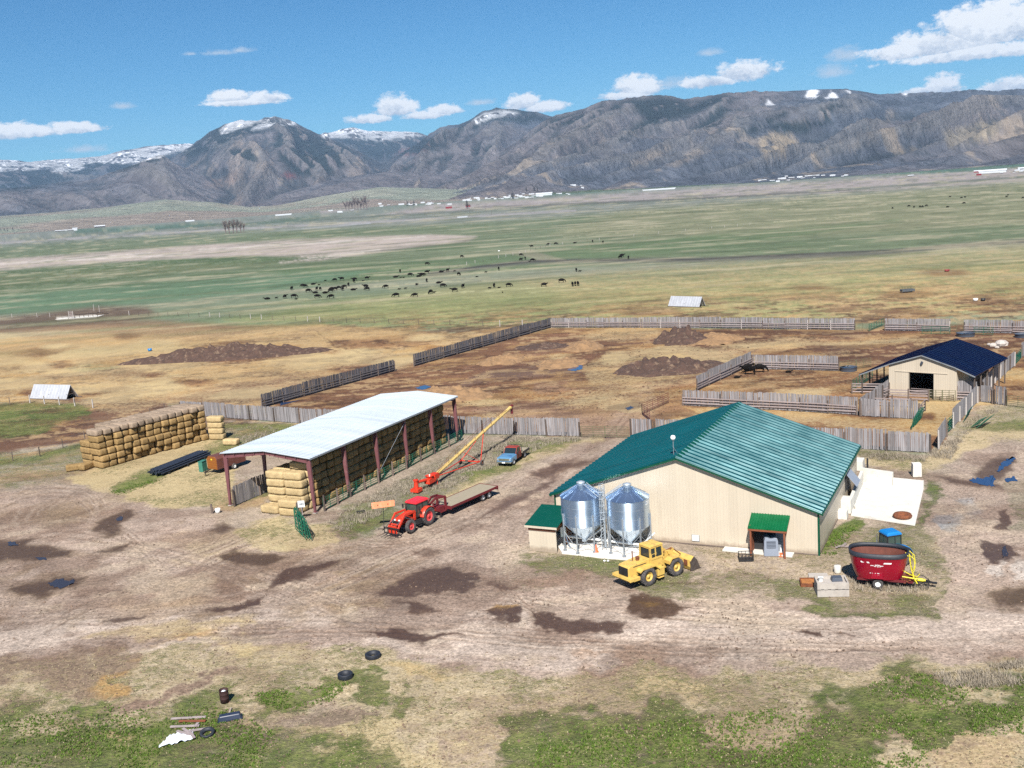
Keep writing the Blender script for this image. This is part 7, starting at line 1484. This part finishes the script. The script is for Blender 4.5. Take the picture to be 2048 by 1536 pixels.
o = thing('teal_box', 'teal steel box beside the brown trailer', 'box', G(407, 942), 20); mb = MB(); mb.box(-.3, .3, -.5, .5, 0, 1.3); mb.build('box_body', M['teal'], o, bevel=.03); mb = MB(); mb.box(-.33, .33, -.53, .53, 1.31, 1.37); mb.build('lid', M['teal'], o)
# ------------------------------------------------------------------ tanks, rocks, odds in the corral
def tank(p, R_, label, h=.6):
    o = thing('stock_tank', label, 'water tank', p, 0, 'round stock tanks'); mb = MB(); mb.lathe([(R_*.98, 0), (R_, h), (R_*1.03, h+.03), (R_*.97, h), (R_*.95, .05)], 28); mb.build('tank_wall', M['grey_dark'], o); mb = MB(); mb.lathe([(R_*.96, h-.15), (0, h-.15)], 28, smooth=False); mb.build('water_surface', M['water'], o)
tank(G(1697, 741), 1.35, 'round dark stock tank beside the back of the small pen'); tank(G(1931, 672), 1.6, 'round dark stock tank near the far plank fence'); tank(G(2046, 674), 1.4, 'round stock tank cut off by the right edge')
for k, (u, v, s_) in enumerate(((1986, 692, .5), (2002, 691, .9), (1994, 696, .3), (1978, 690, .3))):
    o = thing('pale_boulder', '%s pale boulder of the small rock pile behind the blue barn' % ('second largest', 'largest', 'front', 'leftmost')[k], 'rock', G(u, v), 0, 'rock pile'); mb = MB(); vs = []; 
    for j, (z, r_) in enumerate(((0, 1), (.5, 1.1), (.95, .7), (1.1, .2))):
        for i in range(9): a = i*.698; q = r_*random.uniform(.8, 1.15); vs.append((math.cos(a)*q*s_*1.2, math.sin(a)*q*s_, z*s_))
    mb.add(vs, [(j*9+i, j*9+(i+1) % 9, (j+1)*9+(i+1) % 9, (j+1)*9+i) for j in range(3) for i in range(9)]+[tuple(range(27, 36))]); mb.build('boulder', M['rock'], o)
o = thing('cattle_feeder', 'dark slatted bunk feeder standing out in the pasture at the right', 'feeder', G(1805, 586), -2); mb = MB(); mb.box(0, 3.2, 0, 1.6, .3, .8); mb.build('trough', M['grey_dark'], o); mb = MB(); [mb.beam((x*.4, 0, .3), (x*.4, 0, 1.5), .07, .07) for x in range(9)]; [mb.beam((x*.4, 1.6, .3), (x*.4, 1.6, 1.5), .07, .07) for x in range(9)]; mb.beam((0, 0, 1.5), (3.2, 0, 1.5), .08, .08); mb.beam((0, 1.6, 1.5), (3.2, 1.6, 1.5), .08, .08); mb.build('slat', M['gate_olive'], o); mb = MB(); [mb.beam((x, y, 0), (x, y, .35), .1, .1) for x in (.1, 3.1) for y in (.1, 1.5)]; mb.build('leg', M['post'], o)
for (u, v, mt, lb) in ((1951, 602, 'white_paint', 'white tub lying on the bare patch in the right pasture'), (1966, 602, 'black', 'black rubber tub beside the white tub in the right pasture'), (300, 702, 'bluep', 'small blue drum at the left end of the long manure pile'), (998, 583-80, 'white_paint', 'small white thing lying in the green field'), (1894, 543, 'far_red', 'red implement lying far out in the right pasture'), (995, 1, 'white_paint', '')):
    if not lb: continue
    o = thing('tub', lb, 'tub', G(u, v)); mb = MB(); mb.lathe([(0, 0), (.4, 0), (.5, .6), (.45, .6), (.4, .5), (0, .5)], 14, sx=1.6 if 'red' in lb else 1.1); mb.build('tub_shell', M[mt], o)
# ------------------------------------------------------------------ heaps
def heap(name, label, cx, cy, rx_m, ry_m, h, az_, mat, seed, lump=.35, nn_=52):
    P = G(cx, cy); mb = MB(); xs = np.linspace(-1, 1, nn_); X, Y = np.meshgrid(xs, xs, indexing='ij'); a, b = X*1.15, Y*1.15
    q = np.hypot(a, b)+(.5 if 'straw' in name else .26)*(fbm(a*2+seed, b*2, 3, seed)-.5)*2; k = np.clip(1-q, 0, 1)**.75
    lump = .6; Z = h*np.minimum(k*1.25, 1)*(1+lump*(fbm(a*rx_m*.8+seed, b*ry_m*.8, 4, seed+1)-.5)*2.2)-.12*(k <= 0)-.03
    vs = [(float(x*rx_m), float(y*ry_m), float(z)) for x, y, z in zip(a.ravel(), b.ravel(), Z.ravel())]
    mb.add(vs, [(i*nn_+j, (i+1)*nn_+j, (i+1)*nn_+j+1, i*nn_+j+1) for i in range(nn_-1) for j in range(nn_-1)], .5, True)
    o = mb.build(name, M[mat], None, fix=False); o.location = P; o.rotation_euler = (0, 0, -R(az_)); tag(o, label, 'heap'); return o
heap('manure_pile', 'very long dark manure windrow on the straw strewn lot at the left', 455, 714, 23.5, 5.6, 2.5, 4, 'manure', 3)
heap('manure_pile', 'dark manure mound near the far plank fence of the corral', 1365, 681, 6.5, 6.5, 2.2, 8, 'manure', 8)
heap('straw_pile', 'golden straw heap just right of the far manure mound', 1425, 680, 5.5, 6, 1.1, 10, 'strawpile', 13)
heap('manure_pile', 'broad greyish manure mound in the middle of the corral', 1335, 738, 9.5, 7, 1.8, 8, 'manure', 18)
heap('straw_pile', 'pale straw heap above the small blue puddle', 1166, 694, 3.8, 7, 1.0, 12, 'strawpile', 21)
heap('straw_pile', 'low straw heap just left of the small blue puddle', 1120, 728, 4.5, 5, .8, 14, 'strawpile', 24)
heap('straw_pile', 'low golden straw heap in the left part of the corral', 1005, 722, 4.2, 5, 1.0, 10, 'strawpile', 27)
heap('straw_pile', 'golden straw heap showing behind the far end of the pale shed roof', 915, 792, 5.5, 5, 1.1, 5, 'strawpile', 30)
heap('straw_pile', 'paler low straw heap at the left, behind the pale shed roof', 868, 785, 2.6, 3, .8, 5, 'strawpile', 33)
heap('manure_pile', 'long dark dirt bank on the near side of the far plank fence', 1085, 694, 6, 4, .7, 12, 'manure', 36)
# ------------------------------------------------------------------ puddles
def puddle(pts, mat='puddle', wob=.35):
    P = [Vector(G2(u, v)) for u, v in pts]; out = []
    for a, b in zip(P, P[1:]+P[:1]):
        for i in range(6): q = a.lerp(b, i/6); out.append((q.x+random.uniform(-wob, wob)*.4, q.y+random.uniform(-wob, wob)))
    mb = MB(); mb.add([(x, y, .006) for x, y in out], [tuple(range(len(out)))]); struct(mb.build('puddle', M[mat], None))
M['blue_water'] = pm('blue_puddle', (.02, .04, .10), .04, 0, .1, spec=1.)
puddle([(1133, 740), (1145, 730), (1165, 730), (1164, 738), (1150, 742)], 'blue_water', .2)
puddle([(95, 1166), (115, 1158), (145, 1160), (147, 1167), (120, 1176)]); puddle([(232, 1038), (240, 1032), (246, 1034), (244, 1041), (234, 1042)], wob=.15); puddle([(15, 1084), (30, 1084), (38, 1091), (20, 1092)], wob=.2); puddle([(70, 1114), (90, 1114), (94, 1120), (75, 1120)], wob=.15)
puddle([(1990, 942), (2008, 925), (2027, 913), (2031, 917), (2016, 932), (2000, 944)], 'blue_water'); puddle([(1935, 958), (1965, 956), (1990, 950), (1988, 972), (1975, 972), (1950, 966)], 'blue_water'); puddle([(2008, 958), (2030, 952), (2034, 962), (2014, 964)], 'blue_water', .2)
puddle([(2003, 1098), (2012, 1090), (2016, 1110), (2006, 1118)], wob=.2); puddle([(560, 806), (600, 800), (560, 812)], 'blue_water', .3); puddle([(1250, 816), (1262, 812), (1268, 816), (1256, 820)], wob=.2); puddle([(830, 776), (850, 770), (862, 774), (845, 780)], 'blue_water', .2)
# ------------------------------------------------------------------ cattle: one skinned body per pose
def cow_mesh(pose):
    import bmesh
    V_ = {}; Ed = []; Rd = []
    pts = []
    def v(n, p, r): V_[n] = len(pts); pts.append(p); Rd.append(r)
    lie = pose == 'lying'; dz = -.72 if lie else 0
    v('rump', (0, -.92, 1.18+dz), (.27, .30)); v('loin', (0, -.45, 1.12+dz), (.34, .36)); v('belly', (0, .05, 1.04+dz), (.38, .41)); v('chest', (0, .55, 1.05+dz), (.32, .40)); v('wither', (0, .82, 1.16+dz), (.20, .28))
    if pose == 'grazing': v('neck', (0, 1.22, .86), (.15, .19)); v('poll', (0, 1.50, .48), (.12, .14)); v('muz', (0, 1.58, .12), (.08, .08))
    elif pose == 'turned': v('neck', (.12, 1.15, 1.28), (.15, .19)); v('poll', (.38, 1.42, 1.42), (.12, .14)); v('muz', (.72, 1.52, 1.26), (.08, .08))
    else: v('neck', (0, 1.18, 1.32+dz), (.15, .19)); v('poll', (0, 1.46, 1.46+dz*.9), (.12, .14)); v('muz', (0, 1.86, 1.26+dz*.9), (.08, .08))
    for a, b in (('rump', 'loin'), ('loin', 'belly'), ('belly', 'chest'), ('chest', 'wither'), ('wither', 'neck'), ('neck', 'poll'), ('poll', 'muz')): Ed.append((a, b))
    for s, t_ in ((-1, 'l'), (1, 'r')):
        if lie:
            v('hk'+t_, (s*.34, -.55, .22), (.15, .17)); v('hf'+t_, (s*.42, -.15, .08), (.06, .06)); v('fk'+t_, (s*.26, .9, .18), (.09, .1)); v('ff'+t_, (s*.24, .62, .06), (.05, .05))
            Ed += [('rump', 'hk'+t_), ('hk'+t_, 'hf'+t_), ('chest', 'fk'+t_), ('fk'+t_, 'ff'+t_)]
        else:
            v('hs'+t_, (s*.20, -.86, .86), (.15, .19)); v('hh'+t_, (s*.20, -1.0+.06*s, .50), (.06, .08)); v('hf'+t_, (s*.20, -.92+.1*s, .06), (.055, .06))
            v('fs'+t_, (s*.18, .66, .74), (.11, .13)); v('fk'+t_, (s*.18, .70+.07*s, .42), (.06, .065)); v('ff'+t_, (s*.18, .67+.12*s, .05), (.055, .055))
            Ed += [('rump', 'hs'+t_), ('hs'+t_, 'hh'+t_), ('hh'+t_, 'hf'+t_), ('chest', 'fs'+t_), ('fs'+t_, 'fk'+t_), ('fk'+t_, 'ff'+t_)]
        P_ = pts[V_['poll']]; v('ear'+t_, (P_[0]+s*.24, P_[1]-.05, P_[2]+.02), (.04, .03)); Ed.append(('poll', 'ear'+t_))
    v('t1', (0, -1.2, 1.2+dz), (.04, .04)); v('t2', (0, -1.27, max(.7+dz, .1)), (.03, .03)); Ed += [('rump', 't1'), ('t1', 't2')]
    me = bpy.data.meshes.new('cow'); me.from_pydata(pts, [(V_[a], V_[b]) for a, b in Ed], []); o = bpy.data.objects.new('cow', me); COL.objects.link(o)
    sk = o.modifiers.new('s', 'SKIN'); sk.use_smooth_shade = True
    for i, r_ in enumerate(Rd): me.skin_vertices[0].data[i].radius = (r_[0]*(1.2 if r_[0] > .2 else 1.05), r_[1]*(1.32 if r_[0] > .2 else 1.1)); me.skin_vertices[0].data[i].use_root = (i == 2)
    ss_ = o.modifiers.new('b', 'SUBSURF'); ss_.levels = 1; ss_.render_levels = 1
    dg = bpy.context.evaluated_depsgraph_get(); m2 = bpy.data.meshes.new_from_object(o.evaluated_get(dg)); bpy.data.objects.remove(o); m2.materials.clear(); m2.materials.append(M['cow']); m2.name = 'cow_'+pose; return m2
CM = {k: cow_mesh(k) for k in ('grazing', 'standing', 'lying', 'turned')}
CG = 'black cattle scattered over the pasture'
def cow(u, v, pose, az_, calf=0, label=None, group=CG):
    o = bpy.data.objects.new('calf' if calf else 'cow', CM[pose]); COL.objects.link(o); o.location = G(u, v); o.rotation_euler = (0, 0, -R(az_)); k = (.5 if calf else 1)*random.uniform(.94, 1.06)*.92; o.scale = (k, k, k); tag(o, label, 'calf' if calf else 'cow', group)
L_ = """102 461 l -95;155 458 c 90;205 456 t 20;258 452 g 80;270 465 c 90;395 454 g 82;475 455 g -95;245 407 s 10;322 392 g 110;309 389 g -70;370 375 l 90;403 377 c 90;392 409 s 5;412 409 s 185;342 420 g 60;383 425 l -90;440 426 l 85;480 410 g -80;474 420 t 60;498 408 s -60;520 403 g -70;543 410 s 10;552 396 g -100;577 383 s 0;440 352 c 90;497 355 g -80;537 350 s -80;612 353 s -90;610 363 s 5;661 354 c 90;686 345 s 100;605 408 l 90;678 395 s -70;686 409 g -60;795 396 g -92;855 448 g -95;965 447 g -92;852 333 l 90;882 334 c 90;899 334 c 90;938 326 g 90;988 329 l 90;1003 325 s -90;1014 324 g 60;1037 310 t 90;1120 302 l 90;1157 299 s 30;1197 300 c 90;879 303 s 0;1037 260 g 100;1035 360 s 0;975 372 c 90;975 378 c 90;1105 367 l 90;1130 390 g 70;873 407 c 90;910 402 c 90;1058 429 g -150;1077 427 c 90;1197 418 s -90;1247 395 s 20;1222 321 g 140;1240 217 g 120;1327 330 c 90;1380 307 c 90;1456 291 s 0;1402 401 c 90;1429 390 s 5;1457 394 c 90;1478 422 c 0;1515 387 g 90;1722 387 t 90;1824 363 g 90;1888 384 s 0;1904 381 s 5;1920 380 s -5;1910 298 s 0;1930 302 c 90;1586 207 g 100;1586 235 s 60;1611 228 s 0;1635 240 c 90;1654 239 g 80;1648 157 s -90;1747 145 g -90;1790 142 g 90;1900 133 l 90;2005 127 s 0""".split(';')
for q in L_:
    a, b, p_, z = q.split(); u, v = 500+int(a)/2.926, 440+int(b)/2.926+1.2; pose = {'l': 'lying', 'g': 'grazing', 's': 'standing', 't': 'turned', 'c': 'lying'}[p_]; calf = p_ == 'c'
    if calf and random.random() < .3: pose = 'standing'
    reg = ('at the left end of the herd' if u < 640 else 'in the dense left group of the herd' if u < 760 else 'in the middle of the herd' if u < 1000 else 'toward the right end of the herd')+(', near row' if v > 577 else ', far row' if v < 556 else '')
    if v < 520: reg = 'near the dark creek beyond the herd'
    cow(u, v, pose, float(z), calf, 'black %s %s %s' % ('calf' if calf else 'cow', {'lying': 'lying', 'grazing': 'grazing head down', 'standing': 'standing', 'turned': 'looking round'}[pose], reg))
for (u, v, z) in ((1206, 486, 20), (1241, 517, 60), (1257, 518, 10), (1244, 514, 90)): cow(u, v, 'standing', z, 0, 'black cow standing by the dark creek right of the herd')
for (u, v) in ((1785, 418), (1818, 414), (1828, 416), (1840, 415), (1845, 415), (1853, 413), (1900, 395), (1923, 397), (1930, 396), (1928, 408), (2013, 395), (2016, 391), (2046, 397), (1895, 416)): cow(u, v, random.choice(('grazing', 'standing')), random.uniform(0, 360), 0, 'tiny distant black cow in the far right pasture', 'distant cattle in the far right pasture')
cow(1499, 749, 'standing', -60, 0, 'black cow standing in shade in the corner of the small pen', 'cattle in the small pen'); cow(1519, 745, 'grazing', 100, 0, 'black cow feeding at the back rail of the small pen', 'cattle in the small pen'); cow(1494, 744, 'turned', 60, 0, 'black cow turning its head against the slanting pen fence', 'cattle in the small pen')
cow(1474, 756, 'lying', 90, 1, 'black calf lying on straw in the small pen', 'cattle in the small pen'); cow(1577, 745, 'lying', 90, 1, 'black calf lying by the right of the small pen back rail', 'cattle in the small pen')
# ------------------------------------------------------------------ dry weeds and spring grass tufts (uncountable)
def tufts(name, areas, mat, n, hmin, hmax, w_=.05, label='', blades=5, lean=.5):
    vs = []; fs = []; rs = []; rg = np.random.default_rng(len(name)+n); tot = sum(a[1] for a in areas)
    for poly, wt in areas:
        us = [p[0] for p in poly]; vv = [p[1] for p in poly]; need = int(n*wt/tot); got = 0; tries = 0
        while got < need and tries < 60:
            tries += 1; U = rg.uniform(min(us), max(us), need*2); V2 = rg.uniform(min(vv), max(vv), need*2)
            ok = sdpoly(U, V2, poly) > rg.uniform(-3, 3, len(U)); P2 = [G(u, v) for u, v in zip(U[ok], V2[ok])]
            if P2:
                xa = np.array([[p.x, p.y] for p in P2]); keep = fbm(xa[:, 0]/2.2, xa[:, 1]/2.2, 3, 7) > rg.uniform(.3, .62, len(xa)); P2 = [p for p, k in zip(P2, keep) if k]
            for p in P2[:need-got]:
                h = rg.uniform(hmin, hmax); r0 = float(rg.random())
                for b in range(blades):
                    a = rg.uniform(0, 6.283); l = rg.uniform(.1, lean)*h; w2 = w_*rg.uniform(.6, 1.4); ox, oy = rg.normal(0, h*.3, 2); c, s = math.cos(a), math.sin(a); o_ = len(vs)
                    hb_ = h*rg.uniform(.6, 1)
                    vs += [(p.x+ox-s*w2, p.y+oy+c*w2, 0), (p.x+ox+s*w2, p.y+oy-c*w2, 0), (p.x+ox+c*l, p.y+oy+s*l, hb_)]; fs.append((o_, o_+1, o_+2)); rs.append(min(1, max(0, r0+rg.uniform(-.3, .3))))
            got += min(len(P2), need-got)
    me = bpy.data.meshes.new(name); me.from_pydata(vs, [], fs); a = me.attributes.new('rnd', 'FLOAT', 'FACE'); a.data.foreach_set('value', rs); o = bpy.data.objects.new(name, me); COL.objects.link(o); me.materials.append(mat); struct(o, 'stuff'); o['label'] = label; return o
W1 = [(650, 1045), (700, 1015), (780, 970), (870, 925), (930, 890), (1000, 878), (1150, 878), (1060, 905), (985, 935), (940, 955), (900, 975), (840, 985), (800, 995), (760, 1030), (690, 1065)]
tufts('dry_weeds', [(W1, 10), ([(1850, 912), (1900, 872), (1930, 850), (1985, 812), (2010, 812), (1960, 850), (1930, 870), (1900, 920)], 2.5), ([(1720, 905), (1860, 912), (1850, 924), (1720, 916)], 1), ([(1870, 1352), (2048, 1322), (2048, 1372), (1900, 1376)], 2), ([(1690, 1150), (1760, 1165), (1860, 1170), (1840, 1190), (1700, 1180)], 1), ([(1690, 1000), (1712, 960), (1724, 960), (1705, 1035)], .4), ([(440, 855), (620, 852), (600, 866), (480, 885)], 1.5), ([(1000, 872), (1160, 875), (1150, 884), (1000, 884)], 1.5)], M['weed'], 5600, .15, .5, .016, 'tangled dry pale weeds along the fences and the hay shed', 7, .8)
tufts('grass_tufts', [([(0, 1445), (200, 1410), (420, 1400), (560, 1470), (620, 1536), (0, 1536)], 6), ([(1080, 1470), (1440, 1430), (1650, 1405), (1800, 1345), (2048, 1375), (2048, 1470), (1870, 1470), (1890, 1536), (1060, 1536)], 9), ([(480, 1390), (700, 1365), (660, 1405), (560, 1420)], 1), ([(215, 985), (330, 950), (330, 958), (240, 990)], .6), ([(1640, 1112), (1665, 1060), (1720, 1046), (1670, 1110)], .8)], M['grass'], 7500, .06, .17, .03, 'short green spring grass', 5, .9)
tufts('dry_grass', [([(0, 1320), (700, 1300), (1700, 1330), (2048, 1340), (2048, 1536), (0, 1536)], 10), ([(1390, 1085), (1640, 1115), (1700, 1060), (1885, 1080), (1860, 1226), (1430, 1180)], 3), ([(1040, 1095), (1260, 1115), (1440, 1175), (1240, 1172)], 1.5)], pm('dry_straw_grass', S(190, 176, 142, .62), .95, 0, .1, 1, rnd=.4, spec=.1), 6500, .04, .09, .017, 'thin dry grass', 5, 1.2)
# ------------------------------------------------------------------ the far side of the valley
def tree(name, p, h, w_, label, group, kind='bare', seed=0):
    rg = random.Random(seed); o = thing(name, label, 'tree', p, 0, group); mb = MB(); mb.cyl((0, 0, -.5), (0, 0, h*.45), h*.035, h*.02, 7); tips = []
    for i in range(11):
        z = h*rg.uniform(.12, .5); a = rg.uniform(0, 6.28); e = Vector((math.cos(a)*w_*rg.uniform(.3, .5), math.sin(a)*w_*rg.uniform(.3, .5), h*rg.uniform(.6, .95))); mb.cyl((0, 0, z), e, h*.014, h*.005, 5); tips.append(((0, 0, z), e))
    mb.build('trunk', M['bark'], o); mb = MB()
    if kind == 'bare':
        for b0, e in tips:
            for k in range(26):
                t_ = rg.uniform(.25, 1); p0 = Vector(b0).lerp(e, t_); d = Vector((rg.gauss(0, 1), rg.gauss(0, 1), abs(rg.gauss(.7, .7)))).normalized()*h*rg.uniform(.07, .17); s_ = d.cross(Vector((rg.random(), rg.random(), rg.random()))).normalized()*h*.010
                mb.add([p0-s_, p0+s_, p0+d], [(0, 1, 2)])
        mb.build('crown', M['twig'], o, fix=False)
    else:
        for k in range(240):
            z = h*(rg.random()**1.3)*.95+h*.05; r_ = w_*.5*(1-z/h)*rg.uniform(.4, 1.1)+.1; a = rg.uniform(0, 6.28); q = Vector((math.cos(a)*r_, math.sin(a)*r_, z)); d = Vector((math.cos(a), math.sin(a), -.35))*h*.06; s_ = Vector((-math.sin(a), math.cos(a), .2))*h*.045
            mb.add([q-s_, q+s_, q+d], [(0, 1, 2)])
        mb.build('crown', M['pine'], o, fix=False)
TG = 'bare cottonwoods standing alone in the fields'
for k, (u, v, h, w_) in enumerate(((452, 467, 25, 12), (459, 468, 27, 11), (467, 467, 24, 10), (474, 466, 26, 11), (482, 466, 23, 9), (488, 465, 17, 7))):
    tree('bare_tree', ground_hit(u, v), h, w_, 'leafless grey cottonwood, number %s from the left of the lone clump' % 'one two three four five six'.split()[k], TG, 'bare', k)
for k, u in enumerate(range(692, 740, 6)): tree('bare_tree', ground_hit(u, 421-(u-692)*.04), random.uniform(40, 58), 26, 'leafless tree of the row beyond the fields left of centre', 'far row of leafless trees', 'bare', 30+k)
for k, (u, v) in enumerate(((2, 463), (9, 462), (15, 462), (26, 461), (1024, 398), (1053, 383), (1069, 382), (1026, 397), (934, 410), (1075, 383), (815, 412), (828, 411), (935, 418))): tree('far_tree', ground_hit(u, v), random.uniform(16, 26) if u > 40 else 14, 12, 'dark evergreen among the far farm buildings', 'far evergreens', 'pine', 60+k)
FB = 'tiny far farm buildings across the valley'
def farb(u, v, w_, h, d, mat, roofm, label):
    p = ground_hit(u, v); s = math.hypot(p.x, p.y)/FPX; W, H, Dp = w_*s, h*s*.8, max(d*s*2, 8); o = thing('farm_building', label, 'building', p, math.degrees(math.atan2(p.x, p.y))+random.uniform(-6, 6), FB)
    mb = MB(); mb.box(-W/2, W/2, 0, Dp, -3, H*.6); mb.build('wall', mat, o)
    mb = MB(); mb.prism([(-Dp*.05, H*.58), (Dp/2, H), (Dp*1.05, H*.58)], -W/2*1.04, W/2*1.04, 'yz'); mb.build('roof', roofm, o)
wp, rd_, dk = M['gun'], M['far_red'], M['far_dark']
farb(567, 431, 30, 3.4, 2, wp, wp, 'long white shed alone at the foot of the pale hills'); farb(1318, 380, 62, 3.2, 2, wp, wp, 'very long white shed in the middle of the far valley'); farb(1985, 346, 44, 8, 5, wp, wp, 'large white barn at the far right of the valley'); farb(1955, 345, 12, 5, 3, rd_, wp, 'white roofed red shed left of the large far barn')
farb(1958, 351, 8, 4, 2, rd_, rd_, 'small red shed below the large white far barn'); farb(898, 417, 12, 4.5, 3, rd_, rd_, 'red shed left of the far village'); farb(936, 414, 9, 6, 3, rd_, dk, 'dark red shed with trees in the far village'); farb(1088, 391, 32, 7, 4, wp, wp, 'white arched barn at the right end of the far village')
farb(925, 435, 20, 2.6, 2, wp, wp, 'low white shed beside the far track'); farb(380, 443, 16, 3, 2, wp, wp, 'white shed alone near the left hills'); farb(200, 455, 18, 5, 3, dk, wp, 'dome roofed shed at the left farmstead'); farb(120, 463, 16, 3, 2, dk, wp, 'low grey shed left of the left farmstead'); farb(2045, 340, 14, 6, 4, wp, wp, 'white shed cut off by the right edge')
rg = random.Random(5)
for k, (u0, u1, v0, v1, n) in enumerate(((930, 1085, 400, 393, 26), (1010, 1140, 394, 387, 12), (760, 905, 411, 407, 16), (1560, 1700, 357, 351, 22), (2000, 2046, 346, 342, 8), (1130, 1170, 375, 374, 5), (650, 720, 425, 422, 4), (1510, 1580, 365, 361, 6), (130, 190, 461, 457, 5), (1795, 1830, 352, 350, 2))):
    for i in range(n):
        t_ = rg.random(); u = u0+(u1-u0)*t_; v = v0+(v1-v0)*t_+rg.uniform(-2.5, 2.5); m_ = rg.choice((wp, wp, wp, dk)); farb(u, v, rg.uniform(4, 11), rg.uniform(2, 3.6), 2, m_, wp if rg.random() < .7 else dk, 'tiny pale farm building in the scattered settlement %s' % ('in the middle of the far village', 'right of the far village', 'left of the far village', 'at the foot of the right mountains', 'at the right edge', 'above the far village', 'by the row of bare trees', 'below the right mountains', 'near the left hills', 'in the far right green field')[k])
PG = 'utility poles crossing the far fields'
for k, (u, v) in enumerate(((918, 428), (940, 431), (972, 425), (983, 429), (1021, 423), (1068, 420), (1086, 415), (1137, 416), (1207, 411), (1288, 405), (830, 440), (854, 436), (1337, 402), (576, 454), (1408, 398), (1480, 392))):
    p = ground_hit(u, v); s = math.hypot(p.x, p.y)/FPX; o = thing('utility_pole', 'thin grey utility pole in the line across the far fields', 'pole', p, 0, PG); mb = MB(); mb.cyl((0, 0, -1), (0, 0, 8.5*s), .28*s, .22*s, 5); mb.build('pole', M['pole'], o); mb = MB(); mb.box(-1.6*s, 1.6*s, -.1*s, .1*s, 7.6*s, 7.9*s); mb.build('crossarm', M['pole'], o)

# crumbs, clods and small stones scattered over the yard
def clods(name, areas, mat, n, r0, r1, label):
    rg = np.random.default_rng(n); vs = []; fs = []; rs = []; tot = sum(a[1] for a in areas)
    for poly, wt in areas:
        us = [q[0] for q in poly]; vv = [q[1] for q in poly]; k = int(n*wt/tot*2); U = rg.uniform(min(us), max(us), k); V2 = rg.uniform(min(vv), max(vv), k); ok = sdpoly(U, V2, poly) > 0
        for u, v in zip(U[ok], V2[ok]):
            p = G(u, v)
            if fbm(np.array([p.x/5.]), np.array([p.y/5.]), 3, 9)[0] < rg.uniform(.3, .6): continue
            r = rg.uniform(r0, r1)*(1 if rg.random() < .9 else 1.8); o_ = len(vs); h = r*rg.uniform(.5, 1); a0 = rg.uniform(0, 6.28)
            for i in range(5): a = a0+i*1.2566; q = r*rg.uniform(.6, 1.3); vs.append((p.x+math.cos(a)*q, p.y+math.sin(a)*q, -.02))
            vs.append((p.x+rg.uniform(-.2, .2)*r, p.y+rg.uniform(-.2, .2)*r, h)); c = float(rg.random())
            for i in range(5): fs.append((o_+i, o_+(i+1) % 5, o_+5)); rs.append(c)
    me = bpy.data.meshes.new(name); me.from_pydata(vs, [], fs); a = me.attributes.new('rnd', 'FLOAT', 'FACE'); a.data.foreach_set('value', rs); o = bpy.data.objects.new(name, me); COL.objects.link(o); me.materials.append(mat); struct(o, 'stuff'); o['label'] = label
YD = [(0, 990), (300, 1000), (560, 1110), (860, 1060), (1100, 905), (1230, 880), (1090, 1060), (1010, 1130), (1400, 1190), (1900, 1215), (1890, 960), (2048, 900), (2048, 1325), (1200, 1318), (0, 1330)]
clods('soil_clods', [(YD, 10), ([(0, 1330), (2048, 1330), (2048, 1536), (0, 1536)], 3), ([(1390, 1085), (1640, 1115), (1885, 1080), (1860, 1226), (1430, 1180)], 1.5)], pm('soil_clod', S(126, 104, 88), .95, 0, .15, 2, rnd=.35), 6000, .025, .07, 'loose soil clods and crumbs scattered over the yard')
clods('corral_clods', [([(830, 733), (1103, 658), (2040, 668), (1950, 700), (1390, 775), (1340, 850), (900, 860), (600, 835), (800, 742)], 1)], pm('manure_clod', S(96, 72, 56), .95, 0, .15, 2, rnd=.4), 2200, .05, .15, 'trampled manure clods in the corral')
sc.cycles.use_denoising = False
sc.cycles.sample_clamp_indirect = 3
